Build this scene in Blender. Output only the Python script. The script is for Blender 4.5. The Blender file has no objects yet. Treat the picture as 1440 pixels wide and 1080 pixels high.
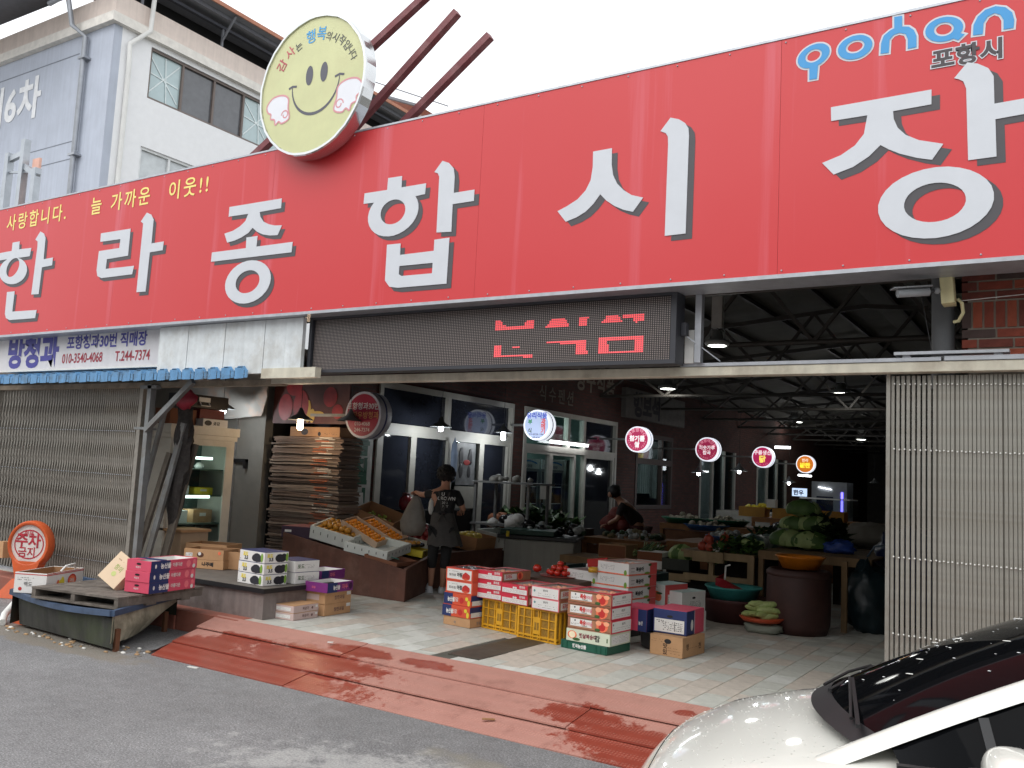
import bpy, bmesh, math, random
from math import radians, sin, cos, pi, tan, atan2, sqrt
from mathutils import Vector, Matrix, noise
from mathutils.geometry import tessellate_polygon
random.seed(7)
SC = bpy.context.scene
COL = SC.collection
# ---------------------------------------------------------------- camera
yaw, pitch, roll = radians(32.538), radians(5.878), radians(2.875)
fwd = Vector((-sin(yaw)*cos(pitch), cos(yaw)*cos(pitch), sin(pitch)))
r0 = Vector((cos(yaw), sin(yaw), 0)); u0 = r0.cross(fwd)
rt = cos(roll)*r0 + sin(roll)*u0; up = -sin(roll)*r0 + cos(roll)*u0
cd = bpy.data.cameras.new('camera'); cam = bpy.data.objects.new('camera', cd); COL.objects.link(cam)
cam.matrix_world = Matrix(((rt.x, up.x, -fwd.x, 0), (rt.y, up.y, -fwd.y, 0), (rt.z, up.z, -fwd.z, 1.55), (0, 0, 0, 1)))
cd.sensor_width = 36; cd.sensor_fit = 'HORIZONTAL'; cd.lens = 1252.85/1440*36
cd.clip_start = .05; cd.clip_end = 800
SC.camera = cam
# ---------------------------------------------------------------- overcast daylight
SUN_EL, SUN_AZ = 52, 200
w = bpy.data.worlds.new('World'); SC.world = w; w.use_nodes = True
nt = w.node_tree; nt.nodes.clear()
sky = nt.nodes.new('ShaderNodeTexSky'); sky.sky_type = 'NISHITA'; sky.sun_disc = False
sky.sun_elevation = radians(SUN_EL); sky.sun_rotation = radians(SUN_AZ); sky.air_density = 1; sky.dust_density = 4; sky.ozone_density = 1
hs = nt.nodes.new('ShaderNodeHueSaturation'); hs.inputs['Saturation'].default_value = .12
mixn = nt.nodes.new('ShaderNodeMix'); mixn.data_type = 'RGBA'; mixn.inputs[0].default_value = .72
mixn.inputs[7].default_value = (11.5, 11.8, 12.2, 1)
bg = nt.nodes.new('ShaderNodeBackground'); bg.inputs['Strength'].default_value = .12
wo = nt.nodes.new('ShaderNodeOutputWorld')
nt.links.new(sky.outputs[0], hs.inputs['Color']); nt.links.new(hs.outputs[0], mixn.inputs[6])
nt.links.new(mixn.outputs[2], bg.inputs['Color']); nt.links.new(bg.outputs[0], wo.inputs['Surface'])
sd = bpy.data.lights.new('sun', 'SUN'); sd.energy = .9; sd.angle = radians(60); sd.color = (1, .97, .93)
so = bpy.data.objects.new('sun', sd); COL.objects.link(so); so['kind'] = 'helper'
az = radians(SUN_AZ); d = Vector((sin(az)*cos(radians(SUN_EL)), cos(az)*cos(radians(SUN_EL)), sin(radians(SUN_EL))))
so.rotation_euler = d.to_track_quat('Z', 'Y').to_euler(); so.location = (0, -10, 20)
SC.view_settings.view_transform = 'Standard'; SC.view_settings.look = 'None'
SC.view_settings.exposure = 0.35; SC.view_settings.gamma = 1
SC.cycles.max_bounces = 7; SC.cycles.diffuse_bounces = 3; SC.cycles.glossy_bounces = 3
SC.cycles.transmission_bounces = 4; SC.cycles.transparent_max_bounces = 8; SC.cycles.sample_clamp_indirect = 6
SC.cycles.use_denoising = True

# ---------------------------------------------------------------- materials
def lin(r, g, b):
    f = lambda c: (c/255/12.92) if c/255 <= .04045 else ((c/255+.055)/1.055)**2.4
    return (f(r), f(g), f(b), 1)
MATS = {}
def M(name, rgb, rough=.6, metal=0., var=.12, scale=6., bump=0., bscale=60., emit=0., alpha=1., trans=0., streak=0., dirt=None, dscale=1.5, damt=.5, coat=0., spec=None):
    """procedural surface: base colour modulated by noise, optional bump, vertical streaks and dirt patches"""
    if name in MATS: return MATS[name]
    m = bpy.data.materials.new(name); m.use_nodes = True; MATS[name] = m
    t = m.node_tree; N = t.nodes; L = t.links; b = N['Principled BSDF']
    b.inputs['Roughness'].default_value = rough; b.inputs['Metallic'].default_value = metal
    if spec is not None: b.inputs['Specular IOR Level'].default_value = spec
    if coat: b.inputs['Coat Weight'].default_value = coat; b.inputs['Coat Roughness'].default_value = .05
    if alpha < 1: b.inputs['Alpha'].default_value = alpha
    if trans: b.inputs['Transmission Weight'].default_value = trans
    if emit:
        b.inputs['Base Color'].default_value = rgb; b.inputs['Emission Color'].default_value = rgb; b.inputs['Emission Strength'].default_value = emit
        return m
    tc = N.new('ShaderNodeTexCoord')
    def mul(col, fac_socket, lo, hi):
        mr = N.new('ShaderNodeMapRange'); mr.inputs['From Min'].default_value = .3; mr.inputs['From Max'].default_value = .7
        mr.inputs['To Min'].default_value = lo; mr.inputs['To Max'].default_value = hi; L.new(fac_socket, mr.inputs['Value'])
        mx = N.new('ShaderNodeMix'); mx.data_type = 'RGBA'; mx.blend_type = 'MULTIPLY'; mx.inputs[0].default_value = 1
        L.new(col, mx.inputs[6]); L.new(mr.outputs[0], mx.inputs[7]); return mx.outputs[2]
    rgbn = N.new('ShaderNodeRGB'); rgbn.outputs[0].default_value = rgb; c = rgbn.outputs[0]
    if var:
        n = N.new('ShaderNodeTexNoise'); n.inputs['Scale'].default_value = scale; n.inputs['Detail'].default_value = 5; n.inputs['Roughness'].default_value = .6
        L.new(tc.outputs['Object'], n.inputs['Vector']); c = mul(c, n.outputs['Fac'], 1-var, 1+var)
    if streak:
        mp = N.new('ShaderNodeMapping'); mp.inputs['Scale'].default_value = (5, 5, .25); L.new(tc.outputs['Object'], mp.inputs['Vector'])
        n = N.new('ShaderNodeTexNoise'); n.inputs['Scale'].default_value = 2.5; n.inputs['Detail'].default_value = 4; L.new(mp.outputs[0], n.inputs['Vector'])
        c = mul(c, n.outputs['Fac'], 1-streak, 1+streak*.4)
    if dirt:
        n = N.new('ShaderNodeTexNoise'); n.inputs['Scale'].default_value = dscale; n.inputs['Detail'].default_value = 8; n.inputs['Roughness'].default_value = .68
        L.new(tc.outputs['Object'], n.inputs['Vector'])
        mr = N.new('ShaderNodeMapRange'); mr.inputs['From Min'].default_value = .48; mr.inputs['From Max'].default_value = .62; mr.inputs['To Max'].default_value = damt
        L.new(n.outputs['Fac'], mr.inputs['Value'])
        mx = N.new('ShaderNodeMix'); mx.data_type = 'RGBA'; L.new(mr.outputs[0], mx.inputs[0]); L.new(c, mx.inputs[6]); mx.inputs[7].default_value = dirt; c = mx.outputs[2]
    L.new(c, b.inputs['Base Color'])
    if bump:
        n = N.new('ShaderNodeTexNoise'); n.inputs['Scale'].default_value = bscale; n.inputs['Detail'].default_value = 4
        L.new(tc.outputs['Object'], n.inputs['Vector']); bp = N.new('ShaderNodeBump'); bp.inputs['Strength'].default_value = bump; bp.inputs['Distance'].default_value = .01
        L.new(n.outputs['Fac'], bp.inputs['Height']); L.new(bp.outputs[0], b.inputs['Normal'])
    return m
def S(name, r, g, b, **k): return M(name, lin(r, g, b), **k)

# ---------------------------------------------------------------- mesh builder
class MB:
    def __init__(s): s.v = []; s.f = []; s.mi = []; s.mats = []; s.sm = []
    def mat(s, m):
        if m not in s.mats: s.mats.append(m)
        return s.mats.index(m)
    def add(s, vs, fs, m, smooth=False):
        o = len(s.v); s.v += [tuple(v) for v in vs]; k = s.mat(m)
        for f in fs: s.f.append([i+o for i in f]); s.mi.append(k); s.sm.append(smooth)
        return s
    def box(s, x0, x1, y0, y1, z0, z1, m, rz=0, c=None, R=None):
        vs = [Vector((x, y, z)) for x in (x0, x1) for y in (y0, y1) for z in (z0, z1)]
        if rz: R = Matrix.Rotation(rz, 3, 'Z')
        if R is not None:
            c = Vector(c) if c is not None else Vector(((x0+x1)/2, (y0+y1)/2, (z0+z1)/2)); vs = [R @ (v-c)+c for v in vs]
        return s.add(vs, [(0, 1, 3, 2), (4, 6, 7, 5), (0, 4, 5, 1), (2, 3, 7, 6), (0, 2, 6, 4), (1, 5, 7, 3)], m)
    def cbox(s, c, d, m, R=None):
        return s.box(c[0]-d[0]/2, c[0]+d[0]/2, c[1]-d[1]/2, c[1]+d[1]/2, c[2]-d[2]/2, c[2]+d[2]/2, m, R=R)
    def bar(s, a, b, wd, ht, m, upv=(0, 0, 1)):
        a = Vector(a); b = Vector(b); z = (b-a); l = z.length; z.normalize(); u = Vector(upv)
        x = z.cross(u)
        if x.length < 1e-4: x = z.cross(Vector((0, 1, 0)))
        x.normalize(); y = x.cross(z)
        vs = [p+x*i*wd/2+y*j*ht/2 for p in (a, b) for i, j in ((-1, -1), (1, -1), (1, 1), (-1, 1))]
        return s.add(vs, [(3, 2, 1, 0), (4, 5, 6, 7), (0, 1, 5, 4), (1, 2, 6, 5), (2, 3, 7, 6), (3, 0, 4, 7)], m)
    def tube(s, pts, r, m, n=10, caps=True):
        pts = [Vector(p) for p in pts]; rs = r if isinstance(r, (list, tuple)) else [r]*len(pts); vs = []; fs = []
        for i, p in enumerate(pts):
            t = (pts[min(i+1, len(pts)-1)]-pts[max(i-1, 0)]).normalized(); a = Vector((0, 0, 1)) if abs(t.z) < .9 else Vector((0, 1, 0))
            x = t.cross(a).normalized(); y = x.cross(t)
            vs += [p+(x*cos(2*pi*k/n)+y*sin(2*pi*k/n))*rs[i] for k in range(n)]
        for i in range(len(pts)-1):
            for k in range(n): fs.append((i*n+k, i*n+(k+1) % n, (i+1)*n+(k+1) % n, (i+1)*n+k))
        s.add(vs, fs, m, True)
        if caps: s.add(vs[:n], [tuple(range(n))[::-1]], m); s.add(vs[-n:], [tuple(range(n))], m)
        return s
    def lathe(s, prof, m, n=24, c=(0, 0, 0), R=None, sx=1, sy=1):
        vs = []; fs = []; c = Vector(c)
        for r, z in prof:
            for k in range(n):
                v = Vector((r*sx*cos(2*pi*k/n), r*sy*sin(2*pi*k/n), z)); vs.append((R @ v if R else v)+c)
        for i in range(len(prof)-1):
            for k in range(n): fs.append((i*n+k, i*n+(k+1) % n, (i+1)*n+(k+1) % n, (i+1)*n+k))
        return s.add(vs, fs, m, True)
    def ball(s, c, r, m, seg=10, ring=6, sc=(1, 1, 1), amp=0, seed=0, fr=3):
        vs = []; fs = []; c = Vector(c)
        for i in range(ring+1):
            th = pi*i/ring
            for k in range(seg):
                d = Vector((sin(th)*cos(2*pi*k/seg), sin(th)*sin(2*pi*k/seg), cos(th)))
                q = 1+amp*noise.noise(d*fr+Vector((seed*3.1, seed, 0))); vs.append(c+Vector((d.x*sc[0], d.y*sc[1], d.z*sc[2]))*r*q)
        for i in range(ring):
            for k in range(seg): fs.append((i*seg+k, (i+1)*seg+k, (i+1)*seg+(k+1) % seg, i*seg+(k+1) % seg))
        return s.add(vs, fs, m, True)
    def quad(s, a, b, c, d, m): return s.add([a, b, c, d], [(0, 1, 2, 3)], m)
    def poly(s, loops, y, m, depth=0., plane='XZ', flip=False):
        """flat polygon (first loop outline, others holes) on an XZ plane at Y=y, facing -Y, optionally extruded back by depth"""
        loops = [l for l in loops if l]
        v3 = [[Vector((p[0], y, p[1])) for p in l] for l in loops]
        tri = tessellate_polygon(v3); flat = [v for l in v3 for v in l]
        fs = []
        for t in tri:
            a, b, c = [flat[i] for i in t]; nrm = (b-a).cross(c-a)
            fs.append(tuple(t) if nrm.y < 0 else tuple(t)[::-1])
        s.add(flat, fs, m)
        if depth:
            for l in v3:
                n = len(l); vs = l+[v+Vector((0, depth, 0)) for v in l]
                s.add(vs, [(i, (i+1) % n, (i+1) % n+n, i+n) for i in range(n)], m)
        return s
    def xf(s, Mx, start=0):
        s.v = s.v[:start]+[tuple(Mx @ Vector(v)) for v in s.v[start:]]; return s
    def build(s, name, parent=None, world=False, bev=0, loc=None, kind=None):
        vs = s.v
        if world and parent is not None:
            o = parent.location; vs = [(v[0]-o.x, v[1]-o.y, v[2]-o.z) for v in vs]
        me = bpy.data.meshes.new(name); me.from_pydata(vs, [], s.f)
        for m in s.mats: me.materials.append(m)
        me.polygons.foreach_set('material_index', s.mi); me.polygons.foreach_set('use_smooth', s.sm); me.update()
        o = bpy.data.objects.new(name, me); COL.objects.link(o)
        if parent is not None: o.parent = parent
        if loc is not None: o.location = loc
        if bev:
            md = o.modifiers.new('b', 'BEVEL'); md.width = bev; md.segments = 2; md.limit_method = 'ANGLE'
        if kind: o['kind'] = kind
        return o
def tag(o, label, cat, group=None, kind=None):
    o['label'] = label; o['category'] = cat
    if group: o['group'] = group
    if kind: o['kind'] = kind
    return o
def thing(name, label, cat, loc=(0, 0, 0), rz=0, group=None):
    o = bpy.data.objects.new(name, None); COL.objects.link(o); o.location = loc; o.rotation_euler = (0, 0, rz)
    o.empty_display_size = .1
    return tag(o, label, cat, group)
def struct(o): o['kind'] = 'structure'; return o
def dup(src, loc=None, rz=None, label=None, parent=None, rot=None):
    r = src.copy(); COL.objects.link(r)
    if parent is not None: r.parent = parent
    if loc is not None: r.location = loc
    if rz is not None: r.rotation_euler = (0, 0, rz)
    if rot is not None: r.rotation_euler = rot
    if label: r['label'] = label
    for ch in list(src.children): dup(ch, parent=r)
    return r
_TX = {}
def text_faces(body, size=1., bold=0., spacing=1., align='LEFT'):
    key = (body, bold, spacing, align)
    if key not in _TX:
        c = bpy.data.curves.new('t', 'FONT'); c.body = body; c.size = 1; c.offset = bold; c.space_character = spacing; c.align_x = align; c.resolution_u = 3
        o = bpy.data.objects.new('t', c); m = bpy.data.meshes.new_from_object(o)
        _TX[key] = ([tuple(v.co) for v in m.vertices], [tuple(p.vertices) for p in m.polygons])
        bpy.data.objects.remove(o); bpy.data.curves.remove(c); bpy.data.meshes.remove(m)
    return _TX[key]
def text(mb, body, x, y, z, size, m, bold=0., sx=1., rot=0., align='LEFT', spacing=1., face='-Y'):
    """lettering: baseline start at (x,y,z), reading along +X on a face towards -Y, or along +Y on a face towards +X"""
    vs, fs = text_faces(body, 1, bold, spacing, align); out = []
    for v in vs:
        a = v[0]*size*sx; b = v[1]*size; a, b = a*cos(rot)-b*sin(rot), a*sin(rot)+b*cos(rot)
        out.append((x+a, y, z+b) if face == '-Y' else (x, y+a, z+b) if face == '+X' else (x+a, y+b, z))
    ok = []
    for f in fs:
        p = [Vector(out[i]) for i in f]; n = Vector((0, 0, 0))
        for i in range(len(p)): n += p[i].cross(p[(i+1) % len(p)])
        good = n.y < 0 if face == '-Y' else n.x > 0 if face == '+X' else n.z > 0
        ok.append(f if good else f[::-1])
    return mb.add(out, ok, m)
def off(pts, d):
    n = len(pts); A = sum(pts[i][0]*pts[(i+1) % n][1]-pts[(i+1) % n][0]*pts[i][1] for i in range(n)); s = 1 if A > 0 else -1; out = []
    for i in range(n):
        a = Vector(pts[i-1]); b = Vector(pts[i]); c = Vector(pts[(i+1) % n]); e1 = (b-a).normalized(); e2 = (c-b).normalized()
        n1 = Vector((e1.y, -e1.x))*s; n2 = Vector((e2.y, -e2.x))*s; k = (n1+n2)
        k = k/max(.35, k.length_squared/2) if k.length > 1e-6 else n1; out.append((b.x+k.x*d, b.y+k.y*d))
    return out
# ================================================================ MATERIALS
def road_material():
    m = bpy.data.materials.new('asphalt'); m.use_nodes = True; t = m.node_tree; N = t.nodes; L = t.links; b = N['Principled BSDF']
    tc = N.new('ShaderNodeTexCoord')
    def noi(sc, det=4, ro=.6, vec=None):
        n = N.new('ShaderNodeTexNoise'); n.inputs['Scale'].default_value = sc; n.inputs['Detail'].default_value = det; n.inputs['Roughness'].default_value = ro
        L.new(vec or tc.outputs['Object'], n.inputs['Vector']); return n.outputs['Fac']
    def ramp(fac, stops):
        r = N.new('ShaderNodeValToRGB'); e = r.color_ramp.elements
        e[0].position, e[0].color = stops[0]; e[1].position, e[1].color = stops[1]
        for p, c in stops[2:]:
            q = e.new(p); q.color = c
        L.new(fac, r.inputs[0]); return r.outputs[0]
    def mix(f, a, b_, bt='MIX'):
        x = N.new('ShaderNodeMix'); x.data_type = 'RGBA'; x.blend_type = bt
        if isinstance(f, float): x.inputs[0].default_value = f
        else: L.new(f, x.inputs[0])
        for k, s in ((6, a), (7, b_)):
            if isinstance(s, tuple): x.inputs[k].default_value = s
            else: L.new(s, x.inputs[k])
        return x.outputs[2]
    fine = ramp(noi(75, 4, .9), [(.36, (.07, .07, .072, 1)), (.56, (.24, .24, .24, 1)), (.72, (.62, .62, .62, 1))])
    mid = ramp(noi(9, 6, .75), [(.3, (.85, .85, .85, 1)), (.7, (1.2, 1.2, 1.2, 1))])
    big = ramp(noi(.9, 4), [(.35, (.9, .9, .9, 1)), (.65, (1.15, 1.15, 1.15, 1))])
    c = mix(1., fine, mid, 'MULTIPLY'); c = mix(1., c, big, 'MULTIPLY')
    # worn pale patch of cement wash in front of the ramp
    sx = N.new('ShaderNodeSeparateXYZ'); L.new(tc.outputs['Object'], sx.inputs[0])
    def math_(op, a, b_=None):
        q = N.new('ShaderNodeMath'); q.operation = op
        for i, s in enumerate((a, b_)):
            if s is None: continue
            if isinstance(s, (int, float)): q.inputs[i].default_value = s
            else: L.new(s, q.inputs[i])
        return q.outputs[0]
    def blob(cx, cy, rx, ry, ang=0.):
        dx = math_('SUBTRACT', sx.outputs[0], cx); dy = math_('SUBTRACT', sx.outputs[1], cy)
        ca, sa = cos(ang), sin(ang)
        u = math_('DIVIDE', math_('ADD', math_('MULTIPLY', dx, ca), math_('MULTIPLY', dy, sa)), rx)
        v = math_('DIVIDE', math_('SUBTRACT', math_('MULTIPLY', dy, ca), math_('MULTIPLY', dx, sa)), ry)
        return math_('SUBTRACT', 1, math_('SQRT', math_('ADD', math_('MULTIPLY', u, u), math_('MULTIPLY', v, v))))
    n1 = noi(6.5, 9, .72)
    pf = math_('ADD', blob(-3.35, 4.0, 1.5, .75, .2), math_('MULTIPLY', math_('SUBTRACT', n1, .5), 3.4))
    pr = N.new('ShaderNodeMapRange'); pr.inputs['From Min'].default_value = .2; pr.inputs['From Max'].default_value = .65; pr.inputs['To Max'].default_value = .85; L.new(pf, pr.inputs['Value'])
    pale = ramp(noi(70, 3, .7), [(.3, (.22, .22, .215, 1)), (.7, (.52, .52, .50, 1))])
    c = mix(pr.outputs[0], c, pale)
    # tan grit washed out from under the tub
    tf = math_('ADD', blob(-8.3, 4.98, 1.9, .3, -.02), math_('MULTIPLY', math_('SUBTRACT', noi(4, 6), .5), 1.5))
    tr = N.new('ShaderNodeMapRange'); tr.inputs['From Min'].default_value = .1; tr.inputs['From Max'].default_value = .35; tr.inputs['To Max'].default_value = .6; L.new(tf, tr.inputs['Value'])
    c = mix(tr.outputs[0], c, (.2, .165, .115, 1))
    tf2 = math_('ADD', blob(-2.9, 4.65, .8, .18, -.1), math_('MULTIPLY', math_('SUBTRACT', noi(5, 6), .5), 1.8))
    tr2 = N.new('ShaderNodeMapRange'); tr2.inputs['From Min'].default_value = .1; tr2.inputs['From Max'].default_value = .6; tr2.inputs['To Max'].default_value = .45; L.new(tf2, tr2.inputs['Value'])
    c = mix(tr2.outputs[0], c, (.26, .235, .17, 1))
    L.new(c, b.inputs['Base Color'])
    rr = N.new('ShaderNodeMapRange'); rr.inputs['To Min'].default_value = .42; rr.inputs['To Max'].default_value = .8; L.new(noi(1.7, 4), rr.inputs['Value']); L.new(rr.outputs[0], b.inputs['Roughness'])
    bp = N.new('ShaderNodeBump'); bp.inputs['Strength'].default_value = .6; bp.inputs['Distance'].default_value = .006
    L.new(noi(130, 3, .7), bp.inputs['Height']); L.new(bp.outputs[0], b.inputs['Normal'])
    return m
def ramp_material():
    """red painted chequer plate: wet dark areas and dry faded pink areas"""
    m = bpy.data.materials.new('red_chequer_plate'); m.use_nodes = True; t = m.node_tree; N = t.nodes; L = t.links; b = N['Principled BSDF']
    tc = N.new('ShaderNodeNewGeometry'); sx = N.new('ShaderNodeSeparateXYZ'); L.new(tc.outputs['Position'], sx.inputs[0])
    def mt(op, a, b_=None, c_=None):
        q = N.new('ShaderNodeMath'); q.operation = op
        for i, s in enumerate((a, b_, c_)):
            if s is None: continue
            if isinstance(s, (int, float)): q.inputs[i].default_value = s
            else: L.new(s, q.inputs[i])
        return q.outputs[0]
    def noi(sc, det=5, ro=.65):
        n = N.new('ShaderNodeTexNoise'); n.inputs['Scale'].default_value = sc; n.inputs['Detail'].default_value = det; n.inputs['Roughness'].default_value = ro
        L.new(tc.outputs['Position'], n.inputs['Vector']); return n.outputs['Fac']
    def blob(cx, cy, rx, ry):
        u = mt('DIVIDE', mt('SUBTRACT', sx.outputs[0], cx), rx); v = mt('DIVIDE', mt('SUBTRACT', sx.outputs[1], cy), ry)
        return mt('SUBTRACT', 1, mt('SQRT', mt('ADD', mt('MULTIPLY', u, u), mt('MULTIPLY', v, v))))
    # wetness from separate puddles
    w_ = blob(-6.1, 5.35, 1.7, .33)
    for a in ((-5.6, 5.72, .95, .24), (-5.25, 6.02, .42, .13), (-4.55, 6.03, .3, .1), (-6.6, 5.8, .35, .12), (-2.5, 5.5, .5, .3), (-2.95, 5.72, .38, .18), (-2.3, 6.05, .1, .06), (-2.0, 5.3, .7, .35), (-6.75, 5.5, .6, .3)):
        w_ = mt('MAXIMUM', w_, blob(*a))
    w_ = mt('ADD', w_, mt('MULTIPLY', mt('SUBTRACT', noi(9, 8, .7), .5), 2.0))
    wr = N.new('ShaderNodeMapRange'); wr.inputs['From Min'].default_value = .02; wr.inputs['From Max'].default_value = .22; L.new(w_, wr.inputs['Value']); wet = wr.outputs[0]
    def mix(f, a, b_, bt='MIX'):
        x = N.new('ShaderNodeMix'); x.data_type = 'RGBA'; x.blend_type = bt
        if isinstance(f, float): x.inputs[0].default_value = f
        else: L.new(f, x.inputs[0])
        for k, s in ((6, a), (7, b_)):
            if isinstance(s, tuple): x.inputs[k].default_value = s
            else: L.new(s, x.inputs[k])
        return x.outputs[2]
    dry = mix(noi(2.2, 6), lin(148, 96, 84), lin(180, 128, 114)); dry = mix(noi(45, 3), dry, mix(.5, dry, lin(196, 154, 142)))
    wetc = mix(noi(7, 5), lin(128, 56, 44), lin(156, 74, 58))
    c = mix(wet, dry, wetc)
    gr = N.new('ShaderNodeMapRange'); gr.inputs['From Min'].default_value = .55; gr.inputs['From Max'].default_value = .72; gr.inputs['To Max'].default_value = .55; L.new(noi(3.3, 8, .7), gr.inputs['Value'])
    c = mix(gr.outputs[0], c, lin(120, 78, 68))
    # chequer lugs: alternate diagonal bars
    v = N.new('ShaderNodeTexVoronoi'); v.inputs['Scale'].default_value = 42; v.inputs['Randomness'].default_value = .0; L.new(tc.outputs['Position'], v.inputs['Vector'])
    lug = N.new('ShaderNodeMapRange'); lug.inputs['From Min'].default_value = .25; lug.inputs['From Max'].default_value = .42; lug.inputs['To Min'].default_value = 1; lug.inputs['To Max'].default_value = 0
    L.new(v.outputs['Distance'], lug.inputs['Value'])
    c = mix(mt('MULTIPLY', lug.outputs[0], .22), c, lin(215, 150, 132))
    L.new(c, b.inputs['Base Color'])
    rr = N.new('ShaderNodeMapRange'); rr.inputs['To Min'].default_value = .62; rr.inputs['To Max'].default_value = .3; L.new(wet, rr.inputs['Value']); L.new(rr.outputs[0], b.inputs['Roughness'])
    bp = N.new('ShaderNodeBump'); bp.inputs['Strength'].default_value = .5; bp.inputs['Distance'].default_value = .003; L.new(lug.outputs[0], bp.inputs['Height']); L.new(bp.outputs[0], b.inputs['Normal'])
    return m
def brick_material(name, c1, c2, mortar, scale=1., axis='YZ'):
    m = bpy.data.materials.new(name); m.use_nodes = True; t = m.node_tree; N = t.nodes; L = t.links; b = N['Principled BSDF']; b.inputs['Roughness'].default_value = .85
    tc = N.new('ShaderNodeTexCoord'); sx = N.new('ShaderNodeSeparateXYZ'); cb = N.new('ShaderNodeCombineXYZ'); L.new(tc.outputs['Object'], sx.inputs[0])
    L.new(sx.outputs[1 if axis == 'YZ' else 0], cb.inputs[0]); L.new(sx.outputs[2], cb.inputs[1])
    k = N.new('ShaderNodeTexBrick'); k.inputs['Color1'].default_value = c1; k.inputs['Color2'].default_value = c2; k.inputs['Mortar'].default_value = mortar
    k.inputs['Scale'].default_value = 1; k.inputs['Brick Width'].default_value = .2; k.inputs['Row Height'].default_value = .067; k.inputs['Mortar Size'].default_value = .006
    L.new(cb.outputs[0], k.inputs['Vector']); L.new(k.outputs['Color'], b.inputs['Base Color'])
    bp = N.new('ShaderNodeBump'); bp.inputs['Strength'].default_value = .8; bp.inputs['Distance'].default_value = .01; bp.invert = True; L.new(k.outputs['Fac'], bp.inputs['Height']); L.new(bp.outputs[0], b.inputs['Normal'])
    return m
MR = road_material(); MRAMP = ramp_material()
cream = S('cream_paint', 205, 200, 182, rough=.5, dirt=lin(120, 100, 80), damt=.35, dscale=2.2, streak=.12)
galv = S('galvanised_steel', 176, 180, 186, rough=.42, metal=.55, var=.12, scale=12)
graysteel = S('grey_painted_steel', 120, 122, 122, rough=.55, var=.15, dirt=lin(95, 80, 65), damt=.4, dscale=4)
black = S('black_plastic', 26, 26, 28, rough=.45)
white = S('white_paint', 226, 226, 222, rough=.5, var=.05)
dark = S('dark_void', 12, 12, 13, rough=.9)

# ================================================================ GROUND
mb = MB(); mb.box(-60, 60, -40, 5.25, -.4, -.2, MR); mb.box(-60, -7.2, 5.25, 6.3, -.4, -.203, MR)
road = struct(mb.build('road'))
mb = MB(); mb.box(-200, 200, -200, 300, -.6, -.42, S('earth', 110, 105, 95, rough=.9)); struct(mb.build('ground'))
# market floor: base slab (grout) and the nearer tiles as pieces
tile_a = S('tile_grey_green', 192, 192, 183, rough=.5, var=.16, scale=5, dirt=lin(120, 118, 104), damt=.4, dscale=3, bump=.06)
tile_b = S('tile_beige', 196, 186, 174, rough=.52, var=.15, scale=5, dirt=lin(120, 112, 102), damt=.4, dscale=3.5, bump=.06)
tile_c = S('tile_pale', 206, 206, 199, rough=.5, var=.14, scale=6, dirt=lin(130, 128, 116), damt=.35, dscale=2.6, bump=.06)
grout = S('grout', 84, 82, 74, rough=.85, var=.2)
mb = MB(); mb.box(-13.6, 4, 6.21, 48, -.25, -.006, grout); floor = struct(mb.build('floor'))
TW, TD = .2075, .302
tmesh = []
for m in (tile_a, tile_b, tile_c):
    q = MB(); q.box(.0025, TW-.0025, .0025, TD-.0025, -.02, 0, m); o = q.build('tile', floor, bev=0); tmesh.append(o.data); bpy.data.objects.remove(o)
ntile = 0; rest = MB()
tl = []
for i in range(-34, 20):
    x = -2.601+i*TW
    for j in range(0, 28):
        y = 6.225+(j-(.5 if i % 2 else 0))*TD
        if y+TD < 6.3: continue
        if x < -8.8: continue
        tl.append((sqrt((x*.6)**2+y*y)+.25*abs(x+3.5), x, y))
tl.sort()
for d_, x, y in tl:
    k = random.choice((0, 0, 1, 1, 2)); y0 = max(y, 6.225)
    if -4.58 < x+TW/2 < -4.27 and 6.3 < y+TD/2 < 7.5: continue
    if ntile < 296 and y >= 6.225 and x < .4:
        o = bpy.data.objects.new('tile', tmesh[k]); COL.objects.link(o); o.parent = floor; o.location = (x, y, random.uniform(-.0015, .001)); ntile += 1
    else:
        z = random.uniform(-.0015, .001); rest.box(x+.0025, x+TW-.0025, y0+.0025, y+TD-.0025, -.02, z, (tile_a, tile_b, tile_c)[k])
q = rest.build('tile', floor, kind='stuff')
far = MB(); far.box(-9, 4, 14.7, 48, -.01, 0, tile_a); far.build('far_paving', floor)
mb = MB(); mb.box(-4.6, -4.26, 6.4, 7.55, -.02, .004, S('drain_steel', 84, 80, 72, rough=.5, metal=.3, var=.25, scale=9, dirt=lin(60, 52, 44)))
o = mb.build('drain_cover'); tag(o, 'dark grey steel drain cover in the pale floor tiles before the yellow crates', 'drain cover')
# kerb left of the ramp
mb = MB(); kb = S('kerb_stone', 150, 90, 74, rough=.8, var=.2, dirt=lin(90, 84, 76), damt=.5)
mb.box(-13.6, -7.92, 6.15, 6.45, -.25, .002, kb); struct(mb.build('kerb', bev=.01))
mb = MB(); mb.box(-13, -6.95, 6.452, 6.6, -.2, .004, S('sill_concrete', 176, 172, 160, rough=.8, var=.2)); struct(mb.build('threshold'))
mb = MB(); mb.box(-7.9, -7.0, 6.16, 6.44, -.2, .003, kb); struct(mb.build('kerb'))

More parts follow.
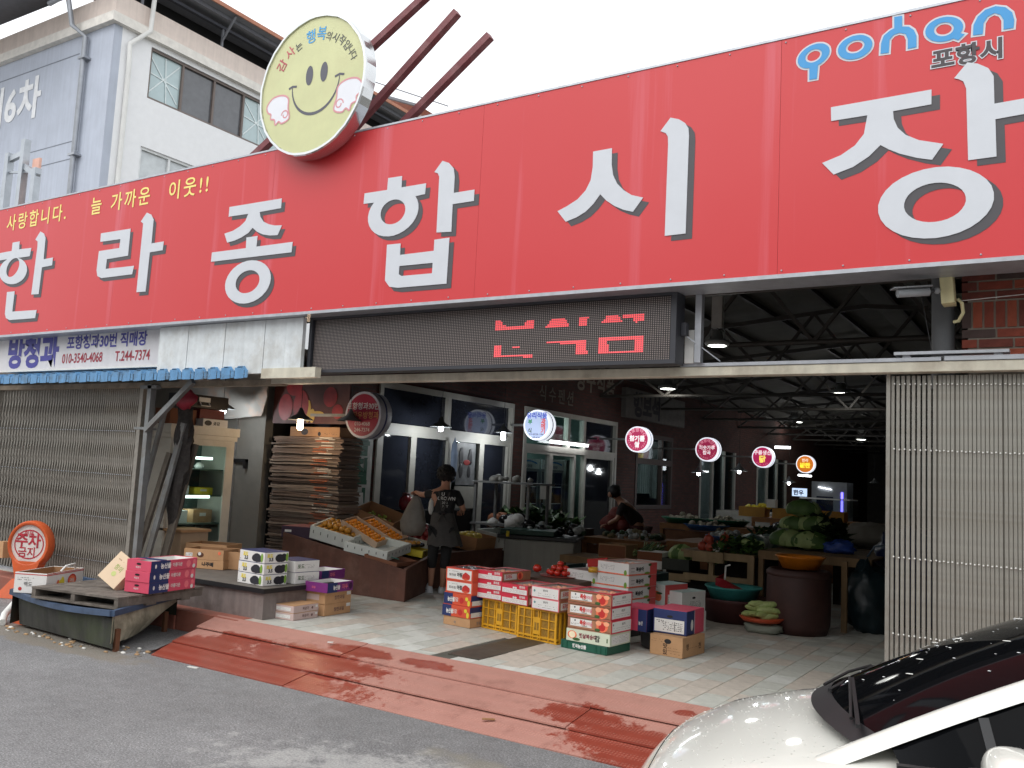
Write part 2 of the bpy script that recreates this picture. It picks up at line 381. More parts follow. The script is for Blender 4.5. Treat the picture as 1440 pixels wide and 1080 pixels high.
# ---------------------------------------------------------------- ramp of red plates
rp = thing('entrance_ramp', 'long red chequer plate ramp between the asphalt and the tiled market floor', 'ramp', (-4, 5.3, -.2))
segs = [(-7.0, -5.35), (-5.345, -2.95), (-2.945, -.6), (-.595, 1.6)]
rows = [(5.22, -.192, 5.54, -.134), (5.51, -.118, 5.9, -.062), (5.87, -.046, 6.225, .008)]
for r_, (ya, za, yb, zb) in enumerate(rows):
    for i, (xa, xb) in enumerate(segs):
        xl = xa
        if i == 0: xl = xa-{0: 0.1, 1: .05, 2: 0.0}[r_]-.25*r_ if False else xa-(.0, .1, .22)[r_]
        q = MB(); th = .012; dz = (-.004 if (i+r_) % 2 else 0)
        xl2 = xl if i else xl-.12
        vs = [(xl, ya, za+dz), (xb, ya, za+dz), (xb, yb, zb+dz), (xl2, yb, zb+dz)]
        vs += [(v[0], v[1], v[2]-th) for v in vs]
        q.add(vs, [(0, 1, 2, 3), (7, 6, 5, 4), (0, 4, 5, 1), (1, 5, 6, 2), (2, 6, 7, 3), (3, 7, 4, 0)], MRAMP)
        q.build('ramp_plate', rp, world=True)
q = MB()
for xa, xb in segs: q.box(xa+.02, xb-.02, 5.3, 6.18, -.3, -.2, dark)
q = MB(); q.add([(-7.1, 5.26, -.2), (-7.25, 6.2, -.02), (-7.25, 6.2, -.2)], [(0, 1, 2)], S('ramp_side', 96, 52, 44, rough=.7)); q.build('side_plate', rp, world=True)
# small litter on the road and ramp
lw = S('litter_white', 215, 214, 208, rough=.7)
def scrap(x, y, z, l, wd, rz, label, m=lw):
    q = MB(); q.box(-l/2, l/2, -wd/2, wd/2, 0, .006, m); o = q.build('litter_scrap'); o.location = (x, y, z); o.rotation_euler = (0, 0, rz); tag(o, label, 'litter')
scrap(-6.35, 5.16, -.199, .11, .03, .1, 'flat white paper scrap on the asphalt by the ramp corner')
scrap(-5.62, 6.03, .0, .05, .03, .5, 'small white scrap on the top red ramp plate')
scrap(-3.5, 5.4, -.15, .09, .025, .6, 'dry brown leaf curled on the lowest ramp plate', S('dry_leaf', 150, 110, 70, rough=.8))
q = MB(); random.seed(3)
for i in range(60):
    x = random.uniform(-9.1, -7.0); y = 5.0+random.gauss(0, .04)+(0 if x < -7.6 else random.uniform(0, .3)); s_ = random.uniform(.008, .028)
    q.ball((x, y, -.197), s_, random.choice((lw, S('litter_tan', 160, 130, 95, rough=.8), S('litter_grey', 120, 115, 108, rough=.9))), 6, 4, (1.4, .8, .5), .3, i)
o = q.build('litter'); o['kind'] = 'stuff'; o['label'] = 'crumbs of gravel and torn scraps lying along the foot of the fibreglass tub'; o['category'] = 'litter'

# ================================================================ MAIN SIGN
def sign_material():
    m = bpy.data.materials.new('red_sign_vinyl'); m.use_nodes = True; t = m.node_tree; N = t.nodes; L = t.links; b = N['Principled BSDF']; b.inputs['Roughness'].default_value = .42
    b.inputs['Specular IOR Level'].default_value = .5
    tc = N.new('ShaderNodeTexCoord'); mp = N.new('ShaderNodeMapping'); mp.inputs['Scale'].default_value = (1.7, 1, .07); L.new(tc.outputs['Object'], mp.inputs['Vector'])
    n = N.new('ShaderNodeTexNoise'); n.inputs['Scale'].default_value = 1.6; n.inputs['Detail'].default_value = 6; n.inputs['Roughness'].default_value = .62; L.new(mp.outputs[0], n.inputs['Vector'])
    mr = N.new('ShaderNodeMapRange'); mr.inputs['From Min'].default_value = .57; mr.inputs['From Max'].default_value = .75; mr.inputs['To Max'].default_value = .4; L.new(n.outputs['Fac'], mr.inputs['Value'])
    n2 = N.new('ShaderNodeTexNoise'); n2.inputs['Scale'].default_value = .5; n2.inputs['Detail'].default_value = 3; L.new(tc.outputs['Object'], n2.inputs['Vector'])
    x = N.new('ShaderNodeMix'); x.data_type = 'RGBA'; L.new(n2.outputs['Fac'], x.inputs[0]); x.inputs[6].default_value = lin(199, 43, 46); x.inputs[7].default_value = lin(206, 62, 67)
    y = N.new('ShaderNodeMix'); y.data_type = 'RGBA'; L.new(mr.outputs[0], y.inputs[0]); L.new(x.outputs[2], y.inputs[6]); y.inputs[7].default_value = lin(226, 140, 158)  # pink streaks: faded vinyl, plus glare put into the colour
    L.new(y.outputs[2], b.inputs['Base Color']); return m
msign = sign_material()
ms = thing('market_signboard', 'huge red signboard over the entrance with white Korean market name', 'signboard', (-6, 6.1, 3.0))
YS = 6.1
edges = [-13.4, -9.47, -6.9, -4.32, -1.75, .82, 3.0]
for a, b_ in zip(edges, edges[1:]):
    q = MB(); q.box(a+.001, b_-.001, YS, YS+.32, 3.035, 4.745, msign); q.build('sign_panel', ms, world=True)
q = MB(); q.box(-13.4, 3.0, YS-.012, YS+.33, 3.005, 3.033, galv); q.box(-13.4, 3.0, YS-.006, YS+.33, 4.747, 4.765, galv); q.build('edge_trim', ms, world=True)
q = MB()
for i in range(40):
    for z in (3.06, 4.72): q.ball((-13.2+i*.41, YS-.001, z), .007, galv, 6, 4)
q.build('rivets', ms, world=True, kind='stuff')
q = MB(); q.box(-13.4, 3, YS+.325, YS+.4, 3.1, 4.7, graysteel); q.build('back_frame', ms, world=True)
lw_ = S('letter_white', 204, 208, 214, rough=.45, var=.03); lsh = S('letter_shadow_print', 74, 72, 76, rough=.5, var=.05)
lblue = S('logo_blue', 60, 150, 210, rough=.45, var=.05); lyel = S('letter_yellow', 244, 226, 130, rough=.5, var=.05); ldk = S('logo_dark', 66, 60, 64, rough=.5)
LET = {"han":[[[[-12.121,4.145],[-11.753,4.149],[-11.752,4.26],[-11.583,4.26],[-11.579,4.154],[-11.289,4.145],[-11.307,4.038],[-11.423,4.038],[-11.681,4.044],[-11.969,4.046],[-12.114,4.043]],[]],[[[-11.403,3.963],[-11.367,3.929],[-11.344,3.893],[-11.335,3.856],[-11.34,3.82],[-11.359,3.786],[-11.391,3.756],[-11.436,3.731],[-11.49,3.713],[-11.552,3.701],[-11.62,3.697],[-11.69,3.701],[-11.759,3.712],[-11.825,3.731],[-11.884,3.756],[-11.934,3.786],[-11.972,3.821],[-11.996,3.858],[-12.006,3.896],[-12.001,3.934],[-11.981,3.968],[-11.947,3.999],[-11.901,4.023],[-11.844,4.042],[-11.78,4.053],[-11.711,4.056],[-11.641,4.051],[-11.572,4.038],[-11.508,4.019],[-11.45,3.993]],[[-11.6,4.037],[-11.576,4.026],[-11.556,4.01],[-11.542,3.99],[-11.533,3.968],[-11.531,3.943],[-11.536,3.918],[-11.547,3.892],[-11.563,3.868],[-11.585,3.846],[-11.611,3.828],[-11.64,3.813],[-11.67,3.803],[-11.702,3.798],[-11.732,3.799],[-11.76,3.805],[-11.785,3.816],[-11.805,3.831],[-11.82,3.851],[-11.828,3.874],[-11.83,3.899],[-11.826,3.924],[-11.815,3.95],[-11.798,3.974],[-11.776,3.996],[-11.749,4.015],[-11.72,4.03],[-11.689,4.039],[-11.658,4.044],[-11.628,4.043]]],[[[-11.213,4.245],[-11.117,4.342],[-11.03,4.305],[-10.984,4.242],[-10.976,3.968],[-10.767,3.972],[-10.772,3.872],[-10.994,3.865],[-11.006,3.523],[-11.173,3.529],[-11.149,4.15],[-11.156,4.216]],[]],[[[-11.753,3.601],[-11.571,3.598],[-11.575,3.332],[-11.01,3.321],[-11.028,3.218],[-11.618,3.223],[-11.709,3.254],[-11.746,3.31]],[]]],"ra":[[[[-9.803,4.178],[-9.227,4.174],[-9.229,3.854],[-9.633,3.848],[-9.638,3.732],[-9.096,3.723],[-9.117,3.626],[-9.702,3.627],[-9.79,3.658],[-9.818,3.732],[-9.808,3.962],[-9.41,3.962],[-9.404,4.068],[-9.798,4.074]],[]],[[[-9.046,4.238],[-8.949,4.331],[-8.864,4.297],[-8.812,4.232],[-8.811,3.957],[-8.592,3.958],[-8.598,3.858],[-8.826,3.855],[-8.837,3.406],[-9.003,3.408],[-8.998,4.177],[-8.999,4.211]],[]]],"jong":[[[[-7.537,4.224],[-6.753,4.218],[-6.754,4.117],[-7.064,4.114],[-7.049,4.062],[-6.999,4.006],[-6.917,3.969],[-6.829,3.946],[-6.722,3.936],[-6.774,3.84],[-6.886,3.848],[-6.993,3.871],[-7.084,3.91],[-7.152,3.958],[-7.209,3.91],[-7.312,3.871],[-7.418,3.848],[-7.527,3.838],[-7.582,3.94],[-7.449,3.958],[-7.344,3.995],[-7.269,4.043],[-7.236,4.115],[-7.539,4.119]],[]],[[[-7.756,3.753],[-7.229,3.75],[-7.233,3.863],[-7.067,3.862],[-7.071,3.75],[-6.55,3.748],[-6.556,3.643],[-7.759,3.652]],[]],[[[-6.885,3.524],[-6.85,3.485],[-6.829,3.441],[-6.821,3.396],[-6.828,3.35],[-6.849,3.305],[-6.883,3.265],[-6.929,3.229],[-6.985,3.2],[-7.049,3.179],[-7.117,3.167],[-7.188,3.165],[-7.258,3.172],[-7.324,3.189],[-7.383,3.215],[-7.433,3.248],[-7.47,3.289],[-7.493,3.333],[-7.502,3.381],[-7.495,3.428],[-7.472,3.474],[-7.436,3.516],[-7.387,3.552],[-7.329,3.581],[-7.263,3.601],[-7.192,3.612],[-7.121,3.612],[-7.052,3.603],[-6.988,3.585],[-6.931,3.558]],[[-7.02,3.468],[-7.001,3.448],[-6.989,3.425],[-6.984,3.401],[-6.987,3.377],[-6.997,3.353],[-7.015,3.33],[-7.039,3.311],[-7.068,3.294],[-7.101,3.282],[-7.137,3.275],[-7.174,3.273],[-7.211,3.275],[-7.246,3.283],[-7.277,3.296],[-7.303,3.313],[-7.323,3.333],[-7.335,3.356],[-7.34,3.381],[-7.337,3.406],[-7.327,3.43],[-7.308,3.453],[-7.284,3.473],[-7.254,3.489],[-7.22,3.501],[-7.183,3.508],[-7.146,3.51],[-7.11,3.507],[-7.075,3.498],[-7.045,3.485]]]],"hap":[[[[-5.64,4.124],[-5.364,4.121],[-5.361,4.233],[-5.195,4.23],[-5.194,4.122],[-4.909,4.122],[-4.915,4.023],[-5.027,4.017],[-5.163,4.02],[-5.411,4.025],[-5.531,4.019],[-5.644,4.023]],[]],[[[-5.028,4.022],[-5.0,3.983],[-4.983,3.94],[-4.979,3.896],[-4.987,3.851],[-5.008,3.808],[-5.04,3.768],[-5.082,3.734],[-5.133,3.707],[-5.19,3.687],[-5.251,3.676],[-5.313,3.675],[-5.374,3.683],[-5.431,3.7],[-5.482,3.726],[-5.523,3.76],[-5.554,3.8],[-5.572,3.844],[-5.577,3.89],[-5.568,3.937],[-5.546,3.982],[-5.512,4.022],[-5.468,4.057],[-5.415,4.084],[-5.356,4.103],[-5.294,4.112],[-5.231,4.111],[-5.171,4.102],[-5.115,4.083],[-5.067,4.056]],[[-5.167,3.98],[-5.149,3.961],[-5.137,3.939],[-5.131,3.915],[-5.131,3.892],[-5.137,3.868],[-5.15,3.846],[-5.167,3.826],[-5.19,3.81],[-5.216,3.797],[-5.246,3.789],[-5.276,3.786],[-5.307,3.788],[-5.336,3.794],[-5.363,3.806],[-5.386,3.822],[-5.405,3.841],[-5.417,3.863],[-5.424,3.887],[-5.424,3.911],[-5.418,3.935],[-5.405,3.958],[-5.386,3.978],[-5.363,3.994],[-5.336,4.007],[-5.307,4.014],[-5.276,4.017],[-5.245,4.015],[-5.216,4.008],[-5.19,3.996]]],[[[-4.822,4.212],[-4.739,4.304],[-4.666,4.274],[-4.609,4.215],[-4.593,4.137],[-4.593,3.991],[-4.372,3.992],[-4.372,3.891],[-4.598,3.89],[-4.595,3.642],[-4.758,3.653],[-4.764,4.161],[-4.782,4.196]],[]],[[[-5.32,3.597],[-5.16,3.594],[-5.158,3.487],[-4.775,3.489],[-4.776,3.589],[-4.611,3.591],[-4.615,3.182],[-5.161,3.184],[-5.259,3.201],[-5.317,3.263]],[[-5.158,3.384],[-4.779,3.381],[-4.78,3.287],[-5.129,3.29],[-5.159,3.309]]]],"si":[[[[-3.232,4.152],[-3.066,4.154],[-3.063,4.021],[-3.047,3.933],[-3.01,3.859],[-2.951,3.798],[-2.882,3.75],[-2.784,3.717],[-2.865,3.615],[-2.944,3.64],[-3.025,3.681],[-3.095,3.732],[-3.153,3.791],[-3.211,3.72],[-3.278,3.664],[-3.36,3.627],[-3.454,3.603],[-3.535,3.7],[-3.449,3.731],[-3.355,3.776],[-3.286,3.838],[-3.243,3.918],[-3.23,4.024]],[]],[[[-2.659,4.223],[-2.58,4.316],[-2.512,4.291],[-2.463,4.254],[-2.434,4.208],[-2.428,4.151],[-2.431,3.398],[-2.596,3.397],[-2.593,4.106],[-2.597,4.169],[-2.615,4.2]],[]]],"jang":[[[[-1.402,4.179],[-.771,4.182],[-.771,4.082],[-1.003,4.078],[-.999,4.025],[-.974,3.959],[-.925,3.902],[-.845,3.853],[-.701,3.805],[-.767,3.709],[-.855,3.735],[-.962,3.781],[-1.028,3.82],[-1.08,3.858],[-1.15,3.792],[-1.252,3.733],[-1.378,3.698],[-1.455,3.791],[-1.333,3.827],[-1.242,3.881],[-1.185,3.952],[-1.164,4.079],[-1.399,4.08]],[]],[[[-.638,4.231],[-.562,4.321],[-.503,4.3],[-.444,4.258],[-.414,4.199],[-.411,4.018],[-.156,4.023],[-.157,3.925],[-.406,3.916],[-.401,3.674],[-.559,3.674],[-.569,4.148],[-.585,4.199],[-.61,4.218]],[]],[[[-.417,3.446],[-.417,3.399],[-.431,3.353],[-.458,3.31],[-.498,3.271],[-.548,3.238],[-.607,3.213],[-.673,3.197],[-.743,3.19],[-.813,3.194],[-.882,3.207],[-.945,3.23],[-1.0,3.263],[-1.044,3.302],[-1.074,3.347],[-1.09,3.396],[-1.091,3.447],[-1.075,3.496],[-1.045,3.542],[-1.002,3.582],[-.947,3.614],[-.883,3.638],[-.814,3.652],[-.743,3.656],[-.673,3.65],[-.607,3.633],[-.547,3.608],[-.497,3.575],[-.457,3.536],[-.43,3.493]],[[-.573,3.437],[-.572,3.411],[-.58,3.385],[-.595,3.361],[-.616,3.339],[-.644,3.321],[-.676,3.307],[-.711,3.299],[-.748,3.296],[-.786,3.298],[-.822,3.306],[-.856,3.319],[-.884,3.337],[-.907,3.359],[-.924,3.384],[-.932,3.411],[-.932,3.438],[-.924,3.465],[-.909,3.49],[-.886,3.512],[-.858,3.53],[-.824,3.543],[-.788,3.551],[-.75,3.553],[-.713,3.55],[-.677,3.541],[-.645,3.527],[-.617,3.509],[-.595,3.488],[-.58,3.463]]]],"lq":[[[[-1.422,4.618],[-1.417,4.602],[-1.416,4.584],[-1.42,4.567],[-1.429,4.55],[-1.442,4.534],[-1.458,4.519],[-1.477,4.508],[-1.498,4.499],[-1.521,4.494],[-1.544,4.492],[-1.566,4.494],[-1.586,4.499],[-1.603,4.508],[-1.617,4.52],[-1.627,4.535],[-1.633,4.551],[-1.634,4.569],[-1.63,4.587],[-1.621,4.604],[-1.608,4.62],[-1.591,4.635],[-1.571,4.646],[-1.55,4.655],[-1.527,4.66],[-1.504,4.662],[-1.483,4.659],[-1.463,4.654],[-1.446,4.644],[-1.432,4.632]],[[-1.472,4.598],[-1.469,4.589],[-1.468,4.579],[-1.47,4.569],[-1.474,4.56],[-1.48,4.551],[-1.488,4.544],[-1.498,4.537],[-1.509,4.533],[-1.52,4.53],[-1.532,4.53],[-1.544,4.531],[-1.554,4.535],[-1.563,4.54],[-1.571,4.547],[-1.577,4.555],[-1.58,4.565],[-1.58,4.574],[-1.579,4.584],[-1.575,4.594],[-1.568,4.602],[-1.56,4.61],[-1.55,4.616],[-1.539,4.621],[-1.528,4.623],[-1.516,4.624],[-1.504,4.622],[-1.494,4.618],[-1.485,4.613],[-1.477,4.606]]],[[[-1.552,4.508],[-1.492,4.507],[-1.499,4.405],[-1.551,4.406]],[]]],"lo":[[[[-1.139,4.596],[-1.136,4.579],[-1.138,4.561],[-1.144,4.545],[-1.155,4.529],[-1.171,4.516],[-1.189,4.505],[-1.21,4.497],[-1.233,4.493],[-1.256,4.493],[-1.28,4.496],[-1.302,4.503],[-1.321,4.513],[-1.338,4.526],[-1.35,4.541],[-1.358,4.558],[-1.361,4.576],[-1.36,4.593],[-1.353,4.611],[-1.341,4.626],[-1.326,4.64],[-1.307,4.651],[-1.285,4.658],[-1.262,4.662],[-1.239,4.662],[-1.215,4.659],[-1.194,4.652],[-1.175,4.641],[-1.159,4.628],[-1.147,4.613]],[[-1.189,4.594],[-1.187,4.585],[-1.188,4.575],[-1.192,4.566],[-1.197,4.557],[-1.205,4.55],[-1.215,4.544],[-1.226,4.539],[-1.239,4.536],[-1.251,4.536],[-1.264,4.537],[-1.276,4.54],[-1.286,4.545],[-1.295,4.551],[-1.302,4.559],[-1.307,4.568],[-1.308,4.577],[-1.308,4.587],[-1.304,4.596],[-1.298,4.605],[-1.29,4.612],[-1.28,4.619],[-1.269,4.623],[-1.257,4.626],[-1.244,4.626],[-1.231,4.625],[-1.22,4.622],[-1.209,4.617],[-1.2,4.61],[-1.194,4.603]]]],"lh":[[[[-1.0,4.734],[-.95,4.731],[-.95,4.655],[-.909,4.645],[-.878,4.614],[-.862,4.57],[-.862,4.491],[-.915,4.491],[-.915,4.559],[-.929,4.597],[-.965,4.615],[-1.002,4.608],[-1.028,4.579],[-1.032,4.491],[-1.084,4.494],[-1.081,4.567],[-1.065,4.617],[-1.028,4.644],[-.999,4.655]],[]]],"la":[[[[-.587,4.582],[-.586,4.564],[-.59,4.547],[-.598,4.531],[-.61,4.518],[-.627,4.506],[-.646,4.498],[-.668,4.493],[-.691,4.492],[-.714,4.494],[-.737,4.5],[-.758,4.509],[-.776,4.521],[-.791,4.536],[-.802,4.552],[-.808,4.57],[-.809,4.588],[-.805,4.605],[-.797,4.621],[-.784,4.635],[-.767,4.646],[-.747,4.655],[-.725,4.659],[-.702,4.66],[-.679,4.658],[-.656,4.651],[-.636,4.642],[-.618,4.63],[-.603,4.615],[-.593,4.599]],[[-.641,4.579],[-.64,4.57],[-.642,4.56],[-.646,4.551],[-.653,4.544],[-.661,4.537],[-.672,4.533],[-.683,4.53],[-.695,4.529],[-.707,4.531],[-.719,4.534],[-.73,4.539],[-.74,4.546],[-.747,4.554],[-.753,4.564],[-.756,4.573],[-.757,4.583],[-.755,4.593],[-.751,4.601],[-.744,4.609],[-.736,4.615],[-.725,4.62],[-.714,4.623],[-.702,4.623],[-.69,4.622],[-.678,4.618],[-.667,4.613],[-.658,4.606],[-.65,4.598],[-.644,4.589]]],[[[-.633,4.545],[-.576,4.514],[-.613,4.481],[-.662,4.512]],[]]],"ln":[[[[-.53,4.495],[-.526,4.565],[-.502,4.615],[-.459,4.65],[-.402,4.66],[-.347,4.639],[-.31,4.596],[-.299,4.544],[-.303,4.492],[-.358,4.494],[-.358,4.558],[-.375,4.595],[-.407,4.615],[-.445,4.601],[-.469,4.562],[-.474,4.491]],[]]]}
for key in ('han', 'ra', 'jong', 'hap', 'si', 'jang'):
    a = MB(); b_ = MB()
    for i, sh in enumerate(LET[key]):
        a.poly(sh, YS-.006-.0006*i, lw_, .004)
        b_.poly([[(p[0]+.05, p[1]-.043) for p in l] for l in sh], YS-.0015-.0003*i, lsh)
    a.build('letter', ms, world=True); b_.build('letter_shadow', ms, world=True)
for key in ('lq', 'lo', 'lh', 'la', 'ln'):
    a = MB(); b_ = MB()
    for i, sh in enumerate(LET[key]):
        a.poly(sh, YS-.005-.0005*i, lblue)
        b_.poly([off(sh[0], .012)]+([off(sh[1], -.012)] if len(sh) > 1 and sh[1] else []), YS-.002-.0004*i, lw_)
    a.build('logo_letter', ms, world=True); b_.build('logo_outline', ms, world=True)
a = MB(); text(a, '포항시', -.775, YS-.0056, 4.325, .145, ldk, .035, sx=1.06); a.build('logo_caption', ms, world=True)
a = MB(); text(a, '포항시', -.775, YS-.0052, 4.325, .145, lw_, .075, sx=1.06); a.build('logo_caption_outline', ms, world=True)
a = MB()
for t_, x_ in (('사랑합니다.', -11.95), ('늘', -10.07), ('가까운', -9.67), ('이웃!!', -8.6)): text(a, t_, x_, YS-.004, 4.45, .235, lyel, .012, sx=1.05, spacing=1.3)
a.build('slogan', ms, world=True)

# ---------------------------------------------------------------- smiling disc
DX, DZ, DR, DY = -6.27, 5.245, .715, 5.92
disc = thing('smiley_disc_sign', 'round pale yellow sign with a winged smiling face, standing above the red board', 'sign', (DX, DY, DZ-DR))
Ry = Matrix.Rotation(radians(90), 3, 'X')
dface = S('disc_yellow', 206, 208, 158, rough=.5, var=.07, scale=2.5, dirt=lin(200, 196, 150), damt=.4); chrome = S('polished_rim', 205, 207, 208, rough=.16, metal=.9, var=.1, scale=3)
def ringpts(cx, cz, a, b, n=48, t0=0, t1=2*pi): return [(cx+a*cos(t0+(t1-t0)*k/n), cz+b*sin(t0+(t1-t0)*k/n)) for k in range(n if t1-t0 > 6.2 else n+1)]
q = MB(); q.poly([ringpts(DX, DZ, DR-.03, DR-.03)], DY, dface); q.build('face', disc, world=True)
q = MB(); N_ = 56; prof = [(DR-.032, 0), (DR-.03, -.016), (DR-.008, -.016), (DR, 0), (DR, .13), (DR-.02, .14), (0, .14)]
vs = []; fs = []
random.seed(5); wob = [random.uniform(-.004, .004) for _ in range(N_)]
for r_, y_ in prof:
    for k in range(N_): a = 2*pi*k/N_; rr = r_+(wob[k] if r_ > .1 else 0); vs.append((DX+rr*cos(a), DY+y_, DZ+rr*sin(a)))
for i in range(len(prof)-1):
    for k in range(N_): fs.append((i*N_+(k+1) % N_, i*N_+k, (i+1)*N_+k, (i+1)*N_+(k+1) % N_))
q.add(vs, fs, chrome); q.build('rim', disc, world=True)
dgrey = S('smile_grey', 86, 86, 96, rough=.5, var=.04); dpink = S('wing_pink', 214, 150, 156, rough=.5, var=.04); dwhite = S('wing_white', 228, 230, 236, rough=.5, var=.03)
for ex in (-.035, .16): q = MB(); q.poly([ringpts(DX+ex, DZ+.1, .048, .1)], DY-.002, dgrey); q.build('eye', disc, world=True)
def arc_band(mb, pts, wd, y, m):
    L_ = []; R_ = []
    for i, p in enumerate(pts):
        a = Vector(pts[max(0, i-1)]); b = Vector(pts[min(len(pts)-1, i+1)]); t = (b-a).normalized(); n = Vector((-t.y, t.x)); ww = wd[i] if isinstance(wd, list) else wd
        L_.append(Vector(p)+n*ww/2); R_.append(Vector(p)-n*ww/2)
    for i in range(len(pts)-1):
        vs = [(L_[i].x, y, L_[i].y), (R_[i].x, y, R_[i].y), (R_[i+1].x, y, R_[i+1].y), (L_[i+1].x, y, L_[i+1].y)]
        a, b, c = Vector(vs[0]), Vector(vs[1]), Vector(vs[2])
        mb.add(vs, [(0, 1, 2, 3) if (b-a).cross(c-a).y < 0 else (3, 2, 1, 0)], m)
q = MB(); arc_band(q, ringpts(DX+.055, DZ+.02, .315, .32, 30, pi, 2*pi), [.01+.02*sin(pi*k/30) for k in range(31)], DY-.002, dgrey)
arc_band(q, [(DX-.31, DZ+.015), (DX-.26, DZ+.03), (DX-.2, DZ+.02)], .022, DY-.0025, dgrey); arc_band(q, [(DX+.31, DZ+.02), (DX+.37, DZ+.035), (DX+.43, DZ+.02)], .022, DY-.0025, dgrey); q.build('mouth', disc, world=True)
def wing(cx, cz, s, k):
    pts = [(-.05, -.16), (-.155, -.12), (-.13, 0), (-.12, .11), (-.02, .16), (.12, .15), (.2, .07), (.18, .0), (.13, -.03), (.13, -.08), (.07, -.1), (.05, -.16), (0, -.13)]
    P_ = [(cx+s*x*k, cz+z*k) for x, z in pts]; sm = []
    n = len(P_)
    for i in range(n):
        p0, p1, p2, p3 = [Vector(P_[(i+j-1) % n]) for j in range(4)]
        for t in (0, .25, .5, .75):
            sm.append(tuple(.5*((2*p1)+(p2-p0)*t+(2*p0-5*p1+4*p2-p3)*t*t+(3*p1-p0-3*p2+p3)*t**3)))
    q = MB(); q.poly([sm], DY-.0022, dwhite); arc_band(q, sm+[sm[0]], .018, DY-.0032, dpink)
    arc_band(q, [(cx+s*k*(-.09+.055*cos(a)*(1-a/12)), cz+k*(-.07+.055*sin(a)*(1-a/12))) for a in [i*.5 for i in range(14)]], .014, DY-.0034, dpink)
    q.build('wing', disc, world=True)
wing(DX-.42, DZ-.18, -1, .92); wing(DX+.48, DZ-.2, 1, .98)
# curved greeting, one character after another along the upper rim
dr = S('greet_red', 190, 90, 96, rough=.5); db = S('greet_blue', 70, 160, 215, rough=.5); dk = S('greet_dark', 84, 86, 84, rough=.5)
q = MB()
def curve_txt(chars):
    for ch, ang, rad, size, m in chars:
        a = radians(ang); x = DX+rad*cos(a); z = DZ+rad*sin(a); ro = a-pi/2
        text(q, ch, x-size*.45*cos(ro), DY-.003, z-size*.45*sin(ro), size, m, .012, rot=ro)
curve_txt([('감', 147, .47, .14, dr), ('사', 130, .47, .13, dr), ('는', 116, .45, .1, dk), ('행', 96, .45, .15, db), ('복', 80, .46, .15, db),
           ('의', 67, .46, .095, dk), ('시', 56, .47, .1, dk), ('작', 45.5, .49, .1, dk), ('입', 35, .5, .1, dk), ('니', 27, .52, .09, dk), ('다', 19, .53, .09, dk)])
q.build('greeting', disc, world=True)
# ---------------------------------------------------------------- decorative red bars behind the board
mbar = S('oxide_red_steel', 112, 52, 56, rough=.6, var=.2, scale=8, dirt=lin(150, 110, 110), damt=.35, dscale=5)
for a, b_, lab in (((-4.58, 5.62), (-6.35, 4.4), 'dark red square steel bar slanting up right of the round sign, the lowest of three'),
                   ((-4.98, 5.95), (-6.9, 4.5), 'dark red square steel bar slanting behind the round sign, the middle of three'),
                   ((-5.1, 6.37), (-7.88, 4.84), 'dark red square steel bar on both sides of the round sign, uppermost of three')):
    q = MB(); L_ = Vector((a[0], 0, a[1])); q.bar((0, 0, 0), (b_[0]-a[0], 0, b_[1]-a[1]), .072, .072, mbar, (0, 1, 0)); o = q.build('steel_bar'); o.location = (a[0], 6.5, a[1]); tag(o, lab, 'steel bar', 'red bars behind the signboard')
q = MB(); fm = S('frame_alu', 170, 176, 182, rough=.4, metal=.5)
fr = thing('roof_frame', 'grey metal frame standing above the far left end of the red board', 'metal frame', (-13.6, 6.9, 4.6))
for x, z1 in ((-13.85, 6.1), (-13.42, 6.25), (-13.05, 5.75)):
    q = MB(); q.box(x-.05, x+.05, 6.95, 7.05, 4.6, z1, fm); q.build('post', fr, world=True)
q = MB(); q.bar((-13.85, 7, 6.0), (-13.42, 7, 6.05), .06, .08, fm); q.bar((-13.42, 7, 5.85), (-13.0, 7, 5.62), .06, .08, fm); q.bar((-13.85, 7, 5.8), (-13.2, 7, 5.72), .03, .03, fm); q.build('rail', fr, world=True)
q = MB(); q.box(-13.3, -13.12, 7.06, 7.1, 4.6, 5.95, S('salmon_panel', 226, 178, 160, rough=.6)); q.build('salmon_panel', fr, world=True)
# ================================================================ FRONTAGE BELOW THE BOARD
bm_ = thing('entrance_beam', 'cream painted steel beam with a silver strip across the market entrance', 'beam', (-6, 6.5, 2.36))
q = MB(); q.box(-7.15, 2.5, 6.5, 6.62, 2.385, 2.455, cream); q.build('beam', bm_, world=True, bev=.004)
q = MB(); q.box(-2.6, -.76, 6.49, 6.6, 2.457, 2.482, galv); q.box(-.74, 2.5, 6.49, 6.6, 2.457, 2.487, galv); q.build('gate_rail', bm_, world=True)
q = MB(); q.box(-1.05, -.36, 6.47, 6.57, 2.5, 2.52, galv); q.box(-1.0, -.95, 6.5, 6.55, 2.48, 2.5, galv); q.box(-.45, -.4, 6.5, 6.55, 2.487, 2.5, galv); q.build('rail_cap', bm_, world=True)
q = MB(); q.box(-6.95, -6.2, 6.18, 6.26, 2.4, 2.5, cream); q.box(-13.2, -7.0, 6.52, 6.6, 2.37, 2.43, S('rusty_cream', 140, 126, 108, rough=.7, var=.25, dirt=lin(96, 76, 58), damt=.5, dscale=5)); q.build('left_beam', bm_, world=True)
o = thing('upright_post', 'thin white steel upright between the beam and the red board right of the display', 'post', (-2.44, 6.46, 2.48))
q = MB(); q.box(-2.47, -2.42, 6.44, 6.5, 2.482, 3.02, galv); q.build('post', o, world=True)
q = MB(); q.box(-2.56, -2.485, 6.47, 6.5, 2.482, 2.74, white); q.build('bracket', o, world=True)
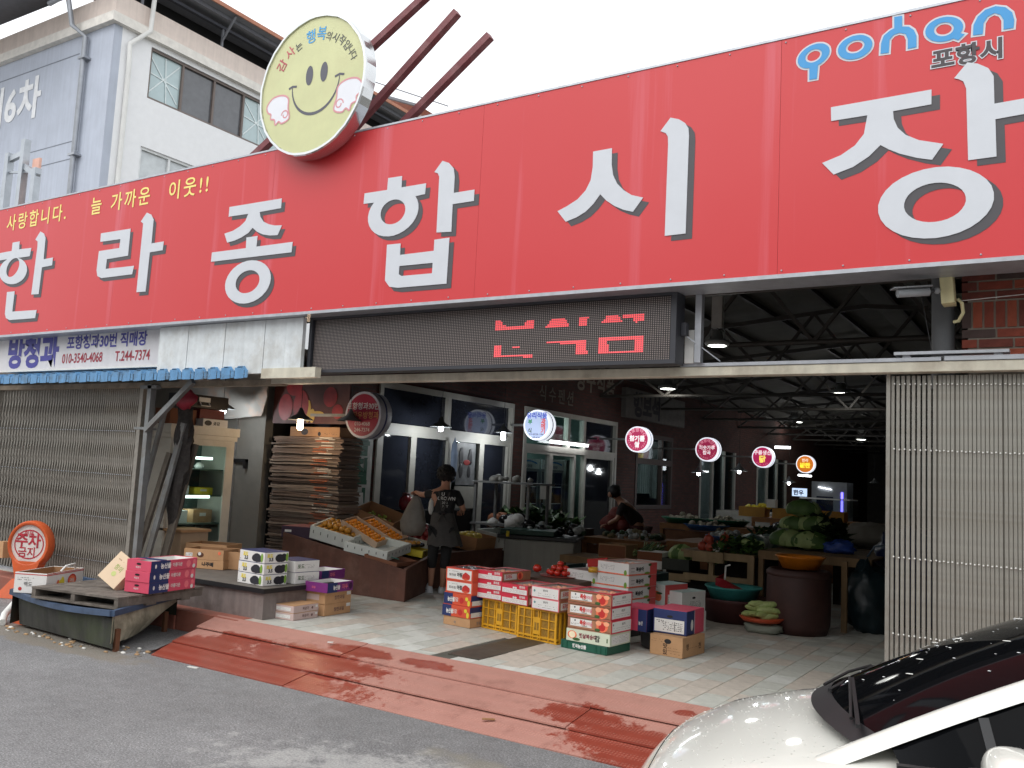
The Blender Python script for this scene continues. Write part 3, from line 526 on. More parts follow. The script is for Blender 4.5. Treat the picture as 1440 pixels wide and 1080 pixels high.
# white corrugated infill
wp = thing('white_infill', 'white ribbed metal infill sheets between the display and the small fruit shop sign', 'metal sheet', (-7.7, 6.2, 2.45))
wps = S('white_sheet', 214, 220, 222, rough=.5, streak=.1, dirt=lin(150, 140, 120), damt=.3, dscale=2.5)
xs = -8.66
for i, wdt in enumerate((.2, .3, .3, .3, .3, .3, .3, .24)):
    q = MB(); q.box(xs+.003, xs+wdt-.003, 6.2-.004*(i % 2), 6.24, 2.455, 3.0, wps); q.build('sheet', wp, world=True); xs += wdt
# lower shop sign
sg = thing('fruit_shop_sign', 'white shop sign with blue Korean name and red phone numbers above the blue awning', 'sign', (-10.6, 6.3, 2.6))
q = MB(); q.box(-13.2, -8.7, 6.3, 6.55, 2.6, 3.045, S('sign_white', 216, 215, 218, rough=.45, var=.06, streak=.06)); q.build('sign_box', sg, world=True)
q = MB(); q.box(-13.2, -8.66, 6.285, 6.56, 3.047, 3.07, white); q.box(-13.2, -8.66, 6.285, 6.56, 2.575, 2.597, white); q.box(-8.698, -8.66, 6.285, 6.56, 2.6, 3.045, white); q.build('sign_trim', sg, world=True)
sb = S('sign_blue', 62, 60, 150, rough=.5); sr = S('sign_red', 158, 36, 56, rough=.5)
q = MB(); text(q, '방청과', -11.97, 6.297, 2.67, .43, sb, .045, sx=1.0, spacing=1.0); q.build('lettering', sg, world=True)
q = MB(); text(q, '포항청과30번 직매장', -10.62, 6.297, 2.85, .18, sb, .03, sx=1.03); q.build('lettering', sg, world=True)
q = MB(); text(q, '010-3540-4068', -10.69, 6.297, 2.665, .165, sr, .02, sx=.83); text(q, 'T.244-7374', -9.6, 6.297, 2.665, .165, sr, .02, sx=.86); q.build('lettering', sg, world=True)
q = MB(); q.box(-8.63, -8.57, 6.42, 6.46, 2.98, 3.0, black); q.box(-8.63, -8.6, 6.4, 6.46, 2.7, 2.72, galv); q.build('bracket', sg, world=True)
# blue corrugated awning
awb = S('awning_blue', 96, 150, 196, rough=.5, var=.2, scale=5, dirt=lin(60, 66, 66), damt=.55, dscale=5, streak=.2)
q = MB(); vs = []; n = 0; x = -11.95; prof = []
while x < -7.12:
    prof += [(x, 0), (x+.05, .045), (x+.115, .045), (x+.16, 0)]; x += .21
vs = [(px, 6.16, 2.485+pz) for px, pz in prof]+[(px, 6.55, 2.53+pz) for px, pz in prof]; n = len(prof)
vs += [(v[0], v[1], v[2]-.006) for v in vs]
fs = [(i, i+1, n+i+1, n+i) for i in range(n-1)]+[(2*n+i, 3*n+i, 3*n+i+1, 2*n+i+1) for i in range(n-1)]+[(i, 2*n+i, 2*n+i+1, i+1) for i in range(n-1)]
q.add(vs, fs, awb); aw = thing('corrugated_awning', 'weathered blue corrugated plastic awning above the folding gate on the left', 'awning', (-9.5, 6.4, 2.45))
q.build('roofing_sheet', aw, world=True)
q = MB()
i = 0; x = -11.95
while x < -7.12: q.quad((x+.01, 6.158, 2.40+.012*noise.noise((x*3, 0, 0))), (x+.15, 6.158, 2.405), (x+.15, 6.158, 2.515), (x+.01, 6.158, 2.515), awb); q.quad((x+.155, 6.162, 2.41), (x+.205, 6.162, 2.41), (x+.205, 6.162, 2.488), (x+.155, 6.162, 2.488), awb); x += .21
q.build('front_lip', aw, world=True)
# ---------------------------------------------------------------- LED display
led = bpy.data.materials.new('led_matrix'); led.use_nodes = True; t = led.node_tree; N = t.nodes; L = t.links; b = N['Principled BSDF']; b.inputs['Roughness'].default_value = .35
tc = N.new('ShaderNodeTexCoord'); mp = N.new('ShaderNodeMapping'); mp.inputs['Rotation'].default_value = (radians(90), 0, 0); L.new(tc.outputs['Object'], mp.inputs['Vector'])
sx = N.new('ShaderNodeSeparateXYZ'); L.new(tc.outputs['Object'], sx.inputs[0])
def _dot(o_, pitch):
    a = N.new('ShaderNodeMath'); a.operation = 'DIVIDE'; L.new(sx.outputs[o_], a.inputs[0]); a.inputs[1].default_value = pitch
    f = N.new('ShaderNodeMath'); f.operation = 'FRACT'; L.new(a.outputs[0], f.inputs[0])
    s_ = N.new('ShaderNodeMath'); s_.operation = 'SUBTRACT'; L.new(f.outputs[0], s_.inputs[0]); s_.inputs[1].default_value = .5
    b_ = N.new('ShaderNodeMath'); b_.operation = 'ABSOLUTE'; L.new(s_.outputs[0], b_.inputs[0]); return b_.outputs[0]
mx_ = N.new('ShaderNodeMath'); mx_.operation = 'MAXIMUM'; L.new(_dot(0, .0185), mx_.inputs[0]); L.new(_dot(2, .0145), mx_.inputs[1])
r_ = N.new('ShaderNodeMapRange'); r_.inputs['From Min'].default_value = .2; r_.inputs['From Max'].default_value = .32; r_.inputs['To Min'].default_value = 1; r_.inputs['To Max'].default_value = 0; L.new(mx_.outputs[0], r_.inputs['Value'])
x_ = N.new('ShaderNodeMix'); x_.data_type = 'RGBA'; L.new(r_.outputs[0], x_.inputs[0]); x_.inputs[6].default_value = lin(26, 24, 25); x_.inputs[7].default_value = lin(150, 138, 134); L.new(x_.outputs[2], b.inputs['Base Color'])
lt = thing('led_display', 'long black LED text display with a few red lit characters, hung under the red board', 'LED display', (-4.5, 6.3, 2.46))
q = MB(); q.box(-6.36, -2.6, 6.3, 6.42, 2.48, 2.99, led); q.build('dot_panel', lt, world=True)
fr_ = S('led_housing', 52, 54, 60, rough=.45)
q = MB()
q.box(-6.41, -2.555, 6.27, 6.44, 2.455, 2.486, fr_); q.box(-6.41, -2.555, 6.27, 6.44, 2.984, 3.012, fr_); q.box(-6.41, -6.372, 6.27, 6.44, 2.4865, 2.9835, fr_); q.box(-2.598, -2.555, 6.27, 6.44, 2.4865, 2.9835, fr_); q.build('housing', lt, world=True)
q = MB(); q.box(-2.55, -2.51, 6.36, 6.42, 2.68, 2.78, fr_); q.bar((-2.52, 6.4, 2.68), (-2.3, 6.55, 2.5), .008, .008, galv); q.build('bracket', lt, world=True)
lr = M('led_red', lin(228, 84, 90), emit=.75); LEDP = []
def lpx(x, y): return (x-100)/1215.
LEDP = [[[-4.227,2.867],[-4.151,2.863],[-4.148,2.822],[-3.919,2.813],[-3.912,2.851],[-3.833,2.852],[-3.836,2.794],[-4.216,2.794]],[[-4.22,2.65],[-4.147,2.647],[-4.136,2.568],[-3.835,2.564],[-3.834,2.549],[-4.214,2.552]],[[-4.038,2.641],[-3.956,2.643],[-3.955,2.625],[-4.038,2.626]],[[-3.654,2.858],[-3.542,2.862],[-3.491,2.793],[-3.715,2.793]],[[-3.412,2.857],[-3.32,2.857],[-3.323,2.792],[-3.409,2.791]],[[-3.703,2.671],[-3.422,2.665],[-3.421,2.648],[-3.702,2.654]],[[-3.423,2.675],[-3.323,2.673],[-3.32,2.555],[-3.417,2.553]],[[-3.146,2.857],[-3.057,2.86],[-3.014,2.798],[-3.211,2.798]],[[-3.013,2.857],[-2.829,2.859],[-2.832,2.8],[-2.912,2.795],[-2.918,2.831],[-3.012,2.831]],[[-3.227,2.679],[-2.827,2.679],[-2.826,2.66],[-3.226,2.662]],[[-3.226,2.655],[-3.137,2.654],[-3.133,2.578],[-3.223,2.576]],[[-2.911,2.654],[-2.826,2.653],[-2.828,2.579],[-2.908,2.577]],[[-3.222,2.569],[-2.828,2.572],[-2.828,2.56],[-3.222,2.559]]]
q = MB()
for i, p in enumerate(LEDP):
    # lit diodes as separate small rectangles inside each stroke
    xs_ = [a[0] for a in p]; zs_ = [a[1] for a in p]
    def inside(x, z):
        c = False
        for k in range(len(p)):
            (x1, z1), (x2, z2) = p[k-1], p[k]
            if (z1 > z) != (z2 > z) and x < (x2-x1)*(z-z1)/(z2-z1)+x1: c = not c
        return c
    gx = int(min(xs_)/.0185)-1
    while gx*.0185 < max(xs_):
        gz = int(min(zs_)/.0145)-1
        while gz*.0145 < max(zs_)+.0145:
            cx, cz = (gx+.5)*.0185, (gz+.5)*.0145
            if inside(cx, cz) or inside(cx, cz+.005): q.quad((cx-.0075, 6.297, cz-.0055), (cx+.0075, 6.297, cz-.0055), (cx+.0075, 6.297, cz+.0055), (cx-.0075, 6.297, cz+.0055), lr)
            gz += 1
        gx += 1
q.build('lit_diodes', lt, world=True, kind='stuff')

# ---------------------------------------------------------------- brick pier right of the gap, column, junction box, camera
bw = thing('brick_pier', 'red brick wall piece with a soldier course beside the dark gap under the board', 'brick wall', (.2, 6.7, 2.45))
mor = S('mortar', 150, 142, 130, rough=.9, var=.15); bks = [S('brick_red', 132, 62, 46, rough=.85, var=.25, scale=14, bump=.3), S('brick_brown', 108, 54, 44, rough=.85, var=.25, scale=14, bump=.3), S('brick_dark', 78, 62, 58, rough=.85, var=.2, scale=14, bump=.3), S('brick_orange', 150, 74, 52, rough=.85, var=.2, scale=14, bump=.3)]
q = MB(); q.box(-.62, 2.5, 6.71, 6.95, 0, 3.6, mor); q.build('mortar_bed', bw, world=True)
random.seed(11); z = 2.5; row = 0
bcache = {}
def brick(x0, x1, z0, z1):
    k = (round(x1-x0, 3), round(z1-z0, 3), random.randrange(4))
    if k not in bcache:
        q = MB(); q.box(0, x1-x0, 0, .1, 0, z1-z0, bks[(0, 1, 2, 3)[k[2]]]); o = q.build('brick', bw); bcache[k] = o.data; bpy.data.objects.remove(o)
    o = bpy.data.objects.new('brick', bcache[k]); COL.objects.link(o); o.parent = bw; o.location = (x0-bw.location.x, 6.7-random.uniform(0, .004)-bw.location.y, z0-bw.location.z)
while z < 3.4:
    if row == 3:
        x = -.655
        while x < 1.2: brick(x, x+.055, z, z+.175); x += .068
        z += .19
    else:
        x = -.655-(.11 if row % 2 else 0)
        while x < 1.2:
            x0 = max(x, -.655)
            if x+.2-x0 > .04: brick(x0, x+.2, z, z+.055)
            x += .213
        z += .068
    row += 1
q = MB(); q.lathe([(.075, 0), (.075, 1.3)], S('column_grey', 96, 98, 100, rough=.5), 18, (-.78, 6.78, 2.3)); o = q.build('steel_column'); tag(o, 'round grey steel column beside the brick wall under the red board', 'column')
jb = thing('junction_box', 'cream electrical junction box hanging under the board at the brick wall', 'junction box', (-.7, 6.5, 2.83)); jc = S('cream_plastic', 214, 206, 160, rough=.5, var=.1, streak=.15)
q = MB(); q.box(-.76, -.68, 6.42, 6.56, 2.83, 3.09, jc, R=Matrix.Rotation(radians(-4), 3, 'Y')); q.build('box', jb, world=True, bev=.005)
q = MB(); q.tube([(-.66, 6.5, 2.87), (-.635, 6.5, 2.84), (-.63, 6.52, 2.78), (-.66, 6.55, 2.73), (-.69, 6.58, 2.73)], .012, jc, 8); q.build('conduit', jb, world=True)
cc = thing('security_camera', 'grey bullet security camera with a sun hood, hanging under the red board', 'security camera', (-.9, 6.35, 2.87)); cg = S('camera_grey', 150, 154, 158, rough=.4)
q = MB(); q.tube([(-.82, 6.38, 2.905), (-1.0, 6.28, 2.885)], .028, cg, 12); q.build('barrel', cc, world=True)
q = MB(); q.bar((-.81, 6.38, 2.94), (-1.03, 6.26, 2.915), .075, .008, cg); q.build('hood', cc, world=True)
q = MB(); q.tube([(-.82, 6.38, 2.905), (-.77, 6.42, 2.92), (-.74, 6.5, 2.93)], .012, S('camera_dark', 60, 62, 66, rough=.4), 8); q.ball((-.775, 6.41, 2.915), .022, cg); q.build('bracket', cc, world=True)
q = MB(); q.tube([(-.64, 6.52, 2.86), (-.2, 6.6, 2.9), (.4, 6.6, 2.94)], .003, white, 5); tag(q.build('cable'), 'thin pale cable strung across the brick wall from the junction box', 'cable')
q = MB(); q.tube([(-.9, 6.55, 3.0), (-.87, 6.56, 2.8), (-.82, 6.56, 2.5)], .003, black, 5); tag(q.build('cable'), 'thin black cable hanging beside the grey round column', 'cable')

# ================================================================ FOLDING GATES
gs = S('gate_beige', 150, 148, 140, rough=.42, metal=.35, var=.08, scale=30, dirt=lin(112, 100, 84), damt=.3, dscale=6)
gd = S('gate_dark', 84, 80, 72, rough=.6)
rg = thing('folding_gate', 'closed beige folding gate of ribbed metal slats at the right end of the entrance', 'folding gate', (0, 6.6, 0))
q = MB()
for (xa, ya) in (((-.5, -.5), (1, 1)),): pass
q = MB(); q.add([(-.0122, 0, 0), (-.0095, -.006, 0), (.0095, -.006, 0), (.0122, 0, 0), (-.0122, 0, 2.35), (-.0095, -.006, 2.35), (.0095, -.006, 2.35), (.0122, 0, 2.35)],
      [(0, 1, 5, 4), (1, 2, 6, 5), (2, 3, 7, 6), (3, 0, 4, 7), (4, 5, 6, 7), (3, 2, 1, 0)], gs)
o = q.build('slat', rg); sl = o.data; bpy.data.objects.remove(o)
random.seed(2); x = -1.075; k = 0; riv = MB(); zr = (2.31, 1.86, 1.13, .62, .2)
while x < 1.9:
    o = bpy.data.objects.new('slat', sl); COL.objects.link(o); o.parent = rg; o.location = (x, random.uniform(-.003, .002), .02)
    for z in zr:
        riv.ball((x+(.012 if k < 9 else 0), 6.584, z+(.0 if k % 2 else .004)-.012*(x+1)), .0062, white, 6, 4)
    x += (.033 if k < 9 else .0248+(.006 if k in (12, 23, 34, 50, 70) else random.uniform(0, .0007))); k += 1
rg_ = riv.build('rivets', rg, world=True, kind='stuff')
q = MB(); q.box(-.8, 1.95, 6.603, 6.622, .02, 2.37, gd); q.build('backing', rg, world=True)
q = MB(); q.box(-1.115, -1.09, 6.58, 6.62, .0, 2.385, gs); q.build('end_post', rg, world=True)
# left lattice gate (stretched open)
lg = thing('lattice_gate', 'stretched grey brown lattice folding gate on the left under the blue awning', 'folding gate', (-11, 6.6, 0))
gl = S('gate_brown', 142, 137, 128, rough=.5, metal=.3, var=.15, scale=20, dirt=lin(80, 68, 56), damt=.45, dscale=4)
q = MB(); q.box(-.009, .009, -.012, .012, 0, 2.38, gl); o = q.build('slat', lg); s1 = o.data; bpy.data.objects.remove(o)
xs_ = []; x = -12.55
while x < -9.45:
    xs_.append(x); x += .075-.04*((x+12.55)/3.1)
lat = MB(); nz = 9
for i, x in enumerate(xs_):
    o = bpy.data.objects.new('slat', s1); COL.objects.link(o); o.parent = lg; o.location = (x-lg.location.x, 0, 0)
    if i+1 < len(xs_):
        x2 = xs_[i+1]
        for k in range(nz):
            za = .02+k*.262; zb = za+.262
            lat.bar((x, 6.588, za), (x2, 6.588, zb), .008, .004, gl, (0, 1, 0)); lat.bar((x, 6.61, zb), (x2, 6.61, za), .008, .004, gl, (0, 1, 0))
            if k in (1, 3, 5, 7): lat.box(x-.008, x+.008, 6.58, 6.585, za-.005, za+.005, galv)
lat.build('lattice_bars', lg, world=True, kind='stuff')
q = MB(); q.box(-12.7, -12.56, 6.55, 6.66, -.1, 2.4, gl); q.build('end_post', lg, world=True); q = MB(); q.box(-9.42, -9.36, 6.55, 6.62, 0, 2.4, gl); q.build('end_post', lg, world=True)
q = MB(); q.box(-13, -9.3, 6.5, 6.7, -.01, .03, galv); q.build('bottom_track', lg, world=True)
# steel posts and boards leaning behind the left gate
pst = S('old_galvanised', 128, 130, 130, rough=.5, metal=.3, var=.2, scale=10, dirt=lin(92, 82, 70), damt=.5, dscale=5)
o = thing('gate_post', 'grey square steel post at the right edge of the lattice gate', 'post', (-9.1, 6.5, 0))
q = MB(); q.box(-9.16, -9.09, 6.46, 6.53, 0, 2.4, pst); q.build('post', o, world=True); q = MB(); q.box(-9.32, -9.06, 6.44, 6.56, 1.87, 1.9, pst); q.box(-9.3, -9.0, 6.46, 6.54, 2.35, 2.39, pst); q.build('clamp', o, world=True)
q = MB(); q.bar((-9.07, 6.42, 1.86), (-8.3, 6.42, 2.42), .06, .05, pst, (0, 1, 0)); o = q.build('diagonal_brace'); tag(o, 'grey steel diagonal brace from the gate post up to the beam', 'brace')
brd = S('weathered_board', 104, 96, 86, rough=.8, var=.25, scale=9, streak=.3)
for i, (xa, za, xb, yb, wd, m, lab) in enumerate(((-9.42, 0, -9.3, 6.72, .06, pst, 'leaning steel bar directly right of the lattice gate'), (-9.14, 0, -9.02, 6.8, .08, pst, 'leaning grey metal channel right of the gate post'),
        (-9.3, 0, -9.12, 6.9, .08, brd, 'weathered wooden board leaning behind the gate post'), (-9.04, 0, -8.98, 6.95, .11, brd, 'wide dark board leaning nearest the glass cabinet'), (-9.36, 0, -9.24, 6.8, .08, brd, 'brown board leaning just behind the square gate post'))):
    q = MB(); q.bar((xa-.15, yb-.12, 0), (xb, yb+.1, 2.1-.12*i), wd, .035, m, (0, 1, 0)); o = q.build('leaning_board' if m is brd else 'leaning_bar'); tag(o, lab, 'board' if m is brd else 'bar')
q = MB()
dn_ = S('dark_net', 50, 46, 44, rough=.9, var=.4, scale=20); vs = []
for j in range(22):
    for k in range(15):
        a = 2*pi*k/14; z = .75+j*.068; r_ = (.06+.07*sin(pi*min(1, j/21*1.1))+.03*(j > 14))*(1+.5*noise.noise((cos(a)*2.4, sin(a)*2.4, z*4))); vs.append((-9.1+.1*(z-1.4)*.4+r_*cos(a)*1.1, 6.95+r_*sin(a)*.7, z))
q.add(vs, [(j*15+k, j*15+k+1, (j+1)*15+k+1, (j+1)*15+k) for j in range(21) for k in range(14)], dn_)
o = q.build('bundled_netting'); tag(o, 'dark bundled netting hanging between the leaning boards and the glass cabinet', 'netting')
q = MB(); q.ball((-8.95, 6.85, 2.26), .14, S('red_bag', 150, 40, 58, rough=.5, var=.3), 10, 7, (1.3, .6, .8), .5, 4); o = q.build('plastic_bag'); tag(o, 'red plastic bag hanging under the awning beside the brace', 'bag')

# ================================================================ HALL SHELL
hb = brick_material('dark_brick', lin(84, 46, 40), lin(66, 38, 34), lin(58, 52, 48))
cem = S('dim_wall', 120, 118, 112, rough=.9, var=.15); rfm = S('ceiling_sheet', 96, 94, 88, rough=.8, var=.15, scale=3); trm = S('truss_steel', 62, 58, 54, rough=.6, var=.15)
XW = -9.0
def wall_with_holes(name, x, y0, y1, z0, z1, holes, th, m, label):
    """wall on the plane X=x facing +X with rectangular openings (y0,y1,z0,z1)"""
    ys = sorted({y0, y1, *[h[0] for h in holes], *[h[1] for h in holes]}); zs = sorted({z0, z1, *[h[2] for h in holes], *[h[3] for h in holes]})
    q = MB()
    for a, b_ in zip(ys, ys[1:]):
        for c, d_ in zip(zs, zs[1:]):
            if any(h[0] <= a and b_ <= h[1] and h[2] <= c and d_ <= h[3] for h in holes): continue
            q.box(x-th, x, a, b_, c, d_, m)
    o = q.build(name); return tag(o, label, 'wall')
holes = [(10.35, 14.2, 0.0, 2.9), (14.6, 18.7, 0.0, 2.9), (19.8, 22.1, .9, 2.75), (24.2, 27.2, .5, 2.6), (29.5, 33, .4, 2.6)]
sw = wall_with_holes('shop_wall', XW, 9.55, 48, 0, 4.05, holes, .2, hb, 'dark brick shopfront wall running back along the left side of the market hall')
def sw2(): pass
q = MB(); q.box(3.6, 3.8, 6.96, 48, 0, 4.05, cem); tag(q.build('side_wall'), 'plain dim wall closing the right side of the market hall', 'wall')
q = MB(); q.box(-9.2, 3.8, 48, 48.2, 0, 6.5, cem); tag(q.build('end_wall'), 'dark wall closing the far end of the market hall', 'wall')
q = MB(); q.box(-.6, 3.6, 6.96, 7.0, 0, 3.4, cem); tag(q.build('front_wall'), 'dim inner wall behind the right folding gate', 'wall')
rf = thing('market_roof', 'dark steel truss roof of the market hall seen through the gap', 'roof', (-3, 27, 4.2)); ZR, ZE = 4.62, 3.98
def rz_(x): return ZE+(ZR-ZE)*(1-abs(x+2.8)/6.6)
for xa, xb in ((-9.4, -2.8), (-2.8, 3.9)):
    q = MB(); q.add([(xa, 6.48, rz_(xa)), (xb, 6.48, rz_(xb)), (xb, 48.2, rz_(xb)), (xa, 48.2, rz_(xa)), (xa, 6.48, rz_(xa)+.06), (xb, 6.48, rz_(xb)+.06), (xb, 48.2, rz_(xb)+.06), (xa, 48.2, rz_(xa)+.06)], [(3, 2, 1, 0), (4, 5, 6, 7), (0, 1, 5, 4), (1, 2, 6, 5), (2, 3, 7, 6), (3, 0, 4, 7)], rfm); q.build('roof_sheet', rf, world=True)
for i in range(14):
    x = -9+i*.95; q = MB(); q.bar((x, 6.6, rz_(x)-.05), (x, 48, rz_(x)-.05), .05, .07, trm); q.build('purlin', rf, world=True)
y = 8.2; first = None
while y < 46:
    if first is None:
        q = MB(); q.tube([(-9, y, 3.42), (3.6, y, 3.42)], .035, trm, 8); q.bar((-9, y, rz_(-9)-.12), (-2.8, y, ZR-.14), .06, .07, trm); q.bar((3.6, y, rz_(3.6)-.12), (-2.8, y, ZR-.14), .06, .07, trm)
        for k in range(9):
            xa = -9+k*1.55; xb = xa+.775; q.bar((xa, y, 3.42), (xb, y, rz_(xb)-.14), .045, .045, trm); q.bar((xb, y, rz_(xb)-.14), (min(xa+1.55, 3.6), y, 3.42), .045, .045, trm)
        first = q.build('truss', rf, world=True)
    else:
        o = first.copy(); COL.objects.link(o); o.parent = rf; o.location = (0, y-8.2, 0)
    y += 3.2
# pale translucent strip with a lattice girder along the right half
q = MB(); xq = -.9; q.box(xq-.5, xq+.3, 13, 46, rz_(xq)-.2, rz_(xq)-.17, S('pale_roof_strip', 176, 190, 172, rough=.6)); q.build('skylight_strip', rf, world=True)
q = MB(); q.bar((-1.4, 10, 3.75), (-1.4, 46, 3.75), .05, .06, trm); q.bar((-1.4, 10, 4.2), (-1.4, 46, 4.2), .05, .06, trm); y = 10
while y < 46: q.bar((-1.4, y, 3.75), (-1.4, y+.6, 4.2), .03, .03, trm); q.bar((-1.4, y+.6, 4.2), (-1.4, y+1.2, 3.75), .03, .03, trm); y += 1.2
q.build('girder', rf, world=True)
# left stall enclosure: rear wall with hung tarp, ceiling
wl = S('stall_wall_white', 124, 122, 116, rough=.7, var=.1, dirt=lin(120, 110, 98), damt=.3)
q = MB(); q.box(-13.2, -10.0, 9.05, 9.2, 0, 3.0, wl); o = q.build('stall_wall'); tag(o, 'dull white panel wall behind the glass cabinet', 'wall')
q = MB(); q.box(-13.3, -13.15, 6.6, 9.2, 0, 3.0, wl); tag(q.build('stall_side_wall'), 'plain wall closing the left fruit stall behind the lattice gate', 'wall')
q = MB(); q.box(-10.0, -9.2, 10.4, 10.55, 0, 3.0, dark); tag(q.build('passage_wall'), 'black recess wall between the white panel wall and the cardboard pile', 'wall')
q = MB(); q.box(-13.3, -9.0, 6.62, 10.5, 3.08, 3.15, cem); tag(q.build('stall_ceiling'), 'low ceiling over the left fruit stall', 'ceiling')
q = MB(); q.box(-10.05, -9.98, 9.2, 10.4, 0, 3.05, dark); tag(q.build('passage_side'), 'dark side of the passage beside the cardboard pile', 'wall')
q = MB(); q.box(-10.6, -10.57, 9.02, 9.05, .3, 2.2, graysteel); q.box(-10.6, -10.3, 9.0, 9.05, 1.55, 1.6, black); q.box(-10.33, -10.3, 8.98, 9.05, 1.46, 1.6, black); tag(q.build('door_closer'), 'black door closer arm on the dull white panel wall', 'door closer')
# tarp sheet hanging from the ceiling
tm = S('tarp_white', 140, 138, 134, rough=.7, var=.08, scale=3, dirt=lin(190, 140, 110), damt=.5, dscale=1.6)
q = MB(); nx, nz = 24, 12; vs = []
for i in range(nx+1):
    for j in range(nz+1):
        u = i/nx; v = j/nz; x = -11.6+u*(2.15+.0*v)-(.38*(1-v)*u); z = 3.05-(1-v)*(.95-.12*u)
        vs.append((x, 8.8-.12*v+.05*noise.noise((u*5, v*3, 0))+.03*noise.noise((u*14, v*8, 3)), z))
fs = [(i*(nz+1)+j, (i+1)*(nz+1)+j, (i+1)*(nz+1)+j+1, i*(nz+1)+j+1) for i in range(nx) for j in range(nz)]
q.add(vs, fs, tm, True); o = q.build('tarp_sheet'); tag(o, 'wrinkled white tarp hanging above the glass cabinet with a faint orange print', 'tarp')

# ================================================================ LEFT BUILDING ABOVE THE BOARD
BX, BY = -18.31, 11.22
lb = thing('apartment_house', 'white and grey rendered house with brown eaves, behind the left end of the red board', 'house', (BX-5, BY+6, 0))
wg = S('render_grey', 184, 191, 204, rough=.85, var=.06, scale=2, streak=.08, bump=.1); ww = S('render_white', 236, 237, 238, rough=.8, var=.03); bc = S('beige_band', 222, 208, 198, rough=.8, var=.05, streak=.08); wcol = S('window_frame_brown', 110, 98, 92, rough=.5)
H = 11.3
q = MB(); q.box(BX-14, BX, BY, BY+.2, -.2, H, wg); q.build('side_wall', lb, world=True)
wins = [(12.19, 16.9, 9.93, 11.18), (12.15, 14.6, 7.0, 8.75)]
ys = sorted({BY+.2, 24, *[v for w_ in wins for v in w_[:2]]}); zs = sorted({-.2, H, *[v for w_ in wins for v in w_[2:]]}); q = MB()
for a, b_ in zip(ys, ys[1:]):
    for c, d_ in zip(zs, zs[1:]):
        if not any(w_[0] <= a and b_ <= w_[1] and w_[2] <= c and d_ <= w_[3] for w_ in wins): q.box(BX-.25, BX, a, b_, c, d_, ww)
q.build('front_wall', lb, world=True)
q = MB(); q.box(BX-14, BX-.25, BY+.2, 24, 6.9, 6.95, cem); q.box(BX-4, BX-3.9, BY+.2, 24, -.2, H, cem); q.build('interior', lb, world=True)
q = MB(); q.box(BX-14, BX+.14, BY-.14, 24, H+.001, H+.22, S('ledge_white', 226, 222, 214, rough=.7)); q.build('ledge', lb, world=True)
q = MB(); q.box(BX-14, BX+.02, BY-.02, 24, H+.22, 12.05, bc); q.build('parapet_band', lb, world=True)
glass = S('window_glass', 176, 196, 198, rough=.08, var=.05, spec=.8); gdk = S('window_dark', 92, 94, 98, rough=.08, var=.15, spec=.8); wfr = S('window_white', 220, 222, 222, rough=.5)
q = MB(); q.box(BX-14, BX-.5, BY+.6, 24, 12.05, 12.6, dark); q.box(BX-14, BX-.3, BY+.4, 24, 12.0, 12.06, dark); q.build('roof_void', lb, world=True)
# eaves: brown fascia over dark soffit on the front side, wide grey soffit on the left side
soff = S('soffit_grey', 116, 118, 124, rough=.7, var=.1); fas = S('fascia_orange', 176, 118, 92, rough=.6, var=.15)
q = MB(); q.add([(BX+.55, BY-.9, 12.78), (BX+.55, 24, 12.78), (BX-1.2, 24, 12.5), (BX-1.2, BY-.9, 12.5)], [(0, 1, 2, 3)], soff); q.add([(BX+.55, BY-.9, 12.84), (BX+.55, 24, 12.84), (BX-5, 24, 14.3), (BX-5, BY-.9, 14.3)], [(0, 1, 2, 3)], fas)
q.box(BX+.53, BX+.57, BY-.9, 24, 12.76, 12.86, fas); q.build('roof', lb, world=True)
for k in range(4):
    y = BY+.6+k*2.3; q = MB(); q.bar((BX+.48, y, 12.74), (BX+.02, y, 12.2), .05, .05, soff); q.bar((BX, y+.02, 12.05), (BX, y+.02, 12.6), .05, .05, soff); q.build('eave_bracket', lb, world=True)
q = MB(); q.bar((BX+.25, BY, 12.7), (BX+.25, 24, 12.7), .12, .09, soff); q.bar((BX+.0, BY, 12.55), (BX+.0, 24, 12.55), .1, .07, S('soffit_beam', 70, 72, 80, rough=.7)); q.build('eave_beam', lb, world=True)
q = MB(); q.add([(BX-14, BY-2.4, 12.3), (BX-2.0, BY-2.4, 12.3), (BX-1.0, BY+.1, 12.5), (BX-14, BY+.1, 12.7)], [(0, 1, 2, 3), (3, 2, 1, 0)], soff); q.build('side_soffit', lb, world=True)
q = MB(); q.tube([(BX-14, BY-2.0, 11.6), (BX-5, BY-1.6, 12.0), (BX-1.2, BY-.6, 12.3)], .018, galv, 6); q.tube([(BX-14, BY-1.6, 12.15), (BX-3, BY-1.2, 12.2)], .012, galv, 6); q.build('roof_cable', lb, world=True)
dp = S('downpipe_grey', 160, 164, 170, rough=.4, metal=.4)
q = MB(); q.tube([(BX-1.9, BY-.5, 12.0), (BX-1.3, BY-.5, 12.05), (BX-1.2, BY-.45, 11.95), (BX-1.2, BY-.3, 11.4), (BX-.95, BY-.1, 11.15), (BX-.95, BY-.1, 5)], .06, dp, 10)
for z in (10.6, 8.3): q.box(BX-1.05, BX-.8, BY-.18, BY, z, z+.05, dp)
q.build('downpipe', lb, world=True)
q = MB(); q.tube([(BX+.15, BY+.85, 13), (BX+.15, BY+.8, 11.45), (BX+.1, BY+.35, 10.95), (BX+.06, BY+.4, 10.4), (BX+.06, BY+.4, 5)], .055, white, 10); q.build('downpipe', lb, world=True)
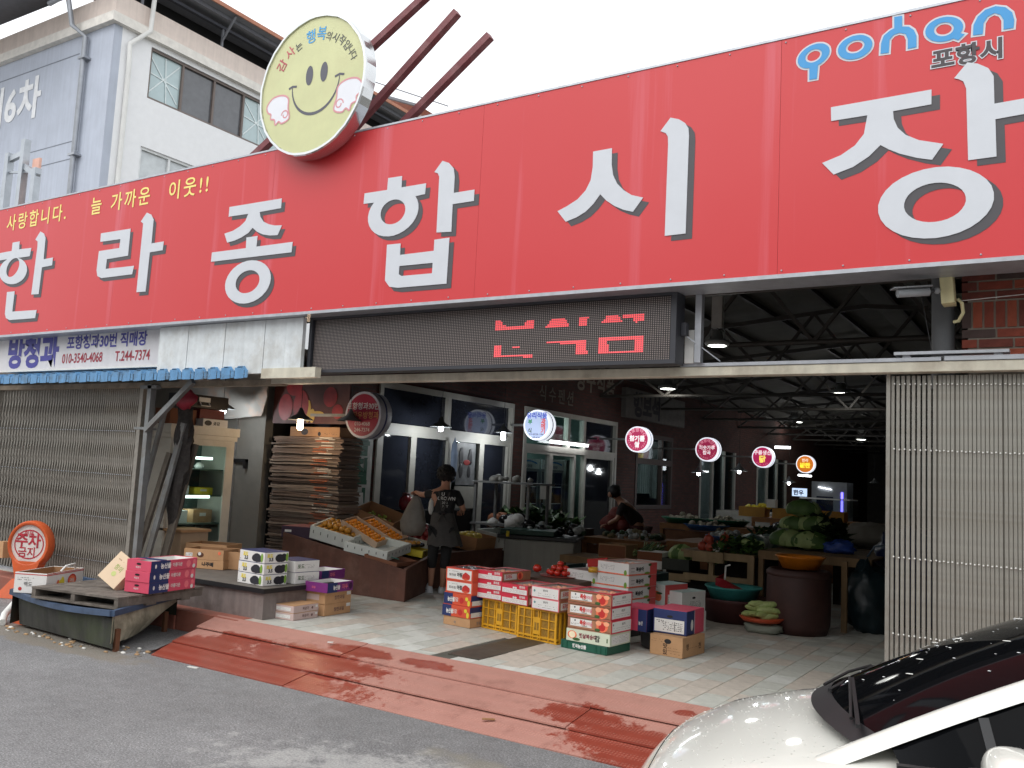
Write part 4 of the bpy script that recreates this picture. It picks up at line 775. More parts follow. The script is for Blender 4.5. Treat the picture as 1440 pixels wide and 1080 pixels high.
def window(par, x, y0, y1, z0, z1, n, fm, panes, fw=.06):
    f = MB(); f.box(x-.08, x+.02, y0, y1, z0, z0+fw, fm); f.box(x-.08, x+.02, y0, y1, z1-fw, z1, fm); f.box(x-.079, x+.019, y0, y0+fw, z0+fw, z1-fw, fm); f.box(x-.079, x+.019, y1-fw, y1, z0+fw, z1-fw, fm); w_ = (y1-y0)/n
    for k in range(1, n): f.box(x-.07, x+.015, y0+k*w_-fw/2, y0+k*w_+fw/2, z0+fw, z1-fw, fm)
    fo = f.build('window', par, world=True)
    for k in range(n):
        g = MB(); g.box(x-.05, x-.04, y0+k*w_+.03, y0+(k+1)*w_-.03, z0+.03, z1-.03, panes[k % len(panes)]); o = g.build('pane', None)
        o.data.transform(Matrix.Translation(-Vector(par.location))); o.parent = fo
    return fo
wo_ = window(lb, BX-.06, 12.19, 16.9, 9.93, 11.18, 5, wcol, [glass, gdk, gdk, glass, glass])
q = MB(); tp = S('tape_white', 220, 230, 230, rough=.6)
for y0, y1 in ((12.25, 13.05), (15.1, 15.95)):
    q.bar((BX-.09, y0, 10.1), (BX-.09, y1, 11.05), .03, .004, tp, (1, 0, 0)); q.bar((BX-.088, y0, 11.0), (BX-.088, y1, 10.1), .03, .004, tp, (1, 0, 0)); q.bar((BX-.086, y0, 10.6), (BX-.086, y1, 10.5), .03, .004, tp, (1, 0, 0)); q.bar((BX-.084, (y0+y1)/2, 11.1), (BX-.084, (y0+y1)/2+.1, 10.0), .03, .004, tp, (1, 0, 0))
q.build('window_tape', lb, world=True)
window(lb, BX-.06, 12.15, 14.6, 7.0, 8.75, 3, wfr, [S('curtained_glass', 196, 202, 204, rough=.15, spec=.7)])
q = MB(); tw = S('text_white', 232, 234, 236, rough=.7); text(q, '제6차', -23.75, BY-.012, 9.72, 1.12, tw, .03, sx=1.0, spacing=1.05); q.build('lettering', lb, world=True)
q = MB(); gl_ = S('render_joint', 130, 136, 146, rough=.9)
q.box(BX-4.9, BX-1.3, BY-.006, BY, 10.85, 10.875, gl_); q.box(BX-3.9, BX-1.1, BY-.006, BY, 8.72, 8.74, gl_); q.box(BX-3.9, BX-1.1, BY-.006, BY, 8.3, 8.32, gl_); q.box(BX-4.9, BX-4.87, BY-.0062, BY, 8.3, 10.85, gl_); q.build('render_joint', lb, world=True)
# far house behind the round sign
fh = thing('far_house', 'distant pale house with an orange roof edge, half hidden behind the round sign', 'house', (-26, 30, 0))
q = MB(); q.box(-32, -23.4, 28.4, 36, -.2, 16.6, S('far_wall', 226, 218, 205, rough=.8, var=.04)); q.build('wall', fh, world=True)
q = MB(); q.add([(-33, 28, 20.8), (-23.0, 28, 16.7), (-23.0, 37, 16.7), (-33, 37, 20.8)], [(0, 1, 2, 3), (3, 2, 1, 0)], fas); q.box(-27, -23.0, 27.9, 28.0, 16.5, 16.62, fas); q.bar((-33, 27.9, 20.8), (-23, 27.9, 16.7), .1, .25, soff, (0, 1, 0)); q.build('roof', fh, world=True)
q = MB(); q.bar((-27, 27.8, 18.9), (-21.5, 27.8, 16.4), .04, .05, soff, (0, 1, 0)); q.build('gutter', fh, world=True)

# unseen buildings across the street, added to cut low skylight into the hall
for i, (x0, x1, h, c) in enumerate(((-34, -20, 8.5, (190, 186, 178)), (-19.7, -8, 7.2, (176, 150, 132)), (-7.7, 3, 9.5, (196, 194, 188)), (3.3, 16, 7.6, (170, 170, 168)), (16.3, 34, 9, (186, 176, 160)))):
    t = thing('added_street_building', ['pale', 'brownish', 'tall white', 'grey', 'cream'][i]+' building added unseen across the street to block low skylight', 'building', ((x0+x1)/2, -14, 0)); q = MB(); q.box(x0, x1, -20, -12, -.4, h, S('street_wall_%d' % i, *c, rough=.85)); q.build('wall', t, world=True)
    for a in range(int((x1-x0)/2.6)):
        for z in (1.0, 4.2): q = MB(); q.box(x0+.8+a*2.6, x0+2.4+a*2.6, -12.02, -11.99, z, z+1.6, gdk); q.build('window', t, world=True)
# ================================================================ SHOPFRONTS ALONG THE HALL
fw_ = S('frame_offwhite', 176, 174, 166, rough=.5, dirt=lin(120, 114, 104), damt=.3); pd = S('pane_dark', 40, 43, 52, rough=.06, var=.1, spec=.6)
def glazing(nm):
    m = bpy.data.materials.new(nm); m.use_nodes = True; t = m.node_tree; N = t.nodes; L = t.links; N.remove(N['Principled BSDF'])
    g = N.new('ShaderNodeBsdfGlossy'); g.inputs['Roughness'].default_value = .03; tr = N.new('ShaderNodeBsdfTransparent'); tr.inputs[0].default_value = (.8, .86, .86, 1)
    f = N.new('ShaderNodeLayerWeight'); f.inputs[0].default_value = .5; p = N.new('ShaderNodeMath'); p.operation = 'POWER'; p.inputs[1].default_value = 4; L.new(f.outputs['Facing'], p.inputs[0])
    p2 = N.new('ShaderNodeMath'); p2.operation = 'MULTIPLY_ADD'; p2.inputs[1].default_value = .6; p2.inputs[2].default_value = .03; L.new(p.outputs[0], p2.inputs[0])
    mx = N.new('ShaderNodeMixShader'); L.new(p2.outputs[0], mx.inputs[0]); L.new(tr.outputs[0], mx.inputs[1]); L.new(g.outputs[0], mx.inputs[2])
    L.new(mx.outputs[0], N['Material Output'].inputs['Surface']); return m
clear = glazing('clear_glass')
def room(y0, y1, depth, m, label, h=3.0):
    q = MB(); x1 = XW-.2; x0 = x1-depth
    q.box(x0-.05, x0, y0-.3, y1+.3, 0, h, m); q.box(x0, x1-.002, y0-.35, y0-.3, 0, h, m); q.box(x0, x1-.002, y1+.3, y1+.35, 0, h, m); q.box(x0, x1-.002, y0-.3, y1+.3, h, h+.05, m)
    q.box(x0, x1-.002, y0-.3, y1+.3, -.05, 0, m); o = q.build('shop_room'); return tag(o, label, 'room')
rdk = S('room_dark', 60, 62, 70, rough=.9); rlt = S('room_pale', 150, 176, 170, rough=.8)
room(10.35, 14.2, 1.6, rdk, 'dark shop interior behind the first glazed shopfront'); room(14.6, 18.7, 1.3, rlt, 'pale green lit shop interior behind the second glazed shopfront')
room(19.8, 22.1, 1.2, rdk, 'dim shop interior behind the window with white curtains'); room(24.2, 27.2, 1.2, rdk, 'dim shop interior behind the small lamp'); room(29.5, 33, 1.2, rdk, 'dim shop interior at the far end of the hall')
def shopfront(name, label, y0, y1, bays, zt, ztr, pane_m, upper_m, sill=0.):
    """bays: list of (y0,y1); transom row above ztr"""
    t = thing(name, label, 'shopfront', (XW, (y0+y1)/2, 0)); F = .07
    q = MB(); q.box(XW-.1, XW+.03, y0, y1, zt-.09, zt, fw_); q.build('header', t, world=True)
    q = MB(); q.box(XW-.1, XW+.025, y0+.08, y1-.08, ztr-.05, ztr+.07, fw_); q.build('transom_rail', t, world=True)
    for y in (y0, y1-.08): q = MB(); q.box(XW-.1, XW+.03, y, y+.08, sill, zt-.09, fw_); q.build('jamb', t, world=True)
    for i, (a, b_) in enumerate(bays):
        pm = pane_m[i % len(pane_m)]; q = MB()
        q.box(XW-.09, XW+.015, a, a+F, sill, ztr-.05, fw_); q.box(XW-.09, XW+.015, b_-F, b_, sill, ztr-.05, fw_); q.box(XW-.088, XW+.013, a+F, b_-F, sill, sill+.12, fw_); q.box(XW-.088, XW+.013, a+F, b_-F, ztr-.11, ztr-.05, fw_)
        d_ = q.build('door_leaf', t, world=True); g = MB(); g.box(XW-.05, XW-.04, a+F, b_-F, sill+.12, ztr-.11, pm); o = g.build('pane', None); o.data.transform(Matrix.Translation(-Vector(t.location))); o.parent = d_
    ups = upper_m if isinstance(upper_m, list) else [(y0+.08, (y0+y1)/2, upper_m), ((y0+y1)/2, y1-.08, upper_m)]
    for a, b_, m in ups:
        q = MB(); q.box(XW-.05, XW-.04, a+.03, b_-.03, ztr+.07, zt-.09, m); q.build('transom_pane', t, world=True)
        if b_ < y1-.1: q = MB(); q.box(XW-.09, XW+.02, b_-.05, b_+.05, ztr+.07, zt-.09, fw_); q.build('transom_mullion', t, world=True)
    return t
shopfront('glazed_shopfront', 'wide off-white framed glass shopfront with dark panes behind the woman', 10.35, 14.2, [(10.43, 11.25), (11.25, 12.25), (12.25, 13.2), (13.2, 14.12)], 2.9, 2.2, [pd, pd, clear, pd], [(10.43, 12.15, pd), (12.15, 14.12, pd)])
shopfront('glazed_shopfront', 'off-white framed glass shopfront with a lit pale green interior and tube light', 14.6, 18.7, [(14.68, 15.7), (15.7, 16.75), (17.15, 18.6)], 2.9, 2.12, [clear, clear, pd], [(14.68, 16.4, clear), (16.4, 17.1, clear), (17.1, 18.62, pd)])
q = MB(); cur = S('curtain_white', 170, 174, 172, rough=.8, streak=.1)
n = 50; vs = []
for i in range(n+1):
    y = 20.7+1.35*i/n; vs += [(XW-.35+.04*sin(i*1.3), y, 1.15+(.12 if i < 30 else 0)), (XW-.35+.04*sin(i*1.3), y, 2.62)]
q.add(vs, [(2*i, 2*i+2, 2*i+3, 2*i+1) for i in range(n)], cur, True); tag(q.build('curtain'), 'white curtain hanging inside the third shop window', 'curtain')
t = thing('shop_window', 'dark framed shop window with white curtain right of the pink round sign', 'window', (XW, 21, .9))
q = MB(); bfm = S('frame_brown', 62, 50, 46, rough=.6)
for a, b_, c, d_ in ((19.8, 22.1, .9, 1.0), (19.8, 22.1, 2.65, 2.75), (19.8, 22.1, 2.0, 2.14), (19.8, 19.9, 1.0, 2.65), (22.0, 22.1, 1.0, 2.65), (21.35, 21.45, 1.0, 2.65)): q.box(XW-.09, XW+.02+.001*c, a, b_, c, d_, bfm)
q.build('frame', t, world=True); q = MB(); q.box(XW-.05, XW-.045, 19.9, 22, 1, 2.65, clear); q.build('pane', t, world=True)
for y0, y1, z0, z1 in ((24.2, 27.2, .5, 2.6), (29.5, 33, .4, 2.6)):
    t = thing('shop_window', 'dim framed shop window far back on the left wall%s' % (' below the orange round sign' if y0 > 28 else ' between the two farther magenta signs'), 'window', (XW, y0, z0)); q = MB()
    for k in range(4): yy = y0+k*(y1-y0)/3; q.box(XW-.05, XW+.02, yy-.05, yy+.05, z0, z1, fw_)
    q.build('frame', t, world=True); q = MB(); q.box(XW-.04, XW-.035, y0, y1, z0, z1, clear); q.build('pane', t, world=True)
    q = MB(); q.box(XW-.6, XW-.58, y0+.3, y1-.2, z0, z1-.1, cur); tag(q.build('curtain'), 'pale curtain strips behind the far shop window %s' % ('by the orange sign' if y0 > 28 else 'by the magenta sign'), 'curtain')
# things in the shops: poster, towel, drink fridges, papers
o = thing('poster', 'grey poster with figures and a red blotch hanging in the first shopfront', 'poster', (XW+.03, 12.7, 1.5))
q = MB(); q.box(XW+.02, XW+.028, 12.42, 12.98, 1.35, 2.08, S('poster_grey', 112, 114, 116, rough=.5, var=.3, scale=9)); q.build('sheet', o, world=True)
q = MB()
for yy, zz, r in ((12.55, 1.85, .09), (12.82, 1.83, .09), (12.56, 1.6, .08), (12.8, 1.58, .07)): q.ball((XW+.03, yy, zz), r, S('poster_dark', 44, 44, 48, rough=.6), 8, 6, (.03, .8, 1.6), .3, yy)
q.ball((XW+.033, 12.72, 1.74), .07, S('poster_red', 150, 40, 40, rough=.6), 8, 6, (.03, 1.5, .7)); q.build('print', o, world=True, kind='stuff')
q = MB(); q.box(XW+.02, XW+.03, 12.4, 13.05, .95, 1.33, S('paper_sheet', 150, 148, 140, rough=.7)); tag(q.build('paper_notice'), 'pale paper notice under the grey poster', 'notice')
q = MB(); q.ball((XW+.08, 12.28, 1.75), .14, S('towel_blue', 120, 134, 156, rough=.9, var=.2), 9, 8, (.3, .6, 2.6), .3, 3); tag(q.build('towel'), 'pale blue towel hanging on the shopfront beside the poster', 'towel')
q = MB(); q.box(XW+.02, XW+.025, 15.3, 15.55, 1.12, 1.42, S('paper_white', 190, 190, 184, rough=.7)); tag(q.build('paper_notice'), 'white paper notice taped to the lit shopfront door', 'notice')
q = MB(); q.box(XW-.055, XW-.052, 13.3, 13.95, 1.75, 2.0, S('teal_paper', 60, 120, 120, rough=.6)); tag(q.build('teal_banner'), 'teal cloth behind the right pane of the first shopfront', 'banner')
fb = S('fridge_body', 120, 124, 130, rough=.4); fg = S('fridge_glass', 30, 38, 66, rough=.1, spec=.7); fl = S('fridge_white', 214, 218, 222, rough=.4)
for k, (y, lab) in enumerate(((15.0, 'left of the two drinks fridges in the lit shop'), (16.05, 'right of the two drinks fridges in the lit shop'))):
    t = thing('drinks_fridge', lab+', with blue swoosh sign', 'fridge', (XW-.75, y+.45, 0), group='drinks fridges in the lit shop')
    q = MB(); q.box(XW-1.2, XW-.42, y, y+.95, 0, 1.72, fb); q.build('body', t, world=True)
    q = MB(); q.box(XW-.42, XW-.415, y+.06, y+.89, .2, 1.66, fg); q.build('glass_door', t, world=True)
    q = MB(); q.box(XW-.42, XW-.4, y, y+.95, 1.72, 1.92, fl); q.build('header_sign', t, world=True)
    q = MB(); sb_ = S('swoosh_blue', 60, 130, 200, rough=.4)
    pts = [(y+.1+.75*i/12, 1.80+.07*sin(pi*i/12*.9)) for i in range(13)]
    for (a, b1), (c, d1) in zip(pts, pts[1:]): q.quad((XW-.397, a, b1-.012), (XW-.397, c, d1-.012), (XW-.397, c, d1+.02), (XW-.397, a, b1+.02), sb_)
    text(q, 'Aqua 대리점', XW-.397, y+.3, 1.745, .07, S('text_navy', 30, 40, 90, rough=.5), .02, face='+X'); q.build('sign_print', t, world=True)
    for z in (.6, 1.0, 1.35): q = MB(); q.box(XW-.414, XW-.41, y+.08, y+.87, z, z+.015, fl); q.build('shelf_edge', t, world=True)
t = thing('grey_cabinet', 'grey steel cabinet standing right of the drinks fridges', 'cabinet', (XW-.7, 17.4, 0)); q = MB(); q.box(XW-1.1, XW-.4, 17.1, 17.55, 0, 1.95, graysteel); q.build('body', t, world=True); q = MB(); q.box(XW-.399, XW-.39, 17.32, 17.33, .1, 1.85, black); q.build('door_gap', t, world=True)
# vertical banner sign with green letters, apple banner
t = thing('vertical_sign', 'tall white vertical sign with green Korean letters right of the cardboard pile', 'sign', (XW+.1, 9.95, .8)); q = MB(); q.box(XW-.0, XW+.06, 9.72, 10.22, .7, 2.2, S('banner_white', 178, 180, 176, rough=.6)); q.build('sign_board', t, world=True)
gm = S('letter_green', 24, 84, 62, rough=.5)
q = MB()
for ch, z in (('품', 1.78), ('질', 1.36), ('보', .94)): text(q, ch, XW+.063, 9.78, z, .4, gm, .05, face='+X')
text(q, '증', XW+.063, 9.78, .56, .4, gm, .03, face='+X'); q.build('lettering', t, world=True)
bnr = thing('apple_banner', 'dim fruit banner with red apples and yellow bananas above the cardboard pile', 'banner', (-9.1, 8.95, 2.15)); q = MB(); q.box(-9.75, -8.3, 8.95, 8.965, 2.13, 2.95, S('banner_dark', 70, 34, 30, rough=.6, var=.3)); q.build('sheet', bnr, world=True)
ar = S('apple_print', 128, 26, 30, rough=.5, var=.3, scale=5); ay = S('banana_print', 168, 140, 60, rough=.5, var=.2)
for cx, cz, a, b_, m, nm in ((-9.5, 2.36, .14, .19, ar, 'apple_print'), (-9.2, 2.38, .15, .22, ar, 'apple_print'), (-9.35, 2.66, .16, .14, ar, 'apple_print'), (-8.65, 2.5, .13, .14, ar, 'apple_print'), (-8.5, 2.3, .1, .1, ar, 'apple_print'), (-9.05, 2.3, .05, .16, ay, 'banana_print'), (-8.97, 2.24, .05, .1, ay, 'banana_print'), (-8.87, 2.27, .12, .035, ay, 'banana_print')):
    q = MB(); q.poly([[(cx+a*cos(k*pi/9), cz+b_*sin(k*pi/9)) for k in range(18)]], 8.945-.001*abs(cx-8) % .004, m); q.build(nm, bnr, world=True)
# dark name board high on the brick wall
t = thing('dark_signboard', 'unlit grey signboard with big dark Korean letters high on the brick wall', 'sign', (XW+.1, 20.3, 3.1)); q = MB(); q.box(XW+.0, XW+.12, 18.9, 22.6, 3.05, 3.75, S('board_dim', 96, 92, 88, rough=.6, var=.2)); q.build('board', t, world=True)
q = MB(); text(q, '행보석', XW+.123, 19.3, 3.17, .6, S('letter_black', 26, 26, 34, rough=.6), .05, face='+X'); q.build('lettering', t, world=True)
t = thing('dark_signboard', 'faint letters sign on the brick wall above the lit shopfront', 'sign', (XW, 16, 3.2)); q = MB(); text(q, '식수펜션', XW+.012, 15.1, 3.1, .34, S('letter_faint', 120, 110, 100, rough=.8), .01, face='+X', spacing=1.4); text(q, '영구식품', XW+.012, 16.6, 3.5, .5, S('letter_faint', 120, 110, 100, rough=.8), .03, face='+X', spacing=1.1); q.build('lettering', t, world=True)
q = MB(); text(q, '정우수산', -9.97, 0, 0, .2, S('letter_faint', 120, 110, 100, rough=.8), .02)
# ---------------------------------------------------------------- round lit shop signs
def lit_sign(x, y, z, d, face, lines, label, e=1.0, rimc=(235, 240, 250), depth=.22, unlit=False):
    t = thing('round_shop_sign', label, 'sign', (x, y, z), group=None); R_ = Matrix.Rotation(radians(90), 3, 'X'); r = d/2
    fm = S('rf_%d_%d_%d' % face, *face, emit=e*.72) if not unlit else S('rd_%d_%d_%d' % face, *face, rough=.4)
    rm = M('rim_lit', lin(*rimc), emit=.8) if not unlit else S('rim_unlit', 190, 190, 200, rough=.4)
    q = MB(); q.lathe([(r, 0), (r, depth), (r*.93, depth+.001), (0, depth+.001)], rm, 40, R=Matrix.Rotation(radians(-90), 3, 'X')); q.lathe([(r, -.001), (r*.9, -.001)], rm, 40, R=Matrix.Rotation(radians(-90), 3, 'X')); q.build('drum', t)
    q = MB(); q.lathe([(r*1.004, depth*.45), (r*1.004, depth*.6)], S('rim_band', 70, 76, 120, rough=.4), 40, R=Matrix.Rotation(radians(-90), 3, 'X')); q.build('band', t)
    q = MB(); q.poly([[(r*.9*cos(2*pi*k/36), r*.9*sin(2*pi*k/36)) for k in range(36)]], -.003, fm); q.build('face', t)
    q = MB()
    for s_, cz, size, colr, bold in lines:
        m = S('tl_%d_%d_%d' % colr, *colr, emit=.75) if not unlit else S('tu_%d_%d_%d' % colr, *colr, rough=.5)
        if s_.startswith('^') or s_.startswith('_'):
            chs = s_[1:]; n = len(chs); sp = size*1.0/(r*.72)
            for i, ch in enumerate(chs):
                a = (pi/2+sp*(n-1)/2-sp*i) if s_[0] == '^' else (-pi/2-sp*(n-1)/2+sp*i); ro = a-pi/2 if s_[0] == '^' else a+pi/2; rr = r*(.62 if s_[0] == '^' else .78)
                text(q, ch, rr*cos(a)-size*.45*cos(ro), -.006, rr*sin(a)-size*.45*sin(ro), size, m, bold, rot=ro)
        else: text(q, s_, cz[0], -.006, cz[1], size, m, bold, align='CENTER')
    q.build('lettering', t)
    q = MB(); q.bar((-.0-r, depth/2, .0), (-(x-XW), depth/2, 0), .04, .04, graysteel); q.build('bracket', t)
    return t
lit_sign(-7.95, 8.85, 2.25, .62, (150, 26, 56), [('포항청과30번', (0, .08), .1, (200, 190, 190), .02), ('매장우방청과', (0, -.04), .1, (200, 140, 90), .02), ('010-4068', (0, -.14), .07, (200, 180, 180), .01), ('244-7374', (0, -.22), .07, (200, 180, 180), .01)], 'unlit dark red round sign with white Korean lettering beside the cardboard pile', unlit=True)
lit_sign(-8.37, 14.03, 2.50, .56, (176, 190, 222), [('유리식품', (0, .13), .12, (60, 80, 170), .03), ('과', (.14, .03), .11, (190, 60, 50), .03), ('메', (.14, -.06), .11, (190, 60, 50), .03), ('기', (.14, -.15), .11, (190, 60, 50), .03), ('부', (-.14, .02), .1, (40, 120, 70), .04), ('식', (-.14, -.14), .1, (50, 70, 50), .03), ('010-8028-1184', (0, -.19), .05, (60, 60, 90), .01), ('249-4141', (0, -.245), .05, (60, 60, 90), .01)], 'white lit round sign with blue and red Korean lettering beside the tube light', e=.85)
lit_sign(-8.04, 17.74, 2.47, .56, (196, 60, 104), [('^형보방아간', None, .1, (236, 180, 196), .01), ('참기름', (0, -.03), .13, (245, 245, 245), .04), ('쌀', (0, -.16), .13, (245, 245, 245), .04), ('_054)232-4894', None, .05, (236, 180, 196), .0)], 'magenta lit round sign with three large white letters, second lit sign from the front', e=.75)
lit_sign(-7.55, 20.71, 2.42, .58, (176, 44, 86), [('^꽃보방아간집', None, .09, (220, 150, 170), .01), ('미숫가루', (0, .0), .11, (235, 220, 225), .03), ('잡곡', (0, -.12), .11, (235, 220, 225), .03), ('_054)246-5091', None, .05, (220, 160, 170), 0)], 'magenta lit round sign with two rows of small letters, third lit sign from the front', e=.65)
lit_sign(-7.25, 24.22, 2.40, .58, (196, 40, 96), [('구룡생선', (0, .07), .13, (240, 220, 226), .03), ('닭', (0, -.13), .2, (250, 230, 110), .05), ('_054-246', None, .05, (230, 160, 170), 0)], 'magenta lit round sign with one large yellow letter, fourth lit sign from the front', e=.7)
lit_sign(-7.2, 28.55, 2.37, .56, (214, 120, 34), [('한라', (0, .08), .11, (245, 225, 200), .02), ('반찬', (0, -.1), .17, (250, 235, 70), .05)], 'orange lit round sign with yellow letters, farthest of the lit signs', e=.85)
# ---------------------------------------------------------------- lamps
shade = S('lamp_shade', 96, 98, 98, rough=.45, metal=.3); bw_ = M('bulb_white', lin(245, 250, 255), emit=14); bwm = M('bulb_warm', lin(255, 226, 190), emit=14); hbm = M('highbay_lens', lin(250, 252, 245), emit=9)
def plight(x, y, z, e, c, r=.06):
    l = bpy.data.lights.new('lamp_light', 'POINT'); l.energy = e; l.color = c; l.shadow_soft_size = r; o = bpy.data.objects.new('lamp_light', l); COL.objects.link(o); o.location = (x, y, z); o['kind'] = 'helper'; return o
def pendant(x, y, z, top, lab, warm=False, on=True, s=1., e=14, long_=False):
    t = thing('pendant_lamp', lab, 'lamp', (x, y, z), group='pendant lamps over the stalls')
    q = MB(); q.lathe([(.17*s, 0), (.165*s, .008), (.06*s, .075*s), (.035*s, .12*s), (.02*s, .16*s), (0, .165*s)], shade, 22); q.lathe([(.168*s, .002), (.05*s, .06*s)], shade, 22); q.build('lamp_shade', t)
    q = MB(); q.tube([(0, 0, .15*s), (0, 0, top-z)], .004, black, 5); q.build('cord', t)
    if on:
        q = MB(); h = .11 if long_ else .045; q.lathe([(0, .03), (.035, .03), (.04, .0), (.04, -h), (.03, -h-.02), (0, -h-.025)], bwm if warm else bw_, 14); q.build('bulb', t)
        plight(x, y, z-h-.06, e*1.4, (1, .72, .45) if warm else (.92, .97, 1), .05)
    return t
pendant(-10.1, 8.35, 2.28, 3.05, 'white lit pendant lamp hanging in front of the white tarp', e=9)
pendant(-8.74, 8.51, 2.15, 3.05, 'warm lit pendant lamp with a long bulb hanging before the apple banner', True, e=6, long_=True)
pendant(-8.12, 8.8, 2.16, 3.05, 'unlit pale pendant lamp hanging before the dark red round sign', on=False)
pendant(-8.5, 11.3, 2.26, 4.1, 'white lit pendant lamp above the woman', e=9)
pendant(-8.55, 13.2, 2.3, 4.1, 'white lit pendant lamp with a long bulb, left of the white round sign', e=9, long_=True)
for (x, y, z, lab, s) in ((-7.7, 20.6, 1.85, 'far white lit pendant lamp below the third round sign, left one', 1.), (-7.0, 21.5, 1.95, 'far white lit pendant lamp between the third and fourth round signs', 1.2), (-6.6, 24.5, 1.75, 'far pendant lamp below the fourth round sign', 1.), (-5.6, 31, 1.9, 'far unlit pendant lamp at the right of the far fridge', 1.)):
    pendant(x, y, z, 3.6, lab, s=s, e=5, on='unlit' not in lab)
hk = S('highbay_housing', 120, 122, 120, rough=.5)
for x, y, z, lab, L_ in ((-3.2, 9.0, 3.02, 'high bay lamp with a tall grey driver box, nearest to the gap under the board', .42), (-4.38, 20.29, 3.71, 'high bay lamp right of the middle of the hall', .3), (-7.4, 28.0, 3.74, 'high bay lamp above the fourth round sign, upper of two', .5), (-8.4, 32.2, 3.95, 'high bay lamp above the fourth round sign, lower of two', .3), (-6.6, 34, 3.48, 'far single high bay lamp near the right gate', .2), (-7.27, 17.5, 3.53, 'high bay lamp high beside the dark signboard', .2)):
    t = thing('high_bay_lamp', lab, 'lamp', (x, y, z), group='high bay lamps under the hall roof')
    q = MB(); q.lathe([(.17, 0), (.21, .03), (.2, .07), (.1, .1), (.08, .2), (0, .21)], hk, 24); q.build('housing', t)
    q = MB(); q.lathe([(.15, .002), (0, .001)], hbm, 24); q.build('lens', t)
    q = MB(); q.box(-.09, .09, -.06, .06, .24, .24+L_, S('driver_box', 150, 150, 146, rough=.5)); q.box(-.01, .01, -.01, .01, .2, min(4.5-z, 1.1), hk); q.build('driver_box', t)
    q = MB(); q.tube([(-.13, 0, .06), (-.13, 0, .2), (-.06, 0, .27), (.06, 0, .27), (.13, 0, .2), (.13, 0, .06)], .01, hk, 6); q.build('bracket', t)
    if y < 10: t.scale = (.62, .62, .8)
    plight(x, y, z-.08, 4 if y < 10 else 9, (1, 1, .95), .14)
t = thing('tube_light', 'bright white tube light mounted across the lit shopfront', 'tube light', (XW+.08, 16.3, 2.3)); q = MB(); q.box(XW+.05, XW+.12, 15.55, 17.1, 2.25, 2.3, M('tube_white', lin(250, 252, 255), emit=7)); q.build('tube', t, world=True); q = MB(); q.box(XW+.03, XW+.13, 15.5, 17.15, 2.3, 2.325, white); q.build('fitting', t, world=True)
q = MB(); q.box(-7.45, -7.3, 28.7, 29.8, 2.0, 2.05, M('tube_white', lin(250, 252, 255), emit=7)); tag(q.build('tube_light'), 'small bright tube light right under the orange round sign', 'tube light')
q = MB(); q.box(-7.0, -6.6, 24.5, 24.6, 2.66, 2.72, M('tube_white', lin(250, 252, 255), emit=7)); tag(q.build('tube_light'), 'small bright light just right of the fourth round sign', 'tube light')
plight(XW-.5, 16, 2.6, 12, (.85, 1, .97), .2); plight(XW-.3, 21, 2.5, 6, (.85, .95, 1), .2); plight(XW-.4, 25.5, 2.4, 4, (.85, .95, 1), .2); plight(XW-.4, 31, 2.4, 4, (.85, .95, 1), .2); plight(-6, 29, 2.2, 6, (.9, .95, 1), .2)
# grey duct stub below the roof, unlit blower
q = MB(); q.tube([(-8.35, 9.4, 2.95), (-7.75, 9.4, 3.2)], .05, graysteel, 8); tag(q.build('duct_pipe'), 'short grey pipe slanting above the dark red round sign', 'pipe')
# ---------------------------------------------------------------- far fridge with blue light, rear stall blocks
t = thing('blue_lit_fridge', 'far grey display fridge with a violet blue light strip on its edge', 'fridge', (-6.2, 28.6, 0)); q = MB(); q.box(-7.0, -5.95, 28.6, 29.5, 0, 1.85, S('fridge_grey', 150, 154, 160, rough=.4)); q.build('body', t, world=True)
q = MB(); q.box(-6.12, -6.06, 28.58, 28.6, .45, 1.55, M('led_violet', lin(110, 100, 245), emit=3)); q.build('light_strip', t, world=True); q = MB(); q.box(-6.85, -6.35, 28.585, 28.6, .9, 1.4, fg); q.build('window', t, world=True); q = MB(); q.bar((-6.8, 28.58, 1.68), (-6.4, 28.58, 1.62), .03, .01, M('tube_white', lin(250, 252, 255), emit=7)); q.build('lamp', t, world=True)
# ================================================================ CARTONS
kraft = S('kraft', 188, 146, 106, rough=.8, var=.08, scale=9); kin = S('kraft_inside', 150, 112, 78, rough=.85, var=.1)
pinkc = S('carton_pink', 212, 78, 104, rough=.5, var=.05); navy = S('carton_navy', 36, 50, 100, rough=.5, var=.06); cwh = S('carton_white', 224, 222, 218, rough=.6, var=.05); cred = S('carton_red', 206, 42, 66, rough=.5, var=.05)
corg = S('carton_orange', 214, 84, 54, rough=.5, var=.05); cpur = S('carton_purple', 120, 44, 118, rough=.5, var=.06); ccrm = S('carton_cream', 214, 190, 160, rough=.7, var=.05); clil = S('carton_lilac', 196, 172, 166, rough=.7, var=.05)
pblk = S('print_black', 34, 32, 34, rough=.6, var=.0); pgrn = S('print_green', 120, 160, 60, rough=.6, var=.1); pred = S('print_red', 196, 44, 40, rough=.6, var=.1); ppch = S('print_peach', 236, 120, 84, rough=.6, var=.25, scale=30); pyel = S('print_yellow', 226, 206, 60, rough=.6, var=.05); pdg = S('print_darkgreen', 60, 90, 44, rough=.6, var=.3, scale=40)
ptan = S('print_wood', 168, 116, 86, rough=.7, var=.2, scale=14, streak=.1); sage = S('carton_sage', 206, 212, 190, rough=.6, var=.05); blab = S('print_grey', 120, 118, 116, rough=.6); pnk2 = S('print_pink', 232, 120, 130, rough=.6)
pgrape = S('print_grape', 34, 34, 42, rough=.6, var=.5, scale=60)
PR = {}
